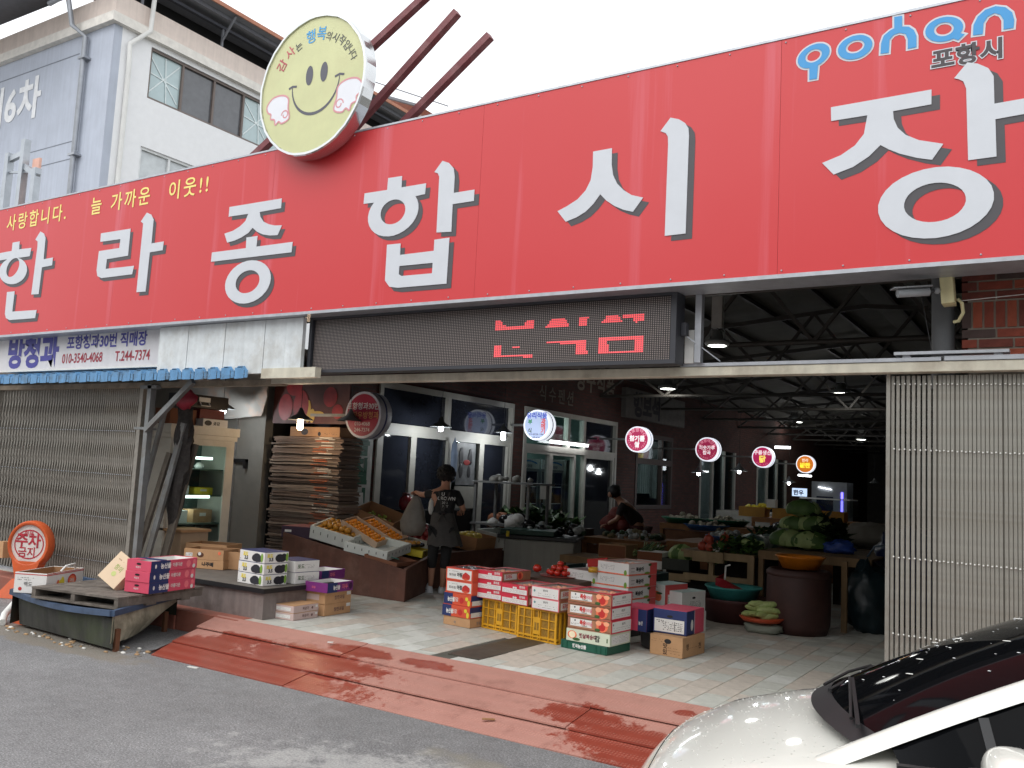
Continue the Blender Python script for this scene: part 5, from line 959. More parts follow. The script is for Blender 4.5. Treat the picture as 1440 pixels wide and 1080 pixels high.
def face_print(mb, items, w, d, h, side):
    L0 = .0012
    for k, it in enumerate(items):
        e = L0+.00035*k
        def P(u, v):
            return (-w+u*w, -e, v*h) if side == 'F' else (e, u*d, v*h)
        if it[0] == 'r':
            _, u0, u1, v0, v1, m = it; mb.quad(P(u0, v0), P(u1, v0), P(u1, v1), P(u0, v1), m)
        elif it[0] == 'o':
            _, u, v, a, b_, m = it; n = 12; c = P(u, v); W = w if side == 'F' else d
            pts = [(c[0]+a*cos(2*pi*i/n), c[1], c[2]+b_*sin(2*pi*i/n)) if side == 'F' else (c[0], c[1]+a*cos(2*pi*i/n), c[2]+b_*sin(2*pi*i/n)) for i in range(n)]
            mb.add(pts, [tuple(range(n))], m)
        elif it[0] == 't':
            _, s_, u, v, size, m, bold, sx_ = it; c = P(u, v); text(mb, s_, c[0], c[1], c[2], size, m, bold, sx=sx_, face='-Y' if side == 'F' else '+X')
        elif it[0] == 'l':       # rows of tiny print
            _, u0, u1, v0, v1, m, rows = it; rr = random.Random(int(u0*97+v0*31+rows))
            for r_ in range(rows):
                v = v0+(v1-v0)*(r_+.5)/rows; u = u0
                while u < u1:
                    du = rr.uniform(.015, .05)
                    if rr.random() < .75: mb.quad(P(u, v-.012), P(min(u+du, u1), v-.012), P(min(u+du, u1), v+.016), P(u, v+.016), m)
                    u += du+rr.uniform(.01, .03)
def carton_mesh(w, d, h, body, front, right, top='closed', topm=None, inm=None, th=.006, hole=None, flap=False):
    """returns (body MB, print MB, list of (name, MB))"""
    b_ = MB(); inm = inm or body; ex = []
    if top == 'closed':
        b_.box(-w, 0, 0, d, 0, h, body)
        t = MB(); t.box(-w+.001, -.001, .001, d/2-.0015, h, h+.004, topm or body); t.box(-w+.001, -.001, d/2+.0015, d-.001, h, h+.004, topm or body); ex.append(('lid_flap', t))
    else:
        b_.box(-w, 0, 0, th, 0, h, body); b_.box(-w, 0, d-th, d, 0, h, body); b_.box(-w, -w+th, th, d-th, 0, h, body); b_.box(-th, 0, th, d-th, 0, h, body); b_.box(-w+th, -th, th, d-th, 0, .01, inm)
        i = MB(); z1 = h-.004; e = th+.0008
        i.quad((-e, e, .01), (-w+e, e, .01), (-w+e, e, z1), (-e, e, z1), inm); i.quad((-w+e, d-e, .01), (-e, d-e, .01), (-e, d-e, z1), (-w+e, d-e, z1), inm); i.quad((-w+e, e, .01), (-w+e, d-e, .01), (-w+e, d-e, z1), (-w+e, e, z1), inm); i.quad((-e, d-e, .01), (-e, e, .01), (-e, e, z1), (-e, d-e, z1), inm); ex.append(('lining', i))
        if top == 'window':     # inward lips leaving an opening in the lid
            l = MB(); lw2 = .05
            l.box(-w, 0, 0, lw2, h, h+.004, topm or body); l.box(-w, 0, d-lw2, d, h, h+.004, topm or body); l.box(-w, -w+lw2*.7, lw2, d-lw2, h, h+.0035, topm or body); l.box(-lw2*.7, 0, lw2, d-lw2, h, h+.0035, topm or body); ex.append(('lid_rim', l))
    p = MB(); face_print(p, front, w, d, h, 'F'); face_print(p, right, w, d, h, 'R')
    return b_, p, ex
def carton(name, label, loc, rz, dims, body, front, right, group=None, cat='carton', **k):
    w, d, h = dims; b_, p, ex = carton_mesh(w, d, h, body, front, right, **k)
    o = b_.build(name, bev=.003); o.location = loc; o.rotation_euler = (0, 0, rz); tag(o, label, cat, group)
    if p.f: p.build('print', o)
    for n, m in ex: m.build(n, o)
    return o
ORD = {2: ['lower', 'upper'], 3: ['bottom', 'middle', 'top'], 4: ['bottom', 'second lowest', 'second highest', 'top']}
def stack(n, name, desc, loc, rz, dims, body, front, right, group, jit=.006, top_kw=None, **k):
    """n alike cartons on top of each other; each labelled by its place in the stack"""
    first = None; out = []; x, y, z = loc; gap = dims[2]+(.005 if k.get('top', 'closed') == 'closed' or k.get('top') == 'window' else .001)
    for i in range(n):
        lab = '%s, %s of %d' % (desc, ORD[n][i], n) if n > 1 else desc
        l = (x+random.uniform(-jit, jit), y+random.uniform(-jit, jit), z+i*gap); r_ = rz+random.uniform(-.015, .015)
        if first is None: first = carton(name, lab, l, r_, dims, body, front, right, group, **k); out.append(first)
        else: out.append(dup(first, l, r_, lab))
    return out
random.seed(21)
# ---- A: pink and navy open fruit trays on the pallet
pf = [('o', .5, .68, .03, .011, S('cut_hole', 40, 24, 26, rough=.9)), ('t', '복숭아', .38, .3, .022, cwh, .01, 1)]
pr_ = [('r', 0, .4, 0, 1, navy), ('o', .1, .5, .012, .02, cwh), ('t', '농산물', .2, .3, .055, cwh, .04, .9), ('t', '아름다운', .45, .38, .04, cwh, .02, .9), ('o', .8, .5, .03, .036, pnk2), ('o', .93, .6, .022, .03, pnk2), ('o', .92, .25, .02, .02, cwh)]
PZ = .272
A = stack(3, 'fruit_tray', 'empty pink and navy fruit tray on the wooden pallet', (-7.40, 5.43, PZ), radians(10), (.3, .62, .1), pinkc, pf, pr_, 'pink and navy trays on the pallet', top='open', inm=cwh, th=.012)
q = MB(); q.box(-.3, -.18, .0, .13, .101, .106, pinkc); q.box(-.29, 0, .12, .2, .1015, .1065, navy); q.build('lid_corner', A[2])
# ---- B: cream carton tilted against the trays
cartB = carton('kraft_carton', 'cream fruit carton with a small print, standing tilted against the pink trays', (-7.78, 5.33, PZ-.01), 0, (.27, .1, .3), ccrm, [('t', '참외', .3, .5, .06, S('print_olive', 150, 160, 90, rough=.6), .02, 1), ('o', .5, .35, .03, .025, S('print_lime', 186, 196, 120, rough=.6)), ('l', .2, .5, .75, .85, S('print_fawn', 140, 104, 74, rough=.7), 1)], [])
cartB.rotation_euler = (radians(-32), radians(24), radians(4)); cartB.location = (-7.84, 5.36, PZ+.004)
# ---- C: white peach and banana carton on the tub
cartC = carton('white_fruit_carton', 'open white banana and peach carton, kraft inside, lying on the tub rim at the left', (-8.60, 5.14, .16), radians(26), (.34, .62, .2), cwh,
  [('r', 0, 1, .9, .94, pred), ('t', '백도', .3, .35, .05, blab, .02, 1), ('o', .2, .2, .02, .018, pred), ('l', .1, .6, .6, .8, blab, 2)],
  [('r', 0, 1, .88, .92, pred), ('r', 0, 1, .95, .98, pred), ('o', .42, .35, .035, .08, pyel), ('o', .36, .3, .03, .06, pyel), ('o', .3, .32, .025, .06, ppch), ('o', .68, .5, .075, .06, pred), ('o', .68, .5, .06, .045, ppch), ('t', '과일', .62, .42, .04, cwh, .02, 1), ('o', .05, .2, .03, .04, ppch)], top='open', inm=kin)
q = MB(); q.tube([(-.02, .25, .2), (.0, .3, .25), (.0, .45, .26), (-.02, .5, .2)], .01, cwh, 8); q.build('carry_handle', cartC)
# ---- D: kraft cartons on the counter, big ones behind
CZ = .312
kf = [('r', .05, .22, .25, .6, cwh), ('l', .06, .21, .3, .55, pblk, 3), ('o', .42, .45, .045, .03, S('print_brown', 92, 54, 36, rough=.7)), ('o', .4, .55, .02, .02, cwh), ('o', .9, .7, .02, .02, ppch)]
kf2 = [('o', .12, .5, .025, .03, S('print_brownred', 150, 70, 50, rough=.7)), ('t', '나주배', .45, .35, .05, pblk, .05, 1.1)]
carton('kraft_carton', 'kraft mango carton at the back of the wooden counter, lower of two', (-8.28, 7.03, CZ), radians(20), (.5, .34, .095), kraft, kf2, [], 'kraft cartons on the counter')
carton('kraft_carton', 'open kraft carton with a white sticker, upper of two on the counter', (-8.29, 7.03, CZ+.1), radians(21), (.5, .34, .12), kraft, kf, [], 'kraft cartons on the counter', top='open', inm=kin)
carton('kraft_carton', 'large open kraft carton standing on the counter left of the two small ones', (-8.62, 7.35, CZ), radians(20), (.55, .36, .24), kraft, [], [], 'kraft cartons on the counter', top='open', inm=kin)
carton('kraft_carton', 'large open kraft carton standing on the counter right behind the small ones', (-8.05, 7.25, CZ), radians(22), (.5, .45, .2), kraft, [], [], 'kraft cartons on the counter', top='open', inm=kin)
q = MB(); q.lathe([(.0, .004), (.1, .0), (.14, .03), (.15, .05), (.145, .05), (.13, .03), (.0, .02)], black, 22, (0, 0, 0)); q.tube([(.13, .03, .045), (.25, .0, .06)], .012, black, 6); o = q.build('black_pan'); o.location = (-7.42, 6.82, CZ); tag(o, 'black round plastic dish lying on the counter beside the grape boxes', 'dish')
# ---- E: white grape boxes
gf = [('t', '포도', .14, .52, .045, pyel, .06, 1), ('t', '3.5', .2, .18, .05, pblk, .05, 1), ('o', .7, .45, .07, .045, pgrape), ('o', .62, .4, .05, .035, pgrape), ('o', .78, .35, .06, .03, pgrape), ('o', .9, .5, .02, .045, pgrn), ('o', .05, .2, .005, .004, pblk)]
gr = [('t', '포도', .1, .55, .04, pyel, .06, 1), ('t', '3.5', .18, .2, .045, pblk, .05, 1), ('o', .62, .45, .055, .042, pgrape), ('o', .72, .38, .05, .035, pgrape), ('o', .8, .5, .04, .04, pgrape), ('o', .93, .5, .016, .045, pgrn)]
E_ = stack(3, 'grape_carton', 'white grape box with black grape print on the wooden counter', (-6.99, 6.46, CZ), radians(-5), (.42, .3, .108), cwh, gf, gr, 'white grape boxes on the counter', topm=navy)
W_ = stack(2, 'white_carton', 'plain white box with fine green print right behind the grape boxes', (-6.93, 6.83, CZ), radians(-6), (.36, .32, .115), cwh, [], [('t', '포도', .1, .35, .05, pdg, .03, 1), ('l', .4, .8, .3, .7, blab, 4)], 'plain white boxes on the counter', topm=navy)
# ---- F: small cartons on the floor beside the counter
lf = [('r', .1, .85, .25, .75, cwh), ('l', .2, .8, .3, .7, blab, 2)]; lr2 = [('t', '복숭아', .35, .35, .035, S('print_mauve', 110, 84, 80, rough=.7), .02, 1), ('o', .75, .5, .014, .014, S('print_mauve', 110, 84, 80, rough=.7)), ('r', .88, .97, .5, .8, cwh)]
stack(2, 'lilac_carton', 'flat lilac brown fruit box on the floor at the counter', (-6.63, 6.56, 0.002), radians(2), (.26, .36, .068), clil, lf, lr2, 'flat boxes at the counter corner', topm=kraft)
F3 = stack(2, 'kraft_carton', 'small kraft fruit box on the floor under the purple box', (-6.62, 6.98, .002), radians(3), (.4, .42, .118), kraft, [('r', .1, .8, .3, .8, clil)], [('t', '참한과일', .35, .35, .045, S('print_mauve', 110, 84, 80, rough=.7), .02, 1), ('r', .82, .97, .6, .9, cwh)], 'kraft boxes under the purple box')
carton('purple_carton', 'purple and navy open plum box standing on the two kraft boxes', (-6.55, 6.93, .25), radians(4), (.3, .42, .1), cpur, [('t', '자두', .3, .35, .03, pnk2, .01, 1)], [('r', 0, .38, 0, 1, navy), ('t', '농산물', .22, .3, .05, cwh, .04, .8), ('t', '자두', .55, .3, .055, pnk2, .02, 1), ('o', .9, .5, .03, .035, S('print_plum', 70, 24, 70, rough=.6))], None, top='open', inm=cwh)
carton('purple_carton', 'purple and navy box half hidden behind the plain white boxes', (-7.0, 7.3, .31), radians(4), (.3, .4, .1), cpur, [], [('r', 0, .3, 0, 1, navy), ('t', '자두', .35, .3, .05, pnk2, .02, 1)], None, top='open', inm=cwh)
# ---- G: stack left of the yellow crates
def tom_print(): return [('r', .05, .96, .12, .92, cwh), ('t', '토마토', .12, .35, .03, pblk, .02, 1.2), ('t', '아침', .42, .35, .045, pblk, .05, .9), ('o', .76, .3, .055, .022, corg), ('o', .7, .45, .026, .026, pred), ('o', .79, .48, .028, .028, pred), ('o', .85, .42, .024, .024, pred), ('o', .75, .58, .024, .022, pred), ('l', .12, .5, .7, .8, blab, 1)]
GX, GY, GR = -5.19, 7.57, radians(-6)
carton('kraft_carton', 'flat kraft box at the bottom of the orange stack left of the yellow crates', (GX+.0, GY, .002), GR, (.36, .34, .085), kraft, [('t', '배', .4, .3, .03, blab, .02, 1)], [('t', '참외', .3, .3, .035, blab, .02, 1)], None)
stack(2, 'navy_orange_carton', 'navy and orange persimmon box left of the yellow crates', (GX, GY, .093), GR, (.37, .36, .112), corg, [('r', 0, .33, 0, 1, navy), ('t', '농산물', .14, .3, .05, cwh, .04, .7), ('t', '단감', .36, .35, .045, cwh, .02, .8), ('o', .66, .45, .03, .03, pred), ('o', .85, .65, .02, .02, pyel), ('o', .93, .3, .018, .03, pyel)],
      [('r', 0, .98, .45, .98, navy), ('r', .05, .95, .08, .5, cwh), ('o', .5, .72, .014, .01, S('print_brownred', 150, 70, 50, rough=.7)), ('l', .3, .9, .12, .45, blab, 2)], 'persimmon boxes in the orange stack')
G2 = stack(2, 'tomato_carton', 'orange tomato box with a white label left of the yellow crates', (GX, GY, .328), GR, (.36, .36, .122), corg, tom_print(), [('t', '완숙', .4, .3, .06, S('print_lightorange', 240, 176, 130, rough=.6), .02, .8)], 'tomato boxes in the orange stack', top='window', inm=cwh, topm=S('lid_redorange', 206, 70, 56, rough=.5))
q = MB(); foil = S('foil', 170, 168, 172, rough=.25, metal=.8, var=.3, scale=18)
for i in range(14): q.ball((-.18+random.uniform(-.1, .1), .18+random.uniform(-.1, .1), .1+random.uniform(0, .02)), .035, foil, 7, 5, (1.3, 1, .5), .5, i)
q.build('wrapping', G2[1])
# ---- yellow crates
yc = S('crate_yellow', 218, 160, 34, rough=.45, var=.1, scale=8, dirt=lin(160, 110, 40), damt=.35); ynet = S('crate_inner', 150, 112, 36, rough=.7, var=.35, scale=50)
def yellow_crate(loc, rz, label):
    t = thing('yellow_crate', label, 'crate', loc, rz, 'yellow crates under the red boxes'); w, d, h = .5, .36, .3
    q = MB(); q.box(-w+.012, -.012, .012, d, .01, h-.01, ynet); q.build('inner_wall', t)
    for z in (0, .03, h-.02): q = MB(); q.box(-w, 0, 0, .014, z, z+.018 if z else z+.012, yc); q.box(-.014, 0, .014, d, z, z+.018 if z else z+.012, yc); q.box(-w, -w+.014, .014, d, z, z+.018 if z else z+.012, yc); q.build('rail', t)
    for u in (0, .16, .35, .4, .52, .57, .78, .94): q = MB(); x = -w+u*w; q.box(x, x+.011 if 0 < u < .94 else x+.022, -.002, .012, 0, h, yc); q.build('rib', t)
    for z in (.12, .2): q = MB(); q.box(-w+.02, -.02, .001, .0105, z, z+.008, yc); q.build('rib', t)
    for v in (.12, .3, .48, .66, .84): q = MB(); q.box(-.012, .002, v*d, v*d+.02, 0, h, yc); q.build('side_rib', t)
    q = MB(); q.box(-.29, -.205, -.006, -.002, .06, .22, yc); q.build('name_plate', t); q = MB(); q.box(-.275, -.252, -.0075, -.006, .1, .17, ynet); q.box(-.243, -.22, -.0075, -.006, .1, .17, ynet); q.build('plate_slot', t)
    return t
y1 = yellow_crate((-4.66, 7.62, .002), radians(-12), 'yellow plastic crate with ribs, left one of the two under the red boxes')
y2 = dup(y1, (-4.13, 7.47, .002), radians(-10), 'yellow plastic crate with ribs, right one of the two, beside the peach stack')
# ---- H: red boxes on the crates
rfp = [('r', .03, .97, .08, .58, cwh), ('t', '토마토', .68, .72, .028, cwh, .03, 1), ('o', .47, .7, .014, .01, cwh), ('o', .55, .7, .014, .01, cwh), ('l', .08, .9, .15, .5, S('print_palered', 190, 130, 140, rough=.6), 3)]
rrp = [('r', 0, 1, 0, 1, ptan), ('r', .06, .5, .15, .8, cwh), ('t', '도마도', .12, .35, .045, pred, .04, .8), ('o', .62, .5, .05, .04, ppch), ('o', .61, .5, .025, .03, pred)]
HZ = .307
H3 = stack(3, 'red_carton', 'crimson fruit box stacked on the left yellow crate', (-4.87, 7.63, HZ), radians(-6), (.33, .46, .088), cred, rfp, rrp, 'crimson boxes on the left crate', top='window', inm=cwh, topm=S('lid_crimson', 196, 50, 66, rough=.5))
H2 = stack(2, 'red_carton', 'crimson fruit box at the front between the two crates', (-4.50, 7.52, HZ), radians(-10), (.345, .46, .09), cred, rfp, rrp, 'crimson boxes at the crate front', top='window', inm=cwh, topm=S('lid_crimson', 196, 50, 66, rough=.5))
wfp = [('r', .03, .97, .06, .94, cwh), ('t', '생산자', .42, .62, .022, pblk, .02, 1), ('o', .12, .6, .012, .012, S('print_teal', 110, 150, 150, rough=.6)), ('l', .25, .92, .12, .5, pblk, 2)]
HW = stack(2, 'pink_rim_carton', 'white labelled peach box with pink edges on the right yellow crate', (-4.09, 7.42, HZ), radians(-9), (.335, .42, .103), pnk2, wfp, rrp, 'pink edged boxes on the right crate', top='window', inm=cwh, topm=S('lid_pink', 210, 110, 110, rough=.5))
# ---- J: peach stack on the green crate
gcr = S('crate_green', 22, 84, 66, rough=.4, var=.1)
t = thing('green_crate', 'low dark green plastic crate with white lettering under the peach boxes', 'crate', (-3.555, 7.36, .002), radians(-6)); w, d, h = .5, .4, .075
q = MB(); q.box(-w, 0, 0, .015, 0, h, gcr); q.box(-w, 0, d-.015, d, 0, h, gcr); q.box(-w, -w+.015, .015, d-.015, 0, h, gcr); q.box(-.015, 0, .015, d-.015, 0, h, gcr); q.box(-w+.015, -.015, .015, d-.015, 0, .01, gcr); q.build('crate_body', t, bev=.004)
for u in (.02, .12, .75, .85, .95): q = MB(); q.box(-w+u*w, -w+u*w+.012, -.006, 0, .005, h-.005, gcr); q.build('rib', t)
q = MB(); text(q, '한국농산물', -.37, -.002, .024, .036, cwh, .05, sx=.9); q.build('lettering', t)
SZ = .08
carton('sage_carton', 'pale sage peach box with brush lettering under the wood print boxes', (-3.53, 7.36, SZ), radians(-4), (.46, .38, .105), sage, [('o', .14, .55, .05, .036, ppch), ('o', .14, .55, .035, .03, S('print_cream', 240, 224, 190, rough=.6)), ('o', .24, .2, .04, .014, pdg), ('t', '햇살복숭아', .3, .4, .045, S('print_maroon', 130, 40, 60, rough=.6), .03, .9), ('t', '감', .66, .3, .06, pblk, .03, 1), ('r', .93, .955, .3, .65, pdg)],
       [('r', .08, .92, .12, .85, cwh), ('l', .15, .85, .2, .8, blab, 5)], None)
wf = [('r', 0, .98, 0, 1, ptan), ('r', 0, .98, .86, .95, S('wood_gap', 110, 72, 52, rough=.8)), ('r', .0, .98, .06, .12, S('wood_gap', 110, 72, 52, rough=.8)), ('r', .06, .56, .25, .84, cwh), ('o', .17, .7, .008, .008, S('print_navy', 30, 34, 60, rough=.6)), ('t', '복숭', .28, .42, .05, pred, .05, .7), ('t', '아마을', .4, .42, .038, S('print_rose', 214, 110, 120, rough=.6), .02, .8), ('l', .08, .26, .35, .5, blab, 2), ('r', .34, .46, .3, .34, pdg), ('o', .8, .5, .062, .05, ppch), ('o', .8, .46, .036, .036, pred), ('o', .7, .2, .03, .014, pdg), ('o', .72, .75, .03, .022, S('print_lightpeach', 246, 170, 130, rough=.6)), ('o', .9, .75, .03, .02, S('print_lightpeach', 246, 170, 130, rough=.6))]
wr = [('r', 0, 1, 0, 1, cred), ('r', .05, .95, .1, .92, cwh), ('t', '생산자', .5, .6, .024, pblk, .02, 1), ('l', .12, .9, .18, .5, blab, 2), ('o', .1, .7, .01, .01, blab)]
J3 = stack(3, 'peach_carton', 'wood print peach box with a big orange peach picture', (-3.53, 7.36, SZ+.11), radians(-4), (.455, .38, .112), ptan, wf, wr, 'wood print peach boxes', top='window', inm=cwh, topm=cred)
# ---- K: white peach boxes behind
kf_ = [('r', 0, 1, 0, .1, ppch), ('l', .1, .55, .35, .75, blab, 4), ('o', .9, .2, .018, .03, pgrn)]
kr_ = [('r', 0, 1, 0, .1, ppch), ('r', .75, 1, .0, 1, S('print_coral', 214, 84, 82, rough=.6)), ('t', '복숭아', .25, .35, .05, pblk, .04, 1), ('r', .08, .2, .3, .34, blab), ('r', .08, .2, .6, .64, blab), ('o', .74, .85, .03, .014, pdg), ('o', .65, .14, .05, .012, pgrn)]
t = thing('grey_crate', 'dark plastic crate carrying the tall stack of white peach boxes', 'crate', (-3.82, 8.36, .002), radians(-8)); q = MB(); q.box(-.42, 0, 0, .44, 0, .245, S('crate_charcoal', 50, 52, 54, rough=.5)); q.build('crate_body', t)
K4 = stack(4, 'white_peach_carton', 'white peach box with orange base line, tall stack', (-3.82, 8.34, .25), radians(-10), (.39, .5, .115), cwh, kf_, kr_, 'white peach boxes, tall stack', top='window', inm=cwh, topm=S('lid_salmon', 208, 160, 150, rough=.5))
K2 = stack(3, 'white_peach_carton', 'white peach box in the shorter stack behind the pink edged boxes', (-4.23, 8.46, .25), radians(-10), (.4, .45, .115), cwh, kf_, kr_, 'white peach boxes, shorter stack', top='open', inm=S('lining_rose', 196, 170, 166, rough=.7))
# ---- L: white cartons right
carton('white_carton', 'white peach carton with a coral side and an orange peach picture behind the pink carton', (-3.68, 8.96, .25), radians(-14), (.24, .4, .235), cwh, [('o', .55, .5, .05, .05, ppch), ('o', .66, .45, .04, .045, ppch), ('o', .4, .4, .035, .035, ppch), ('o', .7, .62, .04, .012, pdg), ('t', '10kg', .45, .85, .02, blab, .02, 1), ('r', 0, 1, .04, .06, ppch)],
       [('r', 0, 1, 0, 1, S('print_coral', 214, 84, 82, rough=.6)), ('r', .12, .92, .06, .58, cwh), ('o', .5, .72, .03, .012, pblk), ('r', .48, .52, .15, .55, pblk), ('l', .15, .45, .1, .5, blab, 4)], None, topm=S('lid_mint', 190, 214, 210, rough=.5))
q = MB(); q.box(-4.1, -3.68, 8.96, 9.4, 0, .24, S('crate_charcoal', 50, 52, 54, rough=.5)); tag(q.build('support_crate'), 'dark crate under the coral sided white carton', 'crate')
stack(2, 'white_carton', 'plain white carton with hand hole right of the coral one', (-3.5, 9.0, .0), radians(-14), (.3, .42, .21), cwh, [], [('o', .5, .7, .03, .012, pblk), ('l', .3, .8, .15, .55, blab, 6)], 'plain white cartons behind the navy carton', topm=S('lid_mint', 190, 214, 210, rough=.5))
# ---- M: right pair
carton('kraft_carton', 'kraft carton with an oval hand hole, under the navy carton at the right end', (-3.0, 7.75, .002), radians(-6), (.33, .44, .175), kraft, [('o', .55, .75, .036, .022, pblk), ('t', '맛', .4, .4, .05, S('print_darkbrown', 70, 46, 34, rough=.7), .03, 1), ('t', '있', .4, .1, .05, S('print_darkbrown', 70, 46, 34, rough=.7), .03, 1), ('l', .05, .4, .65, .85, S('print_fawn', 140, 104, 74, rough=.7), 2), ('l', .55, .95, .1, .5, S('print_fawn', 140, 104, 74, rough=.7), 3)],
       [('t', '영', .15, .4, .06, S('print_darkbrown', 70, 46, 34, rough=.7), .02, 1), ('t', '천', .7, .35, .06, S('print_darkbrown', 70, 46, 34, rough=.7), .02, 1), ('l', .3, .65, .4, .5, S('print_fawn', 140, 104, 74, rough=.7), 1)], None)
nf = [('o', .5, .72, .03, .012, pblk), ('r', .04, .93, .06, .6, cwh), ('l', .1, .4, .42, .55, pblk, 2), ('l', .3, .88, .12, .5, pblk, 5), ('r', .64, .66, .12, .52, blab)]
carton('navy_carton', 'navy and pink taped carton with a white label, on top of the kraft carton', (-3.01, 7.86, .185), radians(-2), (.33, .4, .215), navy, nf, [('r', .45, 1, 0, 1, pinkc), ('o', .3, .4, .03, .05, cwh), ('r', .42, .46, 0, 1, S('tape_clear', 190, 180, 190, rough=.2))], None, topm=pinkc)
carton('pink_carton', 'deep pink and navy taped carton on the black tub, behind the peach stack', (-3.40, 7.86, .17), radians(-2), (.3, .4, .2), pinkc, [('r', .7, 1, 0, 1, navy), ('o', .06, .6, .012, .012, pblk), ('o', .1, .2, .03, .01, cwh), ('t', '농산', .72, .3, .04, cwh, .03, .6)], [('r', 0, .35, 0, 1, navy)], None, topm=pinkc)
q = MB(); q.lathe([(0, 0), (.13, 0), (.17, .02), (.185, .16), (.2, .165), (.19, .15), (.0, .15)], S('tub_black', 44, 44, 46, rough=.45), 24); o = q.build('black_tub'); o.location = (-3.36, 8.08, .002); tag(o, 'round black plastic tub under the deep pink carton', 'tub')
# ---- N: basket and tomatoes behind
tom = S('tomato_skin', 190, 44, 30, rough=.25, var=.15, scale=6, coat=.3); q = MB(); q.ball((0, 0, .03), .038, tom, 12, 8, (1, 1, .82)); stm = S('tomato_stem', 70, 96, 40, rough=.7)
for k in range(5): q.bar((0, 0, .061), (.018*cos(k*1.26), .018*sin(k*1.26), .06), .005, .002, stm)
tomato = q.build('tomato'); tag(tomato, 'ripe red tomato in the heap beside the crimson boxes', 'tomato', 'tomatoes heaped behind the crimson boxes'); tomato.location = (-4.7, 8.25, .6)
sh = MB(); sh.box(-5.1, -4.3, 8.2, 9.1, 0, .5, S('crate_brown', 84, 62, 50, rough=.7, var=.2)); o = sh.build('low_stand'); tag(o, 'low brown stand carrying the basket and the tomatoes behind the crates', 'stand')
k = 0; random.seed(4)
for layer, (n, r) in enumerate(((9, .12), (5, .07), (1, 0))):
    for i in range(n):
        a = 2*pi*i/n; l = (-4.72+r*cos(a), 8.55+r*sin(a)*.8, .515+.045*layer)
        if k == 0: tomato.location = l
        else: dup(tomato, l, random.uniform(0, 6))
        k += 1
dup(tomato, (-4.95, 8.45, .53), 1.).scale = (1.3, 1.3, 1.4)
q = MB(); q.lathe([(.0, .0), (.2, .0), (.22, .012), (.2, .008), (0, .006)], S('plate_red', 150, 60, 50, rough=.5), 26); o = q.build('tray'); o.location = (-4.72, 8.55, .502); tag(o, 'round reddish tray under the heap of tomatoes', 'tray')
q = MB(); q.lathe([(.045, 0), (.05, .0), (.05, .05), (.045, .05), (.045, 0)], S('tape_yellow', 200, 150, 40, rough=.3), 24); o = q.build('tape_roll'); o.location = (-4.25, 8.4, .6); tag(o, 'yellow roll of packing tape beside the pink edged boxes', 'tape roll')
t = thing('dark_basket', 'flat dark green basket holding a folded red and white bag behind the tomatoes', 'basket', (-4.5, 9.35, .45)); bk = S('basket_dark', 26, 48, 46, rough=.5)
q = MB(); q.box(-.55, .55, -.35, .35, 0, .012, bk); q.build('bottom', t)
for s_ in (-1, 1): q = MB(); q.box(-.55, .55, s_*.35-.008, s_*.35+.008, .012, .1, bk); q.build('side', t); q = MB(); q.box(s_*.55-.008, s_*.55+.008, -.34, .34, .012, .1, bk); q.build('side', t)
q = MB(); pb = S('bag_print_white', 206, 200, 200, rough=.4, var=.1); q.ball((0, 0, .1), .2, pb, 16, 10, (1.2, .7, .42), .35, 3); q.ball((.3, .02, .1), .16, pb, 14, 9, (1.2, .7, .5), .4, 5); o = q.build('folded_bag'); o.location = (-4.55, 9.3, .46); tag(o, 'crumpled white and red net bag lying in the dark basket', 'bag')
q = MB(); q.bar((-.15, -.15, .15), (.1, -.15, .19), .02, .09, pred); q.build('red_print', o)
# peaches showing in the open lids
pch = S('peach_skin', 226, 160, 130, rough=.55, var=.25, scale=14); q = MB(); q.ball((0, 0, 0), .037, pch, 10, 7); peach = q.build('peach'); tag(peach, 'pale peach lying in an open box of the front stacks', 'peach', 'peaches in the open front boxes')
k = 0
for base, hh in ((J3[2], .112), (HW[1], .103), (H3[2], .088), (H2[1], .09), (K4[3], .115)):
    bl = base.location; r_ = base.rotation_euler.z
    for i in range(3):
        for j in range(4):
            lx, ly = -.1-i*.075, .09+j*.075; l = (bl.x+lx*cos(r_)-ly*sin(r_), bl.y+lx*sin(r_)+ly*cos(r_), bl.z+hh-.045+random.uniform(-.005, .005))
            if k == 0: peach.location = l
            else: dup(peach, l, random.uniform(0, 6))
            k += 1
# ================================================================ TUB, PALLET, COUNTER, ROUND SIGN
tb = thing('fibreglass_tub', 'old mossy fibreglass tub with a blue rim, on short legs at the kerb', 'tub', (-8.2, 5.6, -.2))
ff = S('tub_dark_moss', 58, 58, 54, rough=.7, var=.35, scale=5, streak=.4, dirt=lin(60, 72, 38), damt=.5, dscale=2.2); fs_ = S('tub_fibreglass', 188, 182, 160, rough=.6, var=.15, scale=4, streak=.3, dirt=lin(84, 84, 66), damt=.6, dscale=2.4); fr2 = S('rim_blue', 66, 84, 110, rough=.5, var=.2, scale=6, dirt=lin(30, 36, 44), damt=.4, dscale=4)
P0 = (-9.05, 5.07); P1 = (-7.33, 5.03); P2 = (-7.86, 6.12); P3 = (-9.55, 6.1); ZT = .135
q = MB(); n = 12
def lerp(a, b_, t): return (a[0]+(b_[0]-a[0])*t, a[1]+(b_[1]-a[1])*t)
vs = []
for i in range(n+1):
    p = lerp((-9.0, 5.1), (-7.335, 5.05), i/n); b2 = lerp((-8.98, 5.13), (-7.32, 5.05), i/n); vs += [(p[0], p[1]-.03*sin(pi*i/n), ZT-.035*sin(pi*i/n)*1), (b2[0], b2[1], -.17)]
q.add(vs, [(2*i+1, 2*i+3, 2*i+2, 2*i) for i in range(n)], ff); q.build('end_wall', tb, world=True)
q = MB(); vs = []
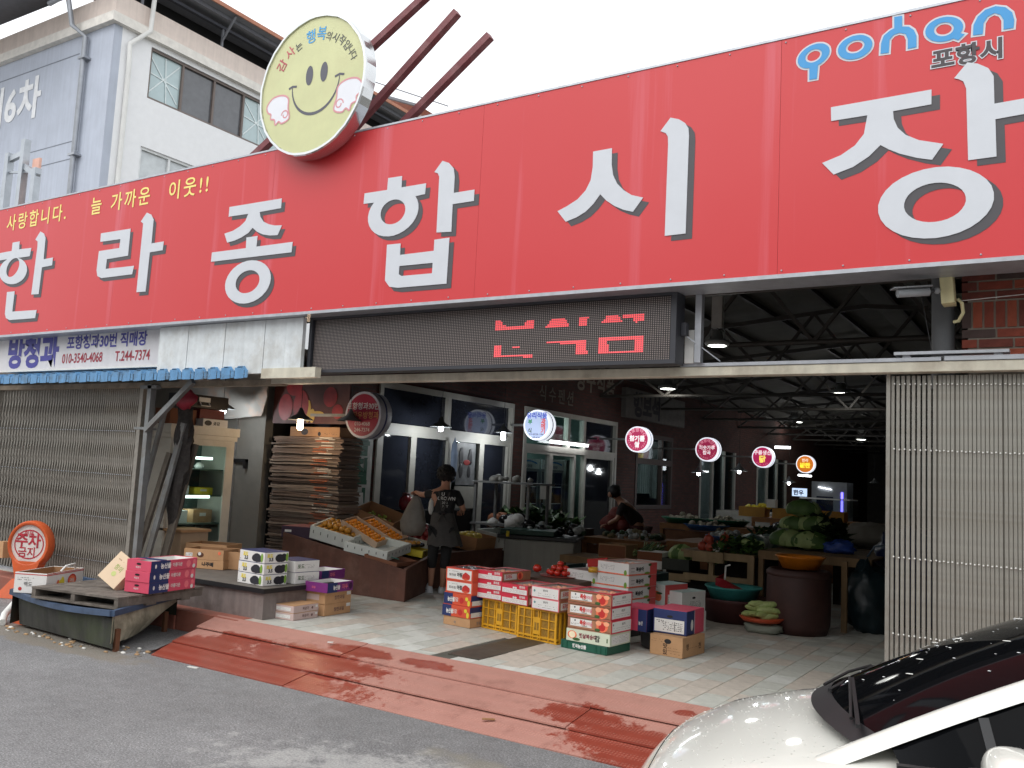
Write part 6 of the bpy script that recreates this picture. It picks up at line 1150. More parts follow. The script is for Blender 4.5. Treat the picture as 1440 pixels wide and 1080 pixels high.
for i in range(n+1):
    t_ = i/n; p = lerp(P1, P2, t_); zb = -.12+.0*t_+.17*t_**2.2-.04*sin(pi*t_); vs += [(p[0]+.0, p[1], ZT-.012*sin(pi*t_)), (p[0]+.02*sin(pi*t_), p[1], (ZT+zb)/2), (p[0]-.14*t_, p[1], zb)]
q.add(vs, [(3*i+j+1, 3*i+j+4, 3*i+j+3, 3*i+j) for i in range(n) for j in (0, 1)], fs_, True); q.build('side_wall', tb, world=True)
q = MB(); q.add([(*P1, .1), (*P2, .1), (*P3, .1), (*P0, .1)], [(0, 1, 2, 3)], dark); q.add([(*P0, ZT), (*P3, ZT), (P3[0], P3[1], -.1), (P0[0], P0[1], -.17)], [(0, 1, 2, 3)], ff); q.add([(*P3, ZT), (*P2, ZT), (P2[0], P2[1], -.05), (P3[0], P3[1], -.1)], [(0, 1, 2, 3)], ff); q.build('inner_floor', tb, world=True)
q = MB(); pts = [lerp(P0, P1, i/8) for i in range(9)]
for i in range(8):
    za = ZT+.012-.035*sin(pi*i/8); zb = ZT+.012-.035*sin(pi*(i+1)/8); ya = -.03*sin(pi*i/8); yb = -.03*sin(pi*(i+1)/8); q.bar((pts[i][0], pts[i][1]+ya-.012, za), (pts[i+1][0], pts[i+1][1]+yb-.012, zb), .045, .05, fr2)
q.build('rim', tb, world=True); q = MB(); q.bar((P1[0]+.01, P1[1]-.01, ZT+.01), (P2[0]+.01, P2[1], ZT+.02), .04, .052, fr2); q.build('rim', tb, world=True); q = MB(); q.bar((*P2, ZT+.015), (*P3, ZT+.015), .04, .05, fr2); q.bar((*P3, ZT+.013), (*P0, ZT+.013), .04, .05, fr2); q.build('rim', tb, world=True)
for x, y in ((-7.34, 5.1), (-7.87, 6.0), (-9.0, 5.2), (-9.4, 6.0)): q = MB(); q.box(x-.02, x+.02, y-.02, y+.02, -.2, .0, S('rust', 104, 66, 44, rough=.8, var=.3)); q.build('leg', tb, world=True)
pl = thing('wooden_pallet', 'weathered wooden pallet lying on top of the fibreglass tub', 'pallet', (-7.42, 5.13, .155), radians(9)); wd = S('pallet_wood', 112, 104, 96, rough=.85, var=.3, scale=7, streak=.25, bump=.3, bscale=30, dirt=lin(74, 66, 58), damt=.5, dscale=4)
W, D = 1.12, 1.1
for i in range(8): q = MB(); y0 = i*.139; q.box(-W, 0, y0, y0+.12+random.uniform(0, .014), .088+random.uniform(0, .003), .108, wd); q.build('deck_board', pl)
for x in (-W, -W/2-.04, -.05): q = MB(); q.box(x, x+.05, .005, D-.01, .02, .087, wd); q.build('stringer', pl)
for y in (0, .35, .8): q = MB(); q.box(-W, 0, y, y+.12, .0, .019, wd); q.build('bottom_board', pl)
ct = thing('wooden_counter', 'low grey weathered plywood counter with a dark top edge under the grape boxes', 'counter', (-6.87, 6.37, 0), radians(0)); pw = S('plywood_grey', 128, 118, 114, rough=.8, var=.18, scale=5, streak=.2, dirt=lin(92, 80, 74), damt=.5, dscale=3, bump=.15, bscale=40)
q = MB(); q.box(-1.75, 0, 0, .02, .0, .285, pw); q.build('front_panel', ct); q = MB(); q.box(-.02, 0, .021, .95, .0, .285, pw); q.build('end_panel', ct); q = MB(); q.box(-1.95, .03, -.03, 1.0, .286, .308, S('counter_top', 104, 98, 92, rough=.7, var=.2)); q.build('top', ct); q = MB(); q.box(-1.95, .034, -.036, -.03, .262, .309, black); q.box(.03, .036, -.03, 1.0, .262, .309, black); q.build('edge_strip', ct)
q = MB(); q.box(-1.75, -1.73, .02, .95, 0, .285, pw); q.build('end_panel', ct)
t = thing('small_wood_cabinet', 'small pale wooden box cabinet standing in front of the glass cabinet', 'cabinet', (-9.35, 7.3, 0)); q = MB(); q.box(-9.75, -9.28, 7.2, 7.6, 0, .66, S('pale_wood', 186, 160, 132, rough=.7, var=.1)); q.build('body', t, world=True); q = MB(); q.box(-9.78, -9.25, 7.17, 7.62, .66, .69, kraft); q.build('top', t, world=True)
# orange round sign stand
og = S('sign_orange', 208, 92, 44, rough=.45, var=.1, scale=4, dirt=lin(150, 70, 40), damt=.3)
t = thing('orange_sign_stand', 'orange plastic stand with a round faded sign face in front of the lattice gate', 'sign stand', (-10.78, 6.2, -.2)); t.rotation_euler = (0, 0, radians(24)); R9 = Matrix.Rotation(radians(-90), 3, 'X'); cz = .43
q = MB(); q.lathe([(.27, -.06), (.285, -.03), (.285, .05), (.27, .07), (0, .075)], og, 32, (-10.78, 6.2, cz), R9, 1.0, 1.0); q.lathe([(.27, -.06), (.24, -.065), (.235, -.03)], og, 32, (-10.78, 6.2, cz), R9); q.build('ring_frame', t, world=True)
q = MB(); q.add([(-10.97, 6.14, cz-.2), (-10.6, 6.14, cz-.2), (-10.68, 6.12, cz-.42), (-10.89, 6.12, cz-.42), (-10.97, 6.27, cz-.2), (-10.6, 6.27, cz-.2), (-10.68, 6.28, cz-.42), (-10.89, 6.28, cz-.42)], [(3, 2, 1, 0), (4, 5, 6, 7), (0, 4, 7, 3), (2, 6, 5, 1)], og)
q.add([(-10.9, 6.08, .02), (-10.66, 6.08, .02), (-10.5, 6.0, -.2), (-11.06, 6.0, -.2), (-10.9, 6.3, .02), (-10.66, 6.3, .02), (-10.5, 6.4, -.2), (-11.06, 6.4, -.2)], [(3, 2, 1, 0), (4, 5, 6, 7), (0, 4, 7, 3), (2, 6, 5, 1), (0, 1, 5, 4)], og); q.build('foot', t, world=True)
q = MB(); q.poly([ringpts(-10.78, cz, .237, .237, 30)], 6.165, S('sign_face_white', 216, 206, 200, rough=.5)); q.build('sign_face', t, world=True)
q = MB(); fr3 = S('faded_red', 176, 48, 60, rough=.6, var=.3, scale=20)
arc_band(q, ringpts(-10.78, cz, .19, .17, 30)+[(-10.59, cz)], .016, 6.163, fr3)
text(q, '주차', -10.96, 6.162, cz-.02, .18, fr3, .03); text(q, '금지', -10.92, 6.162, cz-.14, .13, fr3, .02); text(q, '정문', -10.86, 6.162, cz+.1, .07, fr3, .02); q.build('sign_print', t, world=True)
q = MB(); q.tube([(-9.5, 5.35, -.05), (-9.3, 5.15, -.12), (-9.15, 5.05, -.17)], .035, white, 10); tag(q.build('drain_pipe'), 'white plastic drain pipe end lying left of the tub', 'pipe')
q = MB(); q.box(-9.62, -9.5, 5.9, 6.3, .02, .12, kraft) if False else None; q.bar((-11.6, 6.3, .3), (-11.3, 6.3, .32), .3, .2, kraft); o = q.build('kraft_scrap'); tag(o, 'piece of kraft cardboard poking into view left of the orange sign', 'cardboard')
q = MB(); q.box(-9.25, -9.05, 5.2, 5.35, -.2, -.05, og); tag(q.build('orange_block'), 'small orange plastic block on the ground beside the tub', 'block')
# ================================================================ LEFT FRUIT STALL
fm_ = S('foam_white', 206, 210, 204, rough=.7, var=.06, bump=.1); sbn = S('stall_brown', 92, 58, 46, rough=.7, var=.25, scale=4, dirt=lin(120, 92, 80), damt=.4, dscale=3, streak=.15)
KS = .1395
def sz(x): return .352+KS*(-6.76-x)
st = thing('display_stall', 'brown sloping wooden display stall carrying fruit boxes left of the woman', 'stall', (-7.7, 10, 0))
X0, X1, Y0, Y1 = -8.85, -6.76, 8.46, 12.3
def prism(q, x0, x1, y0, y1, m, zf=sz, zt=0): q.add([(x0, y0, 0), (x1, y0, 0), (x1, y0, zf(x1)), (x0, y0, zf(x0)), (x0, y1, 0), (x1, y1, 0), (x1, y1, zf(x1)), (x0, y1, zf(x0))], [(0, 1, 2, 3), (5, 4, 7, 6), (1, 5, 6, 2), (4, 0, 3, 7), (3, 2, 6, 7)], m)
q = MB(); o_ = [(-8.85, 8.48), (-6.79, 8.48), (-7.3, 9.66), (-7.33, 12.3), (-8.85, 12.3)]
q.add([(x, y, sz(x)-.02) for x, y in o_]+[(x, y, 0) for x, y in o_], [(0, 1, 2, 3, 4), (0, 5, 6, 1), (4, 3, 8, 9)], sbn); q.build('body', st, world=True)
q = MB(); q.add([(X0, Y0, sz(X0)+.02), (X1, Y0, sz(X1)+.02), (X1, Y0, 0.0), (X0, Y0, 0.0), (X0, Y0+.019, sz(X0)+.02), (X1, Y0+.019, sz(X1)+.02), (X1, Y0+.019, 0), (X0, Y0+.019, 0)], [(3, 2, 1, 0), (4, 5, 6, 7), (0, 1, 5, 4), (1, 2, 6, 5)], sbn); q.build('end_board', st, world=True)
FP = [(X1, 8.46), (-7.02, 9.08), (-7.27, 9.66), (-7.3, 11.0), (-7.3, 12.3)]
q = MB()
for (xa, ya), (xb, yb) in zip(FP, FP[1:]):
    f = MB(); f.add([(xa, ya, 0), (xb, yb, 0), (xb, yb, sz(xb)+.02), (xa, ya, sz(xa)+.02), (xa-.02, ya, 0), (xb-.02, yb, 0), (xb-.02, yb, sz(xb)+.02), (xa-.02, ya, sz(xa)+.02)], [(0, 1, 2, 3), (5, 4, 7, 6), (3, 2, 6, 7)], sbn); f.build('front_board', st, world=True)
    q.bar((xa-.005, ya, sz(xa)+.03), (xb-.005, yb, sz(xb)+.03), .045, .02, sbn)
q.build('edge_strip', st, world=True)
TILT = atan2(KS, 1)
def openbox(name, label, cat, cx, cy, w, d, h, m, rz=0, th=.012, group=None, inm=None, lift=0, tilt=None, slots=False, rx=0):
    b_ = MB(); b_.box(-w/2, w/2, -d/2, -d/2+th, 0, h, m); b_.box(-w/2, w/2, d/2-th, d/2, 0, h, m); b_.box(-w/2, -w/2+th, -d/2+th, d/2-th, 0, h, m); b_.box(w/2-th, w/2, -d/2+th, d/2-th, 0, h, m); b_.box(-w/2+th, w/2-th, -d/2+th, d/2-th, 0, th, inm or m)
    o = b_.build(name, bev=.003); o.location = (cx, cy, sz(cx)+.004+lift+(w/2*0)); o.rotation_mode = 'XYZ'; o.rotation_euler = (rx, TILT if tilt is None else tilt, rz); tag(o, label, cat, group)
    if slots:
        s_ = MB(); n = 6
        for i in range(n): x = -w/2+w*(i+.5)/n; s_.box(x-.006, x+.006, -d/2-.002, -d/2, h*.45, h*.7, S('slot_grey', 110, 114, 108, rough=.8))
        n = int(n*d/w)+1
        for i in range(n): y = -d/2+d*(i+.5)/n; s_.box(w/2, w/2+.002, y-.006, y+.006, h*.45, h*.7, S('slot_grey', 110, 114, 108, rough=.8)); s_.box(-w/2+th, -w/2+th+.002, y-.006, y+.006, h*.45, h*.7, S('slot_grey', 110, 114, 108, rough=.8))
        s_.build('slots', o)
    return o
def fill(proto, box, w, d, z, step, jit=.006, scale=1, layers=1, first=True):
    M_ = box.matrix_basis.copy(); M_ = Matrix.LocRotScale(box.location, box.rotation_euler, None); k = 0
    for l_ in range(layers):
        x = -w/2+step*.6+l_*step*.5
        while x < w/2-step*.4-l_*step*.3:
            y = -d/2+step*.6+l_*step*.5
            while y < d/2-step*.4-l_*step*.3:
                p = M_ @ Vector((x+random.uniform(-jit, jit), y+random.uniform(-jit, jit), z+l_*step*.7+random.uniform(-jit, jit)/2))
                if first: proto.location = p; first = False
                else: dup(proto, p, rot=(random.uniform(-.6, .6), random.uniform(-.6, .6), random.uniform(0, 6)))
                y += step
            x += step
def fruit(name, label, group, r, m, sc=(1, 1, 1), amp=.03, stem=None):
    q = MB(); q.ball((0, 0, 0), r, m, 12, 8, sc, amp, 3)
    if stem: q.ball((0, 0, r*sc[2]*.97), r*.28, stem, 6, 3, (1, 1, .3))
    o = q.build(name); return tag(o, label, name.replace('_', ' '), group)
random.seed(33)
calyx = S('calyx_green', 90, 104, 50, rough=.7)
b1 = openbox('foam_box', 'white foam box of green orange persimmons at the front left of the stall', 'foam box', -8.18, 8.83, .66, .46, .17, fm_, .22, .03, slots=True, rx=.2, lift=.05, tilt=TILT+.05)
per = fruit('persimmon', 'green orange persimmon in the white foam box at the stall front', 'persimmons in the foam box', .046, S('persimmon_skin', 186, 130, 44, rough=.35, var=.35, scale=14), (1, 1, .82), stem=calyx); fill(per, b1, .6, .4, .13, .09, layers=2)
b2 = openbox('foam_box', 'white foam box lying open under the front of the tangerine trays', 'foam box', -7.55, 8.85, .62, .62, .12, fm_, .2, .03, slots=True, rx=.12, lift=.04)
tk = S('tray_kraft_pale', 190, 164, 140, rough=.7, var=.1)
tan = fruit('tangerine', 'small bright orange tangerine in a tilted kraft tray', 'tangerines in the two trays', .029, S('tangerine_skin', 236, 146, 26, rough=.4, var=.12, scale=20), (1, 1, .85))
for i, (cx, cy, lab) in enumerate(((-7.9, 8.98, 'pale kraft tray full of tangerines, left one of two'), (-7.92, 9.36, 'pale kraft tray full of tangerines, right one of two'))):
    b_ = openbox('tangerine_tray', lab, 'fruit tray', cx, cy, .6, .33, .09, tk, .2, .012, 'tangerine trays', cwh, lift=.17, tilt=TILT+.3, rx=.16)
    fill(tan, b_, .56, .29, .065, .06, first=(i == 0))
b3 = openbox('foam_box', 'empty white foam box at the back of the stall behind the tangerines', 'foam box', -8.4, 10.25, .6, .75, .14, fm_, .18, .03, slots=True, rx=.14, lift=.05)
b4 = openbox('foam_box', 'white foam box of dark red plums directly left of the woman', 'foam box', -7.75, 10.15, .55, .62, .13, fm_, .18, .03, rx=.2, lift=.06)
plum = fruit('plum', 'dusky red plum heaped in the foam box left of the woman', 'plums in the foam box', .048, S('plum_skin', 142, 48, 52, rough=.35, var=.25, scale=12)); fill(plum, b4, .46, .52, .11, .095, .012, layers=2)
b5 = openbox('kraft_box', 'flat empty brown carton at the lower front corner of the stall', 'carton', -7.22, 8.72, .5, .44, .05, S('carton_brown', 122, 78, 56, rough=.8, var=.1), .08, .008)
q = MB(); q.box(-.12, .12, -.02, .01, .052, .056, S('strap_teal', 70, 160, 146, rough=.5)); q.build('strap', b5)
b6 = openbox('yellow_carton', 'bright yellow carton with dark lettering and a fruit dish on top', 'carton', -7.48, 9.42, .42, .34, .09, pyel, .42, .008, inm=pyel)
q = MB(); text(q, '고구마', -.13, -.1715, .03, .05, S('print_brown', 92, 54, 36, rough=.7), .03); text(q, '고구마', .2115, -.13, .025, .06, S('print_brown', 92, 54, 36, rough=.7), .03, face='+X'); q.build('print', b6)
q = MB(); q.lathe([(0, 0), (.15, 0), (.2, .04), (.19, .04), (.14, .01), (0, .01)], S('dish_black', 34, 34, 36, rough=.4), 24, sy=.8); o = q.build('dish'); o.location = (-7.5, 9.43, sz(-7.5)+.1); tag(o, 'black oval dish of small persimmons on the yellow carton', 'dish')
for i in range(8): dup(per, (-7.6+.07*(i % 4)+random.uniform(-.01, .01), 9.39+.09*(i//4), sz(-7.5)+.145), random.uniform(0, 6), 'small persimmon lying in the black dish on the yellow carton').scale = (.8, .8, .8)
q = MB(); q.ball((0, 0, .02), .05, S('eggplant', 30, 24, 36, rough=.2), 10, 7, (1.6, .8, .7)); o = q.build('eggplant'); o.location = (-7.38, 9.5, sz(-7.4)+.12); tag(o, 'shiny dark eggplant beside the persimmons in the black dish', 'eggplant')
b7 = openbox('kraft_box', 'large open kraft box with pale green grapes at the back of the stall', 'carton', -8.3, 9.72, .62, .48, .2, S('kraft_shade', 158, 116, 80, rough=.8, var=.1), .3, .01, lift=.2, tilt=.3, rx=.2)
q = MB(); gg = S('grape_green', 150, 168, 70, rough=.4, var=.2)
for i in range(40): q.ball((random.uniform(-.18, .12), random.uniform(-.14, .1), .08+random.uniform(0, .05)), .02, gg, 6, 4)
o = q.build('grapes'); o.location = b7.location; o.rotation_euler = b7.rotation_euler; tag(o, 'pale green grapes in the large open kraft box', 'grapes', kind='stuff')
carton('plum_carton', 'dark purple fruit box with a rose lid at the far left of the stall', (-8.42, 8.6, sz(-8.5)+.0), .25, (.5, .55, .15), S('carton_plumdark', 58, 40, 60, rough=.5), [('r', .1, .3, .5, .7, cwh)], [], topm=S('lid_rose', 150, 100, 100, rough=.6))
q = MB(); q.box(0, .012, 0, .62, 0, .34, S('panel_white', 190, 190, 186, rough=.6)); q.box(.0125, .015, 0, .11, .0, .21, S('panel_green', 60, 120, 60, rough=.6)); q.box(.0125, .015, 0, .11, .212, .34, S('panel_orange', 200, 110, 60, rough=.6)); o = q.build('carton_panel'); o.location = (-8.72, 9.3, .86); o.rotation_euler = (0, -.1, .1); tag(o, 'white carton flap with green and orange edge standing before the cardboard pile', 'carton')
sup = MB(); sup.box(-8.98, -8.55, 9.25, 10.3, 0, .84, S('crate_brown', 84, 62, 50, rough=.7, var=.2)); tag(sup.build('back_shelf'), 'dark back shelf behind the sloping fruit stall', 'shelf')
b8 = openbox('kraft_box', 'kraft box of yellow fruit right of the woman', 'carton', -7.55, 10.95, .45, .6, .2, S('kraft_shade', 158, 116, 80, rough=.8, var=.1), .1, .01)
ym = fruit('yellow_melon', 'small yellow melon in the kraft box right of the woman', 'yellow melons right of the woman', .06, S('melon_skin', 214, 190, 84, rough=.4, var=.15, scale=16), (1.25, 1, 1)); fill(ym, b8, .34, .5, .17, .13)
b9 = openbox('foam_box', 'big white foam box with inner trays at the right end of the stall', 'foam box', -7.55, 11.75, .55, .75, .22, fm_, .1, .03, slots=True)
q = MB(); q.ball((0, 0, .1), .11, S('jar_red', 120, 26, 34, rough=.3), 16, 12, (1, 1, 1.25)); q.lathe([(.06, .22), (.06, .26), (0, .26)], S('jar_lid', 80, 30, 30, rough=.4), 16); o = q.build('red_jar'); o.location = (-8.75, 10.85, .95); tag(o, 'round dark red plastic jar in front of the dark shopfront glass', 'jar')
q = MB(); q.lathe([(.04, 0), (.04, .13), (.03, .16), (0, .16)], cwh, 14); o = q.build('white_bottle'); o.location = (-8.75, 11.15, .95); tag(o, 'small white plastic bottle right of the dark red jar', 'bottle')
q = MB(); q.tube([(0, 0, 0), (0, 0, .25), (.0, .03, .27)], .015, cwh, 8); q.ball((0, 0, .27), .035, cwh); o = q.build('white_tap'); o.location = (-8.72, 11.6, .95); tag(o, 'white stick with a round top standing behind the stall', 'stick')
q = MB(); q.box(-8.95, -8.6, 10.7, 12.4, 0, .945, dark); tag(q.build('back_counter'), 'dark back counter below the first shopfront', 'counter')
# ---- flattened cardboard pile
cbm = [S('cardboard_%d' % i, *c, rough=.85, var=.15) for i, c in enumerate(((124, 106, 94), (108, 92, 82), (136, 122, 110), (98, 86, 78), (150, 140, 130)))]
cbw = S('cardboard_edge_white', 196, 190, 180, rough=.8); z = .02; i = 0; random.seed(8); protos = []
for k in range(4):
    q = MB(); nx = 10; w, d = 1.32, .4; vs = []
    for a in range(nx+1):
        x = -w/2+w*a/nx; dz = .004*sin(a*.9+k*1.7)+.003*sin(a*2.1+k)-.006*(1-min(a, nx-a)/2 if min(a, nx-a) < 2 else 0)
        vs += [(x, -d/2, dz), (x, -d/2, dz+.021), (x, d/2, dz+.021), (x, d/2, dz)]
    fs = []
    for a in range(nx):
        o_ = a*4; p = o_+4; fs += [(o_, p, p+1, o_+1), (o_+1, p+1, p+2, o_+2), (o_+2, p+2, p+3, o_+3), (o_+3, p+3, p, o_)]
    fs += [(0, 1, 2, 3), (nx*4+3, nx*4+2, nx*4+1, nx*4)]; q.add(vs, fs, cbm[k]); protos.append(q.build('flattened_carton'))
used_ = set()
while z < 1.93:
    k = random.randrange(4); pr0 = protos[k]
    l = (-9.06+random.uniform(-.03, .03)+.05*sin(z*3.1)-(.06 if z < .9 else 0), 9.2+random.uniform(-.03, .03), z); r_ = random.uniform(-.03, .03)
    if k not in used_: o = pr0; used_.add(k); o.location = l; o.rotation_euler = (0, 0, r_)
    else: o = dup(pr0, l, rot=(0, random.uniform(-.005, .005), r_))
    tag(o, 'flattened cardboard carton in the tall pile left of the green lettered sign', 'cardboard', 'flattened cartons in the tall pile')
    if random.random() < .4:
        q = MB(); xx = random.uniform(.12, .3); q.box(xx, xx+.25, -.21, -.2005, .004, .016, random.choice((cbw, cbw, S('cardboard_orange', 176, 100, 66, rough=.8)))); q.build('white_edge', o)
    z += random.uniform(.0205, .0235)
carton('kraft_carton', 'long kraft carton with a round dark logo on top of the cardboard pile', (-8.5, 9.02, 1.955), 0, (.95, .36, .13), S('kraft_dim', 160, 124, 92, rough=.8), [('o', .3, .5, .07, .045, pblk), ('r', .02, .98, .48, .5, S('print_fawn', 140, 104, 74, rough=.7)), ('o', .6, .3, .03, .03, pblk), ('l', .7, .95, .2, .4, pblk, 2)], [])
q = MB(); q.ball((0, 0, .12), .16, S('bag_clear_grey', 120, 120, 118, rough=.5, var=.2), 12, 8, (1, .7, 1.2), .4, 2); o = q.build('plastic_bag'); o.location = (-9.72, 9.2, .95); tag(o, 'crumpled greyish plastic bag hanging at the left side of the cardboard pile', 'bag')
# ---- glass cabinet with shelves and lit tubes
gc = thing('glass_cabinet', 'off-white glass door refrigerator cabinet with two lit tubes and food inside', 'refrigerator', (-9.6, 7.17, 0), radians(90)); cw_ = S('cabinet_cream', 216, 212, 200, rough=.5, var=.08, dirt=lin(140, 130, 104), damt=.35)
cx0, cx1, cy0, cy1, H_ = 0, .99, 0, .62, 1.9
q = MB(); q.box(cx0-.05, cx1+.05, cy0-.05, cy1+.02, H_-.02, H_+.09, cw_); q.box(cx0-.03, cx1+.03, cy0-.03, cy1+.0, H_-.08, H_-.021, cw_); q.build('cornice', gc)
q = MB(); q.box(cx1-.04, cx1, cy0, cy1, 0, H_-.081, cw_); q.build('side_panel', gc); q = MB(); q.box(cx0, cx0+.04, cy0, cy1, 0, H_-.081, cw_); q.build('side_panel', gc)
q = MB(); q.box(cx0+.04, cx1-.04, cy1-.03, cy1, 0, H_-.081, S('cabinet_back', 86, 104, 98, rough=.6)); q.box(cx0+.04, cx1-.04, cy0+.01, cy1-.03, 0, .45, cw_); q.build('back_panel', gc)
q = MB(); q.box(cx0+.04, cx0+.12, cy0-.02, cy0+.01, .45, H_-.081, cw_); q.box(cx1-.13, cx1-.0, cy0-.02, cy0+.01, .0, H_-.081, cw_); q.box(cx0+.12, cx1-.13, cy0-.02, cy0+.01, H_-.16, H_-.081, cw_); q.box(cx0+.12, cx1-.13, cy0-.02, cy0+.01, .4, .5, cw_); q.build('door_frame', gc)
q = MB(); q.box(cx0+.12, cx1-.13, cy0-.008, cy0-.003, .5, H_-.16, clear); q.build('glass_door', gc)
for z in (.72, 1.08, 1.42): q = MB(); q.box(cx0+.04, cx1-.04, cy0+.05, cy1-.03, z, z+.015, S('shelf_green', 90, 110, 100, rough=.4)); q.build('shelf', gc)
for z in (1.56, 1.06): q = MB(); q.box(cx0+.14, cx1-.3, cy0+.03, cy0+.06, z, z+.035, M('cabinet_tube', lin(240, 255, 245), emit=3.2)); q.build('tube_light', gc)
plight(-9.85, 7.65, 1.5, 1.6, (.85, 1, .92), .08); plight(-9.85, 7.65, .95, 1.2, (.85, 1, .92), .08)
def cab(o, lx, ly, z): o.location = (-9.6-ly, 7.17+lx, z); o.rotation_euler = (0, 0, radians(90)); return o
for x, z, w, h, m, lab in ((.3, 1.095, .3, .12, cwh, 'white food box on the middle cabinet shelf'), (.68, 1.095, .3, .1, pyel, 'yellowish pack on the middle cabinet shelf'), (.3, .735, .32, .16, cwh, 'white crate on the lower cabinet shelf'), (.7, .735, .3, .17, kraft, 'kraft box on the lower cabinet shelf')):
    q = MB(); q.box(-w/2, w/2, 0, .25, 0, h, m); q.box(-.05, .05, -.003, 0, h*.5, h*.75, cwh if m is not cwh else blab); o = q.build('food_box', bev=.006); cab(o, x, .15, z); tag(o, lab, 'box')
for i, (x, z) in enumerate(((.2, .9), (.3, .91), (.38, .9), (.25, 1.44), (.5, 1.44), (.7, 1.44))):
    q = MB(); q.ball((0, 0, .03), .06, random.choice((cwh, S('food_olive', 80, 90, 60, rough=.6, var=.3))), 9, 6, (1.2, 1, .8), .2, i); o = q.build('food_bag'); cab(o, x, .3, z); tag(o, 'small round food pack inside the glass cabinet', 'food pack', 'food packs in the cabinet')
carton('red_carton', 'dark red carton lying on top of the glass cabinet', (-9.7, 8.05, 2.09), radians(90), (.4, .3, .13), S('carton_darkred', 104, 34, 34, rough=.6), [], [])
carton('white_carton', 'small white and black printed carton on the cabinet top under the red one', (-9.62, 8.05, 1.99), radians(90), (.4, .2, .1), cwh, [('o', .2, .5, .06, .035, pblk), ('t', '곶감', .4, .3, .05, pblk, .03, 1.2)], [])
carton('orange_brown_carton', 'orange brown carton at the left on top of the glass cabinet', (-9.7, 7.6, 1.99), radians(90), (.4, .3, .2), S('carton_rust', 120, 70, 42, rough=.7), [('r', .4, .55, .6, .7, cwh)], [])
q = MB(); q.box(-.38, .38, -.12, .12, 0, .17, S('case_black', 22, 22, 24, rough=.4)); q.box(-.1, .08, -.13, -.12, .08, .14, cwh); q.tube([(-.08, -.13, .07), (-.08, -.16, .03), (.06, -.16, .03), (.06, -.13, .07)], .008, cwh, 6); o = q.build('black_case', bev=.04); o.location = (-9.8, 7.7, 2.23); o.rotation_euler = (0, 0, radians(90)); tag(o, 'black instrument case with a pale handle on top of the cabinet boxes', 'case')
# ================================================================ MIDDLE AND REAR STALLS
dkg = S('tub_darkgreen', 24, 60, 50, rough=.5); grb = S('bin_greywhite', 150, 150, 144, rough=.6, var=.06, streak=.1)
t = thing('insulated_bin', 'big grey white insulated bin with a dark green tub of produce on top', 'bin', (-6.25, 11.7, 0), radians(20)); q = MB(); q.box(-1.05, 0, 0, .8, 0, .62, grb); q.build('body', t, bev=.02); q = MB(); q.box(-.8, -.798, -.003, 0, .02, .6, blab); q.build('seam', t)
q = MB(); q.box(-1.15, .04, -.05, .85, .625, .68, black); q.build('lid', t, bev=.01); q = MB(); q.box(-1.12, -.3, .0, .6, .685, .76, dkg); q.build('tub', t, bev=.01)
leafm = [S('leaf_dark', 40, 66, 36, rough=.55, var=.35, scale=9), S('leaf_mid', 74, 106, 50, rough=.5, var=.3, scale=9), S('leaf_pale', 150, 170, 110, rough=.5, var=.2, scale=9), S('leaf_yellow', 176, 176, 96, rough=.5, var=.2)]
def leaves(name, c, ext, n, mats, label, cat='greens', size=.09, seed=1):
    q = MB(); rr = random.Random(seed)
    for i in range(n):
        p = Vector((rr.uniform(-1, 1)*ext[0], rr.uniform(-1, 1)*ext[1], rr.random()*ext[2]*(1))); f = max(0, 1-((p.x/ext[0])**2+(p.y/ext[1])**2)*.6); p.z *= f
        a = rr.uniform(0, 2*pi); e = rr.uniform(-.3, .9); d_ = Vector((cos(a)*cos(e), sin(a)*cos(e), sin(e))); s_ = Vector((-sin(a), cos(a), rr.uniform(-.3, .3))); L_ = size*rr.uniform(.6, 1.4); W_ = L_*.33; m = rr.choice(mats)
        q.add([p, p+d_*L_*.5+s_*W_+Vector((0, 0, .01)), p+d_*L_, p+d_*L_*.5-s_*W_+Vector((0, 0, .01)), p+d_*L_*.5-Vector((0, 0, .01))], [(0, 4, 1), (1, 4, 2), (2, 4, 3), (3, 4, 0)], m)
    o = q.build(name); o.location = c; tag(o, label, cat, kind='stuff'); return o
def lumps(name, c, ext, n, r, mats, label, cat, seed=1, sc=(1, 1, .8), kind='stuff'):
    q = MB(); rr = random.Random(seed)
    for i in range(n):
        x, y = rr.uniform(-1, 1), rr.uniform(-1, 1); z = rr.random()*ext[2]*max(.15, 1-(x*x+y*y)*.5); q.ball((x*ext[0], y*ext[1], z), r*rr.uniform(.7, 1.3), rr.choice(mats), 8, 6, sc, .25, i)
    o = q.build(name); o.location = c; tag(o, label, cat, kind=kind); return o
plast = S('plastic_film', 168, 172, 170, rough=.25, var=.25, scale=12); dkp = S('plastic_black', 20, 20, 22, rough=.25, var=.2)
lumps('bagged_produce', (-6.9, 12.15, .72), (.45, .3, .14), 16, .07, [plast, leafm[0], dkp], 'small plastic bagged greens on the insulated bin', 'bagged greens', 4)
q = MB(); q.box(-.02, .02, -.01, .01, -.04, .04, pyel); o = q.build('price_tag'); o.location = (-7.1, 11.22, .7); tag(o, 'small yellow tag on the rim of the insulated bin', 'tag')
rk = thing('steel_rack', 'grey steel rack table with white trays on its upper shelf behind the woman', 'rack', (-7.7, 12.3, 0))
for x in (-8.25, -7.25):
    for y in (12.0, 12.6): q = MB(); q.box(x-.02, x+.02, y-.02, y+.02, 0, 1.42, graysteel); q.build('leg', rk, world=True)
for z in (.75, 1.42): q = MB(); q.box(-8.3, -7.15, 11.95, 12.65, z, z+.03, graysteel); q.build('shelf', rk, world=True)
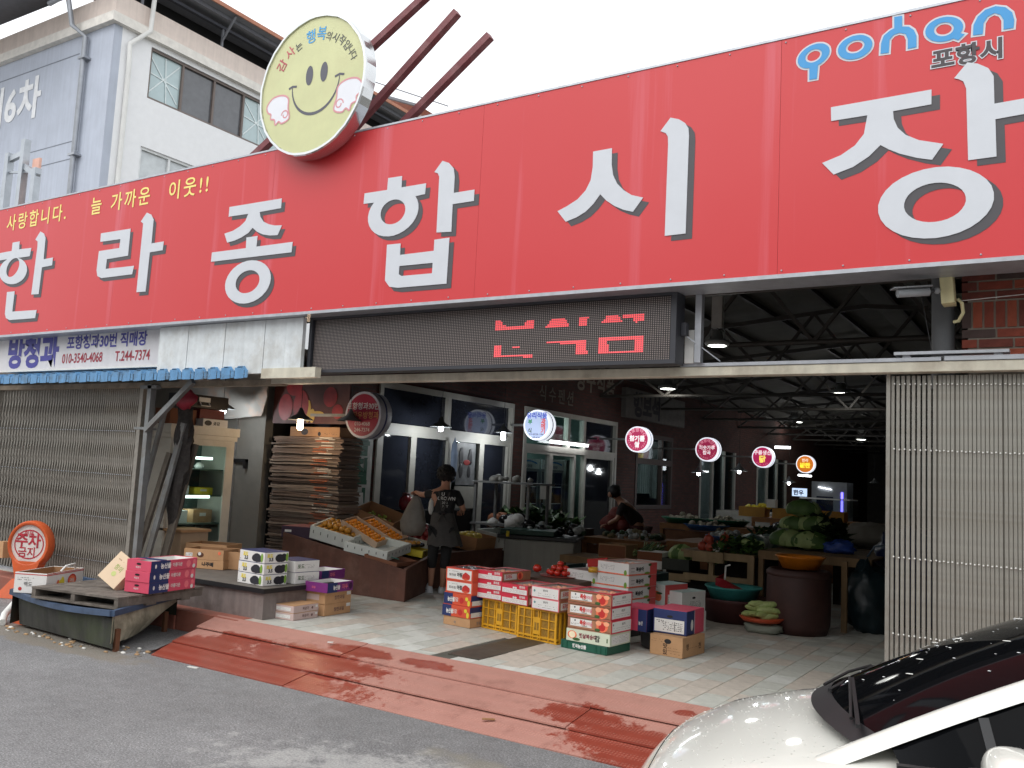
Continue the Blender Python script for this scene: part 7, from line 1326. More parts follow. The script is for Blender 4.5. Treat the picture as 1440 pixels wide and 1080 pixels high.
lumps('white_trays', (-7.75, 12.3, 1.46), (.35, .2, .08), 12, .07, [S('tray_white', 150, 148, 142, rough=.6)], 'white trays heaped on the upper rack shelf', 'trays', 7); lumps('dark_bags', (-7.6, 12.2, .79), (.4, .25, .15), 9, .11, [dkp, cwh], 'black and white bags on the lower rack shelf', 'bags', 8)
q = MB(); q.box(-8.6, -7.2, 12.9, 14.2, 0, .7, S('stall_dim', 74, 60, 50, rough=.8, var=.2)); tag(q.build('produce_table'), 'dim produce table between the rack and the lit shopfront', 'table')
leaves('leafy_greens', (-7.9, 13.4, .7), (.6, .5, .3), 380, leafm[:2], 'dark leafy greens piled on the table before the lit shopfront', 'greens', .2, 5)
lumps('onion_nets', (-8.2, 12.95, .72), (.35, .2, .15), 9, .1, [S('onion_net', 150, 92, 60, rough=.7, var=.3)], 'orange nets of onions beside the dark leafy greens', 'onions', 9)
# row of crates left of the pallet stand
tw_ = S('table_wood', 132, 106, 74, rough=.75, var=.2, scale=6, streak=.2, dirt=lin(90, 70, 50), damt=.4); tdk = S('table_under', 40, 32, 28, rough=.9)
def table(x0, x1, y0, y1, z, label, legs=True, m=tw_):
    t = thing('wooden_table', label, 'table', ((x0+x1)/2, (y0+y1)/2, 0)); n = 4
    for i in range(n): a = y0+(y1-y0)*i/n; q = MB(); q.box(x0, x1, a, a+(y1-y0)/n-.01, z-.03, z, m); q.build('board', t, world=True)
    q = MB(); q.box(x0, x1, y0-.02, y0-.001, z-.1, z, m); q.build('front_rail', t, world=True)
    for x in (x0+.03, x1-.03):
        for y in (y0+.03, y1-.05): q = MB(); q.box(x-.03, x+.03, y-.03, y+.03, 0, z-.031, m); q.build('leg', t, world=True)
    return t
table(-6.3, -4.75, 11.4, 12.1, .46, 'low wooden table carrying vegetable boxes left of the pallet stand')
c1 = carton('kraft_carton', 'brown open carton of potatoes behind the white peach stack', (-5.3, 11.45, .47), 0, (.42, .4, .2), S('kraft_dim', 160, 124, 92, rough=.8), [('r', .02, .98, .1, .9, S('carton_rust', 120, 70, 42, rough=.7))], [], None, top='open')
lumps('potatoes', (-5.5, 11.65, .58), (.15, .14, .1), 18, .045, [S('potato_skin', 140, 116, 80, rough=.8, var=.2)], 'potatoes heaped in the brown open carton', 'potatoes', 3)
q = MB(); sc_ = leafm[1]
for i in range(34): a = random.uniform(-.3, .3); x = random.uniform(-.12, .12); q.tube([(x, -.2, .02+random.uniform(0, .12)), (x*.9, .1, .05+random.uniform(0, .1)), (x+a*.3, .35, .1+random.uniform(0, .12))], .008, leafm[2] if i % 2 else leafm[1], 5)
o = q.build('green_onions'); o.location = (-5.05, 11.6, .5); tag(o, 'bundle of green onions on a white tray beside the brown and white carton', 'green onions', kind='stuff')
carton('brown_white_carton', 'brown and white carton on the low table, left of the cabbage crate', (-4.72, 11.35, .40), 0, (.36, .36, .22), cwh, [('r', 0, 1, .5, 1, S('carton_rust', 120, 70, 42, rough=.7)), ('o', .25, .25, .05, .035, S('print_maroon', 130, 40, 60, rough=.6)), ('t', '채소', .55, .15, .05, pblk, .02, 1)], [])
carton('dark_crate', 'dark mesh crate carrying a pale round cabbage', (-4.3, 11.25, .42), 0, (.38, .4, .15), S('crate_mossy', 44, 50, 44, rough=.6), [], [], cat='crate', top='open')
def crumple(name, c, r, sc, m, label, cat, seed=1, amp=.5):
    q = MB(); vs = []; sg, rg = 30, 20
    for i in range(rg+1):
        th = pi*i/rg
        for k in range(sg):
            d_ = Vector((sin(th)*cos(2*pi*k/sg), sin(th)*sin(2*pi*k/sg), cos(th))); f = 1+amp*(.5*noise.noise(d_*2+Vector((seed, 0, 0)))+.35*noise.noise(d_*5+Vector((0, seed, 0)))+.25*abs(noise.noise(d_*10)))
            vs.append((d_.x*sc[0]*r*f, d_.y*sc[1]*r*f, max(0, (d_.z*f+.8)*sc[2]*r)))
    q.add(vs, [(i*sg+k, (i+1)*sg+k, (i+1)*sg+(k+1) % sg, i*sg+(k+1) % sg) for i in range(rg) for k in range(sg)], m, True); o = q.build(name); o.location = c; return tag(o, label, cat)
def cabbage(name, c, r, label, sc=(1.15, 1, .85), seed=0, m=None):
    t = thing(name, label, 'cabbage', c); rr = random.Random(seed)
    q = MB(); q.ball((0, 0, r*.8), r*.9, m or leafm[2], 16, 12, sc, .12, seed, 2.5); q.build('head', t)
    for k in range(7):
        a = k*.9+rr.random(); q = MB(); vs = []; n = 5
        for i in range(n+1):
            for j in range(n+1):
                th = .25+1.9*i/n; ph = a+(j/n-.5)*1.5*sin(min(th, 1.6)); rad = r*(.96+.07*rr.random()+.02*k)*(1+.12*max(0, th-1.5))
                vs.append((rad*sin(th)*cos(ph)*sc[0], rad*sin(th)*sin(ph)*sc[1], r*.8+rad*cos(th)*sc[2]))
        q.add(vs, [(i*(n+1)+j, (i+1)*(n+1)+j, (i+1)*(n+1)+j+1, i*(n+1)+j+1) for i in range(n) for j in range(n)], rr.choice((leafm[1], leafm[2], leafm[2])), True); q.build('leaf', t)
    return t
cabbage('cabbage', (-4.5, 11.5, .5), .15, 'pale green round cabbage on the dark mesh crate', seed=3); cabbage('cabbage', (-4.15, 11.75, .5), .16, 'dark green round cabbage right of the pale one', seed=5, m=leafm[1])
# pallet stand
ps = thing('pallet_stand', 'display stand built of pale wooden pallets under the vegetables', 'stand', (-4, 11.2, 0)); pwd = S('pallet_pale', 152, 130, 98, rough=.75, var=.2, scale=6, streak=.2, dirt=lin(96, 78, 58), damt=.4)
for (xa, xb, za, zb, y, nm) in ((-4.9, -4.25, .3, .39, 11.15, 'rail'), (-4.25, -3.36, .36, .44, 10.92, 'rail'), (-4.25, -3.36, .64, .73, 10.92, 'rail'), (-4.12, -3.72, .6, .73, 10.885, 'block'), (-3.42, -3.34, .2, .73, 10.9, 'post'), (-3.92, -3.86, .36, .66, 10.93, 'post'), (-4.9, -4.3, .12, .2, 11.15, 'rail'), (-4.2, -3.3, .12, .19, 10.95, 'rail'), (-4.85, -4.5, .2, .3, 11.2, 'block')):
    q = MB(); q.box(xa, xb, y, y+.05, za, zb, pwd); q.build(nm, ps, world=True)
for i in range(6): q = MB(); q.box(-4.3+i*.165, -4.3+i*.165+.12, 10.95, 12.0, .7, .73, pwd); q.build('board', ps, world=True)
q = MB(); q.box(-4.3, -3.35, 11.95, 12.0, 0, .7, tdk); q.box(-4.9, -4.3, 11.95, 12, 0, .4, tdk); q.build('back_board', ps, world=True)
on = S('onion_red', 160, 66, 48, rough=.4, var=.25)
for i, (x, y, z) in enumerate(((-4.05, 11.05, .78), (-3.93, 11.0, .78), (-3.98, 11.08, .87), (-3.75, 11.05, .79), (-3.78, 11.1, .9), (-3.84, 11.0, .78))):
    q = MB(); q.ball((0, 0, 0), .065, on if i != 5 else cwh, 10, 8, (1, 1, .95), .1, i); q.tube([(0, 0, .05), (0, 0, .09)], [.015, .004], on, 6); o = q.build('red_onion' if i != 5 else 'white_turnip'); o.location = (x, y, z); tag(o, 'reddish onion on the pallet stand right of the cabbages' if i != 5 else 'small white turnip among the reddish onions', 'onion' if i != 5 else 'turnip', 'onions on the pallet stand' if i != 5 else None)
leaves('leafy_greens', (-3.62, 11.1, .73), (.3, .16, .2), 260, leafm[:2], 'dark green leaf bunches on the right end of the pallet stand', 'greens', .12, 6)
lumps('radishes', (-3.52, 11.1, .86), (.2, .1, .05), 5, .06, [leafm[2]], 'pale green radishes on the dark leaf bunches', 'radishes', 2)
lumps('bagged_greens', (-3.35, 11.9, .8), (.3, .25, .16), 8, .13, [plast, S('bag_bluegreen', 90, 116, 112, rough=.3, var=.3)], 'clear bags of greens between the onions and the cabbage heap', 'bagged greens', 5)
leaves('leafy_greens', (-3.4, 12.5, .8), (.5, .2, .25), 260, leafm[:2], 'dark leafy heap at the back edge of the plywood table', 'greens', .14, 16)
table(-3.3, -2.0, 10.95, 12.9, .8, 'plywood table under the napa cabbage heap'); 
for i, (x, y, z, r, lab) in enumerate(((-3.15, 11.7, .8, .15, 'napa cabbage at the bottom left of the heap on the plywood table'), (-3.1, 11.8, 1.02, .12, 'napa cabbage in the middle of the heap on the plywood table'), (-3.02, 11.9, 1.2, .14, 'napa cabbage at the top of the heap on the plywood table'), (-2.86, 11.62, .8, .15, 'napa cabbage at the bottom right of the heap on the plywood table'), (-2.84, 11.75, 1.02, .13, 'napa cabbage in the middle right of the heap on the plywood table'))): cabbage('napa_cabbage', (x, y, z), r, lab, (1.5, .9, .8), 20+i)
leaves('leafy_greens', (-2.74, 11.85, .8), (.22, .22, .46), 520, leafm[:1]+[S('leaf_verydark', 24, 40, 24, rough=.6, var=.3)], 'tall dark heap of outer cabbage leaves right of the napa cabbages', 'greens', .17, 9)
crumple('blue_bag', (-2.5, 11.6, .8), .15, (1.3, .9, .6), S('bag_blue', 50, 80, 160, rough=.3, var=.3), 'crumpled blue plastic bag on the plywood table', 'bag', 6); sw_ = S('sack_white', 140, 136, 128, rough=.7, var=.15); crumple('white_sack', (-2.45, 13.4, .8), .28, (1.3, .9, .7), sw_, 'pale sack behind the right end of the plywood table, upper left one', 'sack', 7, .3); crumple('white_sack', (-1.9, 13.3, .8), .26, (1.2, .9, .55), sw_, 'flatter pale sack beside the other one behind the plywood table', 'sack', 8, .3)
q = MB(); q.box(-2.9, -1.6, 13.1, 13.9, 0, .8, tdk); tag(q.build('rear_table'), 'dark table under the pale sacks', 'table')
# drum, basins, bags, hand truck
dr_ = S('drum_brown', 62, 36, 32, rough=.6, var=.2); q = MB(); q.lathe([(0, 0), (.3, 0), (.335, .1), (.345, .35), (.34, .6), (.32, .68), (.3, .68), (.28, .6), (0, .6)], dr_, 32); q.lathe([(.33, .6), (.35, .62), (.35, .65), (.33, .67)], dr_, 32); o = q.build('drum'); o.location = (-2.62, 10.2, 0); tag(o, 'tall dark brown plastic drum with an orange basin on top', 'drum')
q = MB(); q.lathe([(0, 0), (.19, 0), (.25, .12), (.275, .13), (.27, .14), (.24, .125), (.18, .015), (0, .015)], S('basin_orange', 206, 120, 30, rough=.4), 32); o = q.build('basin'); o.location = (-2.62, 10.25, .685); tag(o, 'orange plastic basin sitting on the brown drum', 'basin')
q = MB(); q.lathe([(0, 0), (.33, 0), (.4, .22), (.43, .26), (.42, .27), (.38, .22), (.3, .02), (0, .02)], S('tub_maroon', 70, 34, 34, rough=.5, var=.15), 34); o = q.build('basin'); o.location = (-3.42, 10.42, .002); tag(o, 'wide dark maroon tub on the floor under the teal basin', 'basin')
q = MB(); q.lathe([(0, 0), (.25, 0), (.31, .13), (.335, .15), (.33, .16), (.29, .13), (.24, .02), (0, .02)], S('basin_teal', 60, 136, 132, rough=.4), 34); o = q.build('basin'); o.location = (-3.42, 10.4, .24); tag(o, 'teal plastic basin resting in the dark maroon tub', 'basin')
q = MB(); rdp = S('scoop_red', 140, 24, 34, rough=.4); q.add([(-.2, -.1, .12), (.2, -.12, .02), (.22, .12, .02), (-.18, .12, .14), (-.2, -.1, .2), (-.1, -.12, .2), (-.18, .14, .24)], [(0, 1, 2, 3), (0, 4, 5, 1), (3, 6, 4, 0), (1, 5, 6, 3, 2)], rdp); q.tube([(-.12, 0, .18), (-.11, 0, .34), (-.06, 0, .36)], .012, cwh, 6); o = q.build('red_scoop'); o.location = (-3.4, 10.38, .28); tag(o, 'red plastic scoop basket lying in the teal basin', 'scoop')
q = MB(); q.lathe([(0, 0), (.2, 0), (.24, .04), (.23, .045), (0, .02)], S('tray_orange', 180, 70, 36, rough=.5), 26); o = q.build('tray'); o.location = (-2.92, 9.85, .12); tag(o, 'round orange tray of pale cucumbers beside the brown drum', 'tray')
q = MB(); q.ball((0, 0, .05), .17, S('sack_greygreen', 130, 134, 122, rough=.8, var=.2), 14, 8, (1.2, .9, .45), .35, 2); o = q.build('sack'); o.location = (-2.9, 9.85, .0); tag(o, 'crumpled grey sack under the orange tray', 'sack')
pcu = S('cucumber_pale', 168, 182, 116, rough=.45, var=.25, scale=20, dirt=lin(90, 120, 50), damt=.5, dscale=14); q = MB(); q.tube([(-.13, 0, 0), (-.09, .005, .006), (0, .012, .012), (.09, .005, .006), (.13, 0, 0)], [.012, .033, .038, .033, .012], pcu, 10); cu = q.build('cucumber'); tag(cu, 'pale green cucumber on the round orange tray', 'cucumber', 'pale cucumbers on the orange tray')
random.seed(5); cl = [(-.1, .0, .04), (-.03, .02, .04), (.05, 0, .04), (.11, .03, .04), (-.06, 0, .1), (.02, .02, .1), (.08, 0, .1), (-.02, 0, .155), (.04, .02, .15)]
for i, (x, y, z) in enumerate(cl):
    l = (-2.92+x, 9.85+y, .13+z); r_ = (0, random.uniform(-.2, .3), random.uniform(.2, 1.0))
    if i == 0: cu.location = l; cu.rotation_euler = r_
    else: dup(cu, l, rot=r_)
q = MB(); q.box(-.06, .06, -.05, .05, 0, .09, S('brick_block', 90, 50, 42, rough=.8)); o = q.build('brick'); o.location = (-3.08, 10.0, .001); tag(o, 'single brick on the floor left of the orange tray', 'brick')
q = MB(); q.box(-.03, .03, -.03, .03, 0, .78, tw_); o = q.build('wood_post'); o.location = (-2.22, 10.6, 0); tag(o, 'short pale wooden post right of the brown drum', 'post')
crumple('rubbish_bag', (-2.02, 10.95, 0), .33, (.85, .8, 1.25), S('bag_teal_dark', 18, 36, 42, rough=.35, var=.3), 'large dark teal rubbish bag on the floor right of the drum', 'bag', 12)
nv_ = S('bag_navy', 20, 32, 76, rough=.35, var=.3); crumple('rubbish_bag', (-1.7, 11.9, 0), .42, (1, .9, .9), nv_, 'dark blue rubbish bag on the floor beside the hand truck', 'bag', 13); crumple('rubbish_bag', (-1.72, 11.95, .5), .4, (1, .9, .9), nv_, 'upper dark blue rubbish bag heaped beside the hand truck', 'bag', 14)
ht = thing('hand_truck', 'blue grey tubular hand truck standing beside the dark blue bags', 'hand truck', (-2.0, 11.6, 0)); hm = S('handtruck_blue', 84, 100, 116, rough=.4, metal=.3)
q = MB()
q.tube([(-2.15, 11.45, 0), (-2.13, 11.4, .8), (-2.05, 11.38, .93), (-1.92, 11.38, .95), (-1.86, 11.4, .85), (-1.85, 11.45, 0)], .014, hm, 8); q.build('frame', ht, world=True); q = MB(); q.tube([(-2.14, 11.43, .45), (-1.86, 11.43, .45)], .01, hm, 6); q.build('crossbar', ht, world=True)
for x in (-2.17, -1.83): q = MB(); q.lathe([(.09, -.02), (.1, 0), (.09, .02), (0, .02)], black, 18, (x, 11.5, .1), Matrix.Rotation(radians(90), 3, 'Y')); q.build('wheel', ht, world=True)
# rear tables with mixed produce
for (x0, x1, y0, y1, z, lab) in ((-6.9, -5.6, 13.2, 14.4, .62, 'dim table with bagged roots behind the low crates'), (-5.5, -4.0, 13.4, 14.8, .66, 'dim orange fronted table in the second row of stalls'), (-6.8, -5.0, 16.2, 17.6, .8, 'rear table with green and blue basins'), (-4.9, -3.2, 16.0, 17.6, .8, 'rear table with black trays of fish'), (-6.2, -3.6, 20, 21.5, .9, 'far table with yellow crates')): table(x0, x1, y0, y1, z, lab, m=S('table_orange', 134, 90, 50, rough=.7, var=.2))
for (x0, x1, y0, y1, z, lab) in ((-6.9, -5.6, 13.25, 13.27, .5, 'dull panel closing the dim table with bagged roots'), (-5.5, -4.0, 13.45, 13.47, .55, 'orange brown panel closing the second row table'), (-6.8, -5, 16.25, 16.27, .68, 'orange panel below the green and blue basins'), (-4.9, -3.2, 16.05, 16.07, .68, 'orange panel below the black fish trays')): q = MB(); q.box(x0, x1, y0, y1, 0, z, S('panel_orangebrown', 116, 74, 44, rough=.7, var=.25)); tag(q.build('table_panel'), lab, 'panel')
def basin(x, y, z, r, m, lab): q = MB(); q.lathe([(0, 0), (r*.75, 0), (r*.96, .08), (r*1.04, .1), (r, .105), (r*.9, .08), (r*.7, .012), (0, .012)], m, 26); o = q.build('basin'); o.location = (x, y, z); tag(o, lab, 'basin')
gb = S('basin_green', 30, 110, 80, rough=.4); bb = S('basin_blue', 40, 90, 150, rough=.4)
basin(-6.5, 16.6, .81, .4, gb, 'green basin of garlic on the rear table, left one'); basin(-5.7, 16.9, .81, .42, gb, 'green basin of garlic on the rear table, right one'); basin(-5.9, 16.3, .72, .42, bb, 'blue basin in front of the green garlic basins'); basin(-4.7, 14, .67, .36, bb, 'blue basin with a clear lid on the orange fronted table')
for i, c in enumerate(((-6.5, 16.6, .85), (-5.7, 16.9, .85), (-5.9, 16.3, .77))): lumps('garlic_heap', c, (.3, .26, .13), 34, .05, [S('garlic', 176, 168, 150, rough=.6, var=.2)], ('garlic heaped in the left green basin', 'garlic heaped in the right green basin', 'pale mushrooms heaped in the blue basin')[i], 'garlic', 20+i)
lumps('bean_sprouts', (-4.7, 14, .72), (.26, .22, .14), 30, .05, [plast, S('noodle_white', 170, 164, 140, rough=.6)], 'pale bagged sprouts in the blue basin on the orange fronted table', 'sprouts', 31)
lumps('black_bags', (-4.1, 16.6, .82), (.6, .35, .12), 26, .1, [dkp, S('fish_silver', 120, 124, 130, rough=.25, metal=.4)], 'black plastic trays of silvery fish on the rear table', 'fish', 32); lumps('root_bags', (-6.2, 13.7, .64), (.5, .3, .12), 46, .05, [plast, leafm[0], S('root_tan', 120, 110, 80, rough=.8, var=.3)], 'bagged roots and yellow sprouts on the dim table', 'bagged roots', 33)
lumps('red_nets', (-6.95, 14.6, .3), (.25, .2, .75), 16, .17, [S('net_red', 104, 34, 26, rough=.7, var=.3)], 'dark red net sacks beside the bending person', 'net sacks', 34)
ycr = S('crate_amber', 176, 126, 30, rough=.5)
for i, (x, y, z, lab) in enumerate(((-6.0, 20.3, .9, 'amber plastic crate on the far table, left one'), (-5.2, 20.2, .9, 'amber plastic crate on the far table, middle one'), (-4.3, 20.4, .9, 'amber plastic crate on the far table, right one'))): carton('amber_crate', lab, (x, y, z), 0, (.6, .4, .22), ycr, [], [], cat='crate', top='open')
lumps('bananas_far', (-6.2, 20.5, 1.1), (.25, .15, .08), 12, .06, [pyel], 'yellow fruit heaped on the left amber crate', 'fruit', 35)
carton('white_box', 'small white box between the amber crates on the far table', (-5.75, 20.25, 1.13), 0, (.2, .2, .18), cwh, [], []); 
q = MB(); q.ball((0, 0, .15), .28, S('cloth_navy', 34, 44, 92, rough=.8, var=.2), 14, 8, (1.3, .8, .8), .3, 3); o = q.build('blue_cloth'); o.location = (-5.5, 22.4, .9); tag(o, 'dark blue cloth bundle on a white tub behind the amber crates', 'cloth')
t = thing('far_counter', 'long pale counter in front of the far shop windows', 'counter', (-6.5, 24, 0)); q = MB(); q.box(-7.8, -5.2, 22.2, 23.4, 0, .95, S('counter_pale', 120, 118, 112, rough=.6)); q.build('body', t, world=True); q = MB(); q.box(-5.9, -4.7, 22.9, 23.9, .95, 1.35, clear); q.build('glass_case', t, world=True); q = MB(); q.box(-5.9, -4.7, 22.9, 23.9, 1.351, 1.38, white); q.build('case_top', t, world=True)
q = MB(); q.box(-.18, .18, -.02, .02, 0, .2, M('sign_lit_blue', lin(190, 210, 240), emit=.9)); text(q, '한우', -.15, -.022, .04, .14, navy, .04); o = q.build('small_lit_sign'); o.location = (-5.9, 22.9, 1.4); tag(o, 'small white lit sign with blue letters on the far counter', 'sign')
# ================================================================ PEOPLE
skin_m = S('skin', 176, 128, 104, rough=.5, var=.05); hair_m = S('hair_black', 18, 16, 16, rough=.6, var=.3, scale=60, bump=.6, bscale=120); shirt_m = S('tshirt_black', 22, 22, 25, rough=.8, var=.15); apron_m = S('apron_charcoal', 62, 60, 58, rough=.85, var=.12, scale=20, bump=.2); capri_m = S('leggings_black', 17, 17, 19, rough=.8); shoe_m = S('sneaker_white', 196, 200, 204, rough=.6, var=.08)
def skinobj(name, nodes, edges, m, parent, sub=2):
    me = bpy.data.meshes.new(name); bm = bmesh.new(); lay = bm.verts.layers.skin.verify(); vs = {}
    for i, (k, (p, r)) in enumerate(nodes.items()):
        v = bm.verts.new(p); r = r if isinstance(r, tuple) else (r, r); v[lay].radius = r; v[lay].use_root = (i == 0); vs[k] = v
    for a, b_ in edges: bm.edges.new((vs[a], vs[b_]))
    bm.to_mesh(me); bm.free(); me.materials.append(m); o = bpy.data.objects.new(name, me); COL.objects.link(o); o.parent = parent
    s_ = o.modifiers.new('skin', 'SKIN'); s_.use_smooth_shade = True; b2 = o.modifiers.new('sub', 'SUBSURF'); b2.levels = sub; b2.render_levels = sub
    return o
def chain(*ks): return list(zip(ks, ks[1:]))
def hand(body_nodes, edges, wrist, p, d, side, up_=(0, 0, 1)):
    """palm and five short bent fingers along direction d from wrist point p"""
    d = Vector(d).normalized(); u = Vector(up_); s_ = d.cross(u).normalized()*side; p = Vector(p)
    body_nodes[wrist+'p'] = (tuple(p+d*.05), (.03, .018)); edges.append((wrist, wrist+'p'))
def fingers(parent, p, d, side, m):
    d = Vector(d).normalized(); s_ = d.cross(Vector((0, 0, 1))).normalized(); n_ = s_.cross(d); q = MB(); p = Vector(p)
    for k, L_ in zip((-1.5, -.5, .5, 1.5), (.062, .072, .068, .052)):
        a = p+s_*k*.018+d*.07; q.tube([a-d*.02, a+d*L_*.5, a+d*L_*.8-n_*.02, a+d*L_*.85-n_*.045], [.009, .0085, .008, .006], m, 7)
    a = p+s_*side*.03+d*.02; q.tube([a, a+s_*side*.02+d*.03-n_*.01, a+s_*side*.018+d*.055-n_*.03], [.011, .0095, .007], m, 7); return q.build('fingers', parent)
W_ = thing('person', 'woman from behind in black T-shirt, charcoal apron and white sneakers, holding a bag', 'person', (-7.0, 9.42, 0), radians(32.5))
N_ = dict(pel=((.02, .0, .86), .11), lh=((-.07, .0, .82), .085), lk=((-.08, -.01, .46), .058), lm=((-.085, .01, .3), .05), la=((-.085, .02, .1), .034), lf=((-.12, .08, .035), .03),
  rh=((.1, .0, .82), .085), rk=((.09, .0, .46), .058), rm=((.07, .015, .3), .05), ra=((.065, .03, .1), .034), rf=((.05, .12, .035), .03),
  wa=((.02, .02, 1.02), (.12, .09)), ch=((.03, .05, 1.2), (.14, .095)), nk=((.035, .07, 1.36), .05), hd=((.03, .1, 1.45), .07), ht=((.03, .1, 1.54), .07),
  ls=((-.12, .06, 1.28), .055), le=((-.27, .14, 1.24), .04), lw=((-.37, .28, 1.27), .026), rs=((.19, .06, 1.27), .055), re=((.28, .1, 1.08), .04), rw=((.24, .3, 1.04), .026))
ed = chain('pel', 'wa', 'ch', 'nk', 'hd', 'ht')+chain('pel', 'lh', 'lk', 'lm', 'la', 'lf')+chain('pel', 'rh', 'rk', 'rm', 'ra', 'rf')+chain('ch', 'ls', 'le', 'lw')+chain('ch', 'rs', 're', 'rw')
hand(N_, ed, 'lw', (-.37, .28, 1.27), (-.3, .9, .0), -1); hand(N_, ed, 'rw', (.24, .3, 1.04), (-.2, .9, -.1), 1)
body = skinobj('body', N_, ed, skin_m, W_)
fingers(W_, (-.37, .28, 1.27), (-.3, .9, 0), -1, skin_m); fingers(W_, (.24, .3, 1.04), (-.2, .9, -.1), 1, skin_m)
T_ = dict(ch=((.03, .05, 1.2), (.165, .115)), wa=((.02, .02, 1.02), (.145, .115)), hip=((.02, .0, .9), (.15, .13)), up=((.035, .06, 1.31), (.1, .075)), ls=((-.12, .06, 1.275), .073), le=((-.235, .125, 1.24), .062), rs=((.19, .06, 1.265), .073), re=((.255, .085, 1.12), .062))
skinobj('tshirt', T_, chain('ch', 'wa', 'hip')+[('ch', 'up')]+chain('ch', 'ls', 'le')+chain('ch', 'rs', 're'), shirt_m, W_)
Cp = dict(pel=((.02, .0, .85), (.14, .12)), lh=((-.07, .0, .78), .1), lk=((-.08, -.01, .46), .072), lm=((-.085, .005, .3), .06), rh=((.1, .0, .78), .1), rk=((.09, .0, .46), .072), rm=((.07, .012, .3), .06))
skinobj('leggings', Cp, chain('pel', 'lh', 'lk', 'lm')+chain('pel', 'rh', 'rk', 'rm'), capri_m, W_)
q = MB(); vs = []; n = 20; m_ = 8
for j in range(m_+1):
    v = j/m_; z = 1.03-.42*v; rx = .145+.085*v; ry = .125+.06*v; cx = .02+.045*v
    for i in range(n+1):
        a = -pi*1.12+pi*1.24*i/n; f = 1+.05*v*sin(i*2.2)+.03*v*sin(i*5+1); vs.append((cx+rx*cos(a)*f, .01+ry*sin(a)*f, z+.012*v*sin(i*1.4)))
q.add(vs, [(j*(n+1)+i, j*(n+1)+i+1, (j+1)*(n+1)+i+1, (j+1)*(n+1)+i) for j in range(m_) for i in range(n)], apron_m, True); q.build('apron', W_)
q = MB(); q.ball((.02, -.13, 1.03), .035, shirt_m, 8, 6, (1.6, .5, .8)); q.bar((.02, -.14, 1.02), (-.03, -.15, .92), .03, .008, apron_m); q.bar((.02, -.14, 1.02), (.08, -.15, .93), .03, .008, apron_m); q.bar((-.04, -.085, 1.3), (.02, -.135, 1.05), .022, .006, apron_m, (0, 1, 0)); q.bar((.1, -.085, 1.3), (.03, -.135, 1.05), .022, .006, apron_m, (0, 1, 0)); q.build('apron_ties', W_)
q = MB(); random.seed(1)
q.ball((.03, .1, 1.53), .112, hair_m, 24, 18, (1, 1.02, 1.03), .22, 3, 7)
for i in range(90):
    a = random.uniform(0, 2*pi); e = random.uniform(-.55, 1.5); d_ = Vector((cos(a)*cos(e), sin(a)*cos(e), sin(e)))
    if d_.y > .75 and e < .3: continue
    q.ball(Vector((.03, .095, 1.53))+d_*.108, .024, hair_m, 6, 4, (1, 1, 1), .4, i)
q.build('hair', W_)
q = MB(); q.ball((.03, .19, 1.5), .035, skin_m, 8, 6, (.7, .8, .9)); q.ball((-.068, .11, 1.5), .022, skin_m, 7, 6, (.4, .8, 1.2)); q.ball((.128, .11, 1.5), .022, skin_m, 7, 6, (.4, .8, 1.2)); q.build('ears', W_)
for nm, x, y, rz in (('shoe', -.11, .05, .55), ('shoe', .06, .09, -.1)):
    q = MB(); n = 14; vs = []
    for j, (z, g) in enumerate(((0, 1), (.03, 1.04), (.06, .92), (.09, .62), (.115, .42))):
        for i in range(n): a = 2*pi*i/n; L_ = .13 if sin(a) > 0 else .085; vs.append((.048*cos(a)*g, (L_*sin(a)*g if z < .05 else L_*sin(a)*g*.75-.012), z))
    q.add(vs, [(j*n+i, j*n+(i+1) % n, (j+1)*n+(i+1) % n, (j+1)*n+i) for j in range(4) for i in range(n)], shoe_m, True); q.box(-.02, .02, .03, .09, .085, .092, S('lace_grey', 120, 124, 128, rough=.7)); q.box(-.05, -.047, -.04, .05, .03, .045, S('lace_grey', 120, 124, 128, rough=.7))
    R_ = Matrix.Translation((x, y, .0)) @ Matrix.Rotation(rz, 4, 'Z'); q.xf(R_); q.build(nm, W_)
q = MB(); lwm = S('shirt_print_white', 206, 206, 202, rough=.7)
text(q, 'U', -.05, 0, .05, .06, lwm, .03); text(q, 'CROWN', -.1, 0, -.005, .062, lwm, .03, sx=.95); text(q, '20 1', -.04, 0, -.055, .045, lwm, .02); text(q, 'N Y', -.03, 0, -.1, .045, lwm, .02)
q.xf(Matrix.Translation((.045, -.085, 1.2)) @ Matrix.Rotation(radians(-4), 4, 'X')); q.build('shirt_print', W_)
q = MB(); q.ball((-.135, -.02, 1.1), .05, S('towel_white', 190, 190, 186, rough=.9), 10, 9, (.7, .5, 2.1), .2, 2); tw2 = q.build('towel'); tw2.location = (-7.0, 9.42, 0); tw2.rotation_euler = (0, 0, radians(32.5)); tag(tw2, 'white towel tucked at the left waist of the woman in the apron', 'towel')
q = MB(); n = 16; vs = []; bgm = S('bag_grey_film', 128, 124, 116, rough=.45, alpha=.72, var=.12, scale=10, bump=.5, bscale=14)
for j, (z, rx, ry) in enumerate(((1.22, .03, .012), (1.18, .06, .02), (1.1, .1, .04), (1.0, .14, .055), (.88, .17, .07), (.78, .165, .07), (.7, .12, .05), (.69, .0, .0))):
    for i in range(n): a = 2*pi*i/n; f = 1+.22*noise.noise((cos(a)*3, sin(a)*3, z*11)); vs.append((-.36-.06*(1.25-z)+rx*cos(a)*f, .26+ry*sin(a)*f, z))
q.add(vs, [(j*n+i, j*n+(i+1) % n, (j+1)*n+(i+1) % n, (j+1)*n+i) for j in range(7) for i in range(n)], bgm, True); o = q.build('plastic_bag'); o.location = (-7.0, 9.42, 0); o.rotation_euler = (0, 0, radians(32.5)); tag(o, 'grey translucent plastic bag hanging from the left hand of the woman', 'bag')
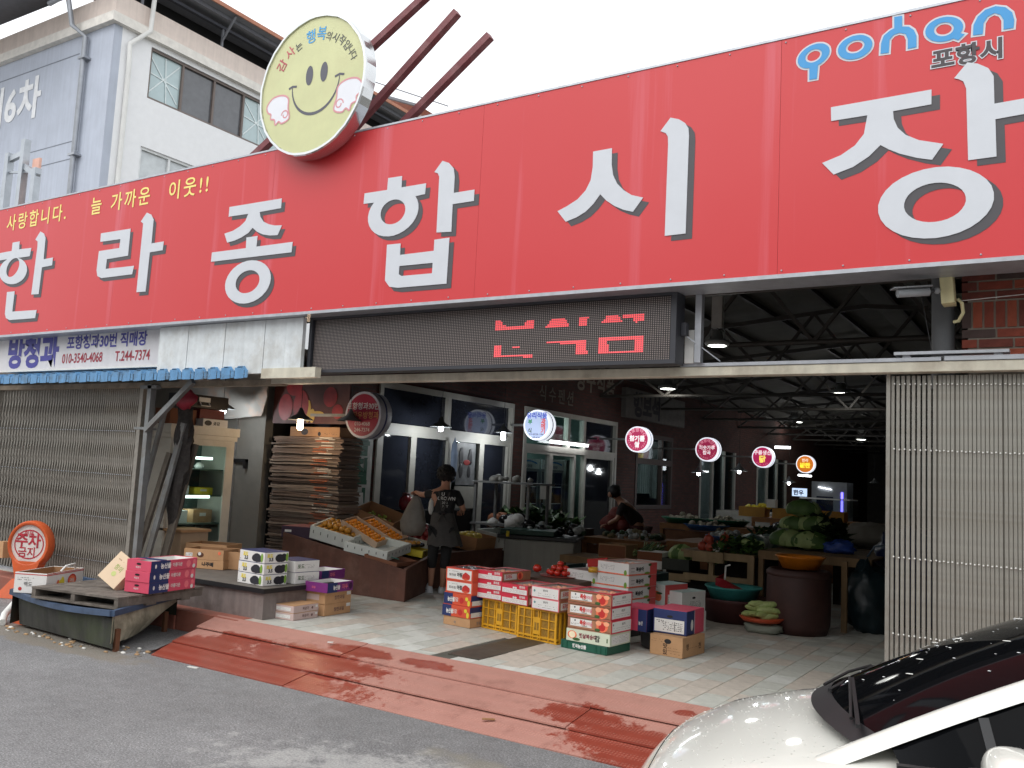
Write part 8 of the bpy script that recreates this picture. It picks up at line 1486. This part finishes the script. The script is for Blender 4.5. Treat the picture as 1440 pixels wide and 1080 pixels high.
# second person, bending over the far side of the stalls
P2_ = thing('person', 'dark haired person in dark clothes bending over the produce beyond the insulated bin', 'person', (-6.75, 14.35, 0), radians(32.5)); dcl = S('jacket_dark', 40, 34, 34, rough=.85, var=.15); dre = S('apron_maroon', 70, 30, 28, rough=.85, var=.2)
N2 = dict(pel=((.35, .15, .75), .12), lh=((.28, .05, .7), .09), lk=((.2, -.02, .4), .065), la=((.25, .05, .08), .04), lf=((.15, .05, .04), .035), rh=((.42, .22, .7), .09), rk=((.36, .2, .4), .065), ra=((.42, .25, .08), .04), rf=((.32, .25, .04), .035),
  wa=((.25, .12, .92), .12), ch=((.08, .1, 1.13), (.15, .12)), nk=((-.04, .08, 1.24), .05), hd=((-.12, .07, 1.3), .075), ht=((-.17, .07, 1.36), .07), ls=((.0, -.08, 1.14), .06), le=((-.08, -.12, .9), .045), lw=((-.25, -.08, .8), .03), rs=((.08, .26, 1.14), .06), re=((-.02, .3, .92), .045), rw=((-.2, .25, .82), .03))
e2 = chain('pel', 'wa', 'ch', 'nk', 'hd', 'ht')+chain('pel', 'lh', 'lk', 'la', 'lf')+chain('pel', 'rh', 'rk', 'ra', 'rf')+chain('ch', 'ls', 'le', 'lw')+chain('ch', 'rs', 're', 'rw')
skinobj('body', N2, e2, skin_m, P2_); fingers(P2_, (-.25, -.08, .8), (-.9, .1, -.3), 1, skin_m); fingers(P2_, (-.2, .25, .82), (-.9, .0, -.3), -1, skin_m)
skinobj('jacket', dict(ch=((.08, .1, 1.12), (.175, .15)), wa=((.25, .12, .92), .15), hip=((.34, .15, .78), .16), ls=((.0, -.08, 1.13), .08), le=((-.07, -.115, .93), .062), rs=((.08, .26, 1.13), .08), re=((-.01, .295, .94), .062)), chain('ch', 'wa', 'hip')+chain('ch', 'ls', 'le')+chain('ch', 'rs', 're'), dcl, P2_)
skinobj('trousers', dict(pel=((.35, .15, .74), (.15, .13)), lh=((.28, .05, .68), .11), lk=((.2, -.02, .4), .085), la=((.25, .05, .12), .06), rh=((.42, .22, .68), .11), rk=((.36, .2, .4), .085), ra=((.42, .25, .12), .06)), chain('pel', 'lh', 'lk', 'la')+chain('pel', 'rh', 'rk', 'ra'), dre, P2_)
q = MB(); q.ball((-.13, .07, 1.37), .118, hair_m, 20, 14, (1, 1, 1), .2, 5, 6); q.build('hair', P2_); q = MB(); q.ball((-.21, .03, 1.31), .05, skin_m, 10, 8, (.8, .9, 1.1)); q.build('face', P2_)
# ================================================================ WHITE CAR
CR = thing('parked_car', 'white compact car parked at the right front corner, nose towards the ramp', 'car', (-1.583, 3.627, -.2), radians(13))
def car_paint():
    m = M('car_white', lin(222, 222, 214), rough=.28, var=.02, scale=2, coat=.9); return m
cp = car_paint(); cg_ = M('car_glass', lin(10, 11, 13), rough=.05, var=0, spec=.05); cbk = S('car_black_trim', 24, 25, 27, rough=.5); dsh = S('dash_grey', 60, 66, 78, rough=.6)
def hw(s): 
    pts = [(0, .42), (.05, .58), (.15, .69), (.35, .76), (.8, .79), (2.9, .8), (3.35, .76), (3.5, .66)]
    for (a, b_), (c, d_) in zip(pts, pts[1:]):
        if s <= c: return b_+(d_-b_)*(s-a)/(c-a)
    return pts[-1][1]
def zt(s):
    pts = [(0, .52), (.05, .6), (.15, .68), (.35, .77), (.6, .84), (.85, .885), (1.1, .905), (3.3, .98), (3.5, .9)]
    for (a, b_), (c, d_) in zip(pts, pts[1:]):
        if s <= c: t_ = (s-a)/(c-a); return b_+(d_-b_)*t_
    return pts[-1][1]
q = MB(); ss = [0, .02, .05, .1, .15, .25, .35, .48, .6, .72, .85, 1.0, 1.3, 1.7, 2.1, 2.5, 2.9, 3.2, 3.35, 3.5]; prof = []
def section(s):
    h = hw(s); z = zt(s); half = [(h*.9, .22), (h*.99, .32), (h*1.0, .45), (h*.99, z-.2), (h*.965, z-.1), (h*.9, z-.045), (h*.8, z-.018), (h*.55, z+.004), (h*.25, z+.016), (0, z+.02)]
    return [(s, -y, zz) for y, zz in half]+[(s, y, zz) for y, zz in half[::-1][1:]]
n = len(section(0)); vs = []
for s in ss: vs += section(s)
fs = [(i*n+j, (i+1)*n+j, (i+1)*n+j+1, i*n+j+1) for i in range(len(ss)-1) for j in range(n-1)]; fs += [tuple(range(n)), tuple(range((len(ss)-1)*n, len(ss)*n))[::-1]]
q.add(vs, fs, cp, True); bo = q.build('body', CR); md = bo.modifiers.new('s', 'SUBSURF'); md.levels = 1; md.render_levels = 2
# windscreen: base arc bulging to the nose, top arc at the roof
def base(v): return Vector((.83-.14*(1-v*v), .52*v, .905+.018*(1-v*v)))
def top(v): return Vector((1.88-.12*(1-v*v), .47*v, 1.385+.03*(1-v*v)))
def patch(mb, f, nu, nv, m, flip=False):
    vs = [f(i/nu, j/nv) for i in range(nu+1) for j in range(nv+1)]; fs = [(i*(nv+1)+j, (i+1)*(nv+1)+j, (i+1)*(nv+1)+j+1, i*(nv+1)+j+1) for i in range(nu) for j in range(nv)]
    if flip: fs = [f_[::-1] for f_ in fs]
    mb.add(vs, fs, m, True)
def wsf(u, v):
    v = -1+2*v; p = base(v).lerp(top(v), u); p.z += .035*sin(pi*u)*(1-.3*v*v); return p
q = MB(); patch(q, wsf, 14, 20, cg_); q.build('windscreen', CR)
q = MB(); patch(q, lambda u, v: wsf(u*.07-.005, v)+Vector((0, 0, .004)), 2, 20, cbk); q.build('cowl_panel', CR)
def roof(u, v): v = -1+2*v; a = top(v); b_ = Vector((3.2, .5*v, 1.385+.03*(1-v*v))); p = a.lerp(b_, u); p.z += .06*sin(pi*min(1, u*.9+.05))*(1-.25*v*v); return p
q = MB(); patch(q, roof, 10, 12, cp); q.build('roof', CR)
q = MB(); patch(q, lambda u, v: Vector((3.2, .5*(2*v-1), 1.385+.03*(1-(2*v-1)**2))).lerp(Vector((3.48, .64*(2*v-1), .96)), u), 4, 8, cg_); q.build('rear_window', CR)
for s_ in (-1, 1):
    def outer(u): e = wsf(u, 0 if s_ < 0 else 1); return e+Vector((.03, s_*(.095-.03*u), -.024-.022*u))
    def pil(u, v):
        e = wsf(u, 0 if s_ < 0 else 1); p = e.lerp(outer(u), v); p.z += .02*sin(pi*v)+.004; return p
    q = MB(); patch(q, lambda u, v: pil(u*1.14-.14, v), 14, 5, cp, s_ > 0); q.build('windscreen_pillar', CR)
    def rr_(u, v): a_ = Vector((1.88+1.32*u, s_*.47, 1.385)); b_ = Vector((1.9+1.35*u, s_*.58, 1.3)); p = a_.lerp(b_, v); p.z += .03*sin(pi*min(1, u*.9+.05))+.02*sin(pi*v); return p
    q = MB(); patch(q, rr_, 8, 4, cp, s_ > 0); q.build('roof_rail', CR)
    def belt(x): return Vector((x, s_*.735, .9+.02*(x-.9)))
    q = MB(); patch(q, lambda u, v: outer(.08+.92*u).lerp(belt(outer(.08+.92*u).x+.02), v)+Vector((0, -s_*.012, 0)), 10, 2, cg_, s_ > 0); patch(q, lambda u, v: Vector((1.9+1.35*u, s_*.575, 1.3)).lerp(belt(1.9+1.35*u), v), 3, 2, cg_, s_ > 0); q.build('side_window', CR)
    q = MB(); q.bar(belt(.95)+Vector((0, s_*.01, .004)), belt(3.3)+Vector((0, s_*.01, 0)), .03, .016, cbk); q.build('belt_moulding', CR)
    q = MB(); a_ = outer(.34); q.bar(a_+Vector((0, -s_*.004, -.01)), belt(a_.x+.02)+Vector((0, s_*.004, 0)), .03, .014, cbk, (0, 1, 0)); q.build('quarter_bar', CR)
    q = MB(); mg = Vector((1.25, s_*.92, .955)); q.ball((0, 0, 0), 1, cp, 24, 16)
    pw_ = lambda a, k: (abs(a)**k)*(1 if a > 0 else -1)
    q.v = [(mg.x+.085*pw_(v[0], .8), mg.y+.135*pw_(v[1], .62), mg.z+.085*pw_(v[2], .7)) for v in q.v]; q.bar(mg+Vector((-.075, -.09, -.012)), mg+Vector((-.075, .09, -.012)), .008, .012, S('indicator_clear', 190, 150, 110, rough=.2)); q.add([(1.28, s_*.8, .9), (1.28, s_*1.0, .91), (1.28, s_*1.0, 1.03), (1.28, s_*.8, 1.03)], [(0, 1, 2, 3)], cbk); q.bar((1.22, s_*.84, .93), (1.18, s_*.74, .91), .06, .05, cbk); q.build('wing_mirror', CR)
    q = MB(); q.ball((.17, s_*.5, .5), .12, S('headlight_glass', 190, 196, 200, rough=.08, var=.1, spec=.9), 16, 12, (1.15, .85, .5)); q.build('headlight', CR)
    for wx in (.62, 2.95):
        t_ = MB(); t_.lathe([(.2, -.09), (.27, -.085), (.285, -.05), (.285, .05), (.27, .085), (.2, .09)], black, 28, (wx, s_*.71, .285), Matrix.Rotation(radians(90), 3, 'X')); wo2 = t_.build('wheel', CR); r_ = MB(); r_.lathe([(.2, -.05), (.19, -.092), (.05, -.08), (0, -.09)] if s_ > 0 else [(.2, .05), (.19, .092), (.05, .08), (0, .09)], galv, 24, (wx, s_*.71, .285), Matrix.Rotation(radians(90), 3, 'X')); r_.build('rim', wo2)
# bonnet and door cut lines as thin dark seams following the skin
def seam(pts, nm='panel_gap'):
    q = MB(); q.tube(pts, .0022, cbk, 5); q.build(nm, CR)
def sk(s, f): 
    h = hw(s); z = zt(s)
    for (a, za), (b_, zb) in zip([(1.0, -.3), (.99, -.2), (.965, -.1), (.9, -.045), (.8, -.018), (.55, .004), (.25, .016), (0, .02)], [(.99, -.2), (.965, -.1), (.9, -.045), (.8, -.018), (.55, .004), (.25, .016), (0, .02), (0, .02)]):
        if abs(f) >= b_: t_ = 0 if a == b_ else (a-abs(f))/(a-b_); return (s, h*f, z+za+(zb-za)*t_+.0005)
for s_ in (-1, 1): seam([sk(s, s_*(.86-.03*s)) for s in (.1, .2, .35, .5, .65, .78)]); seam([sk(.8, s_*.84), sk(.86, s_*.92), sk(.92, s_*.97), (.98, s_*hw(1.1)*1.0, .6), (1.0, s_*hw(1.1)*1.0, .35)])
seam([sk(.09, f) for f in (-.8, -.5, -.2, 0, .2, .5, .8)])
q = MB(); q.box(-.012, .03, -.42, .42, .48, .5, S('chrome_trim', 180, 182, 184, rough=.15, metal=.9)); q.box(-.02, .02, -.36, .36, .3, .4, cbk); q.build('grille', CR)
for y0, y1 in ((-.42, .02), (.05, .44)):
    q = MB(); a = wsf(.05, (y0/.52+1)/2)+Vector((-.01, 0, .02)); b_ = wsf(.13, (y1/.52+1)/2)+Vector((0, 0, .018)); q.tube([a, a.lerp(b_, .5)+Vector((0, 0, .012)), b_], .006, cbk, 6); q.bar(a+Vector((.02, -.1, .0)), b_+Vector((.01, 0, -.004)), .014, .012, cbk); q.build('wiper', CR)
# rain drops on the bonnet and screen
dm = S('water_drop', 230, 232, 232, rough=.05, var=0, spec=1.); q = MB(); random.seed(9)
for i in range(420):
    s = random.uniform(.08, .85); f = random.uniform(-.75, .75); p = sk(s, f); q.ball(p, random.uniform(.0012, .0035), M('drop_clear', lin(214, 214, 208), rough=.05, coat=1, var=0), 6, 3, (1.3, 1, .5))
q.build('rain_drops', CR, kind='stuff')
q = MB()
for i in range(46): p = wsf(random.uniform(.1, .85), random.uniform(.1, .95))+Vector((0, 0, .002)); q.ball(p, random.uniform(.0015, .0045), dm, 6, 3, (1.6, 1, .4))
for u, v in ((.3, .3), (.36, .42), (.5, .55), (.6, .3), (.42, .7), (.7, .6)): p = wsf(u, v)+Vector((0, 0, .003)); q.ball(p, .009, S('reflection_speck', 220, 220, 214, rough=.6), 7, 4, (2., .8, .2))  # pale specks modelled to stand for reflections on the glass
q.build('screen_spots', CR, kind='stuff')
q = MB(); q.box(1.3, 3.2, -.6, .6, .5, .9, cbk); q.build('interior', CR)
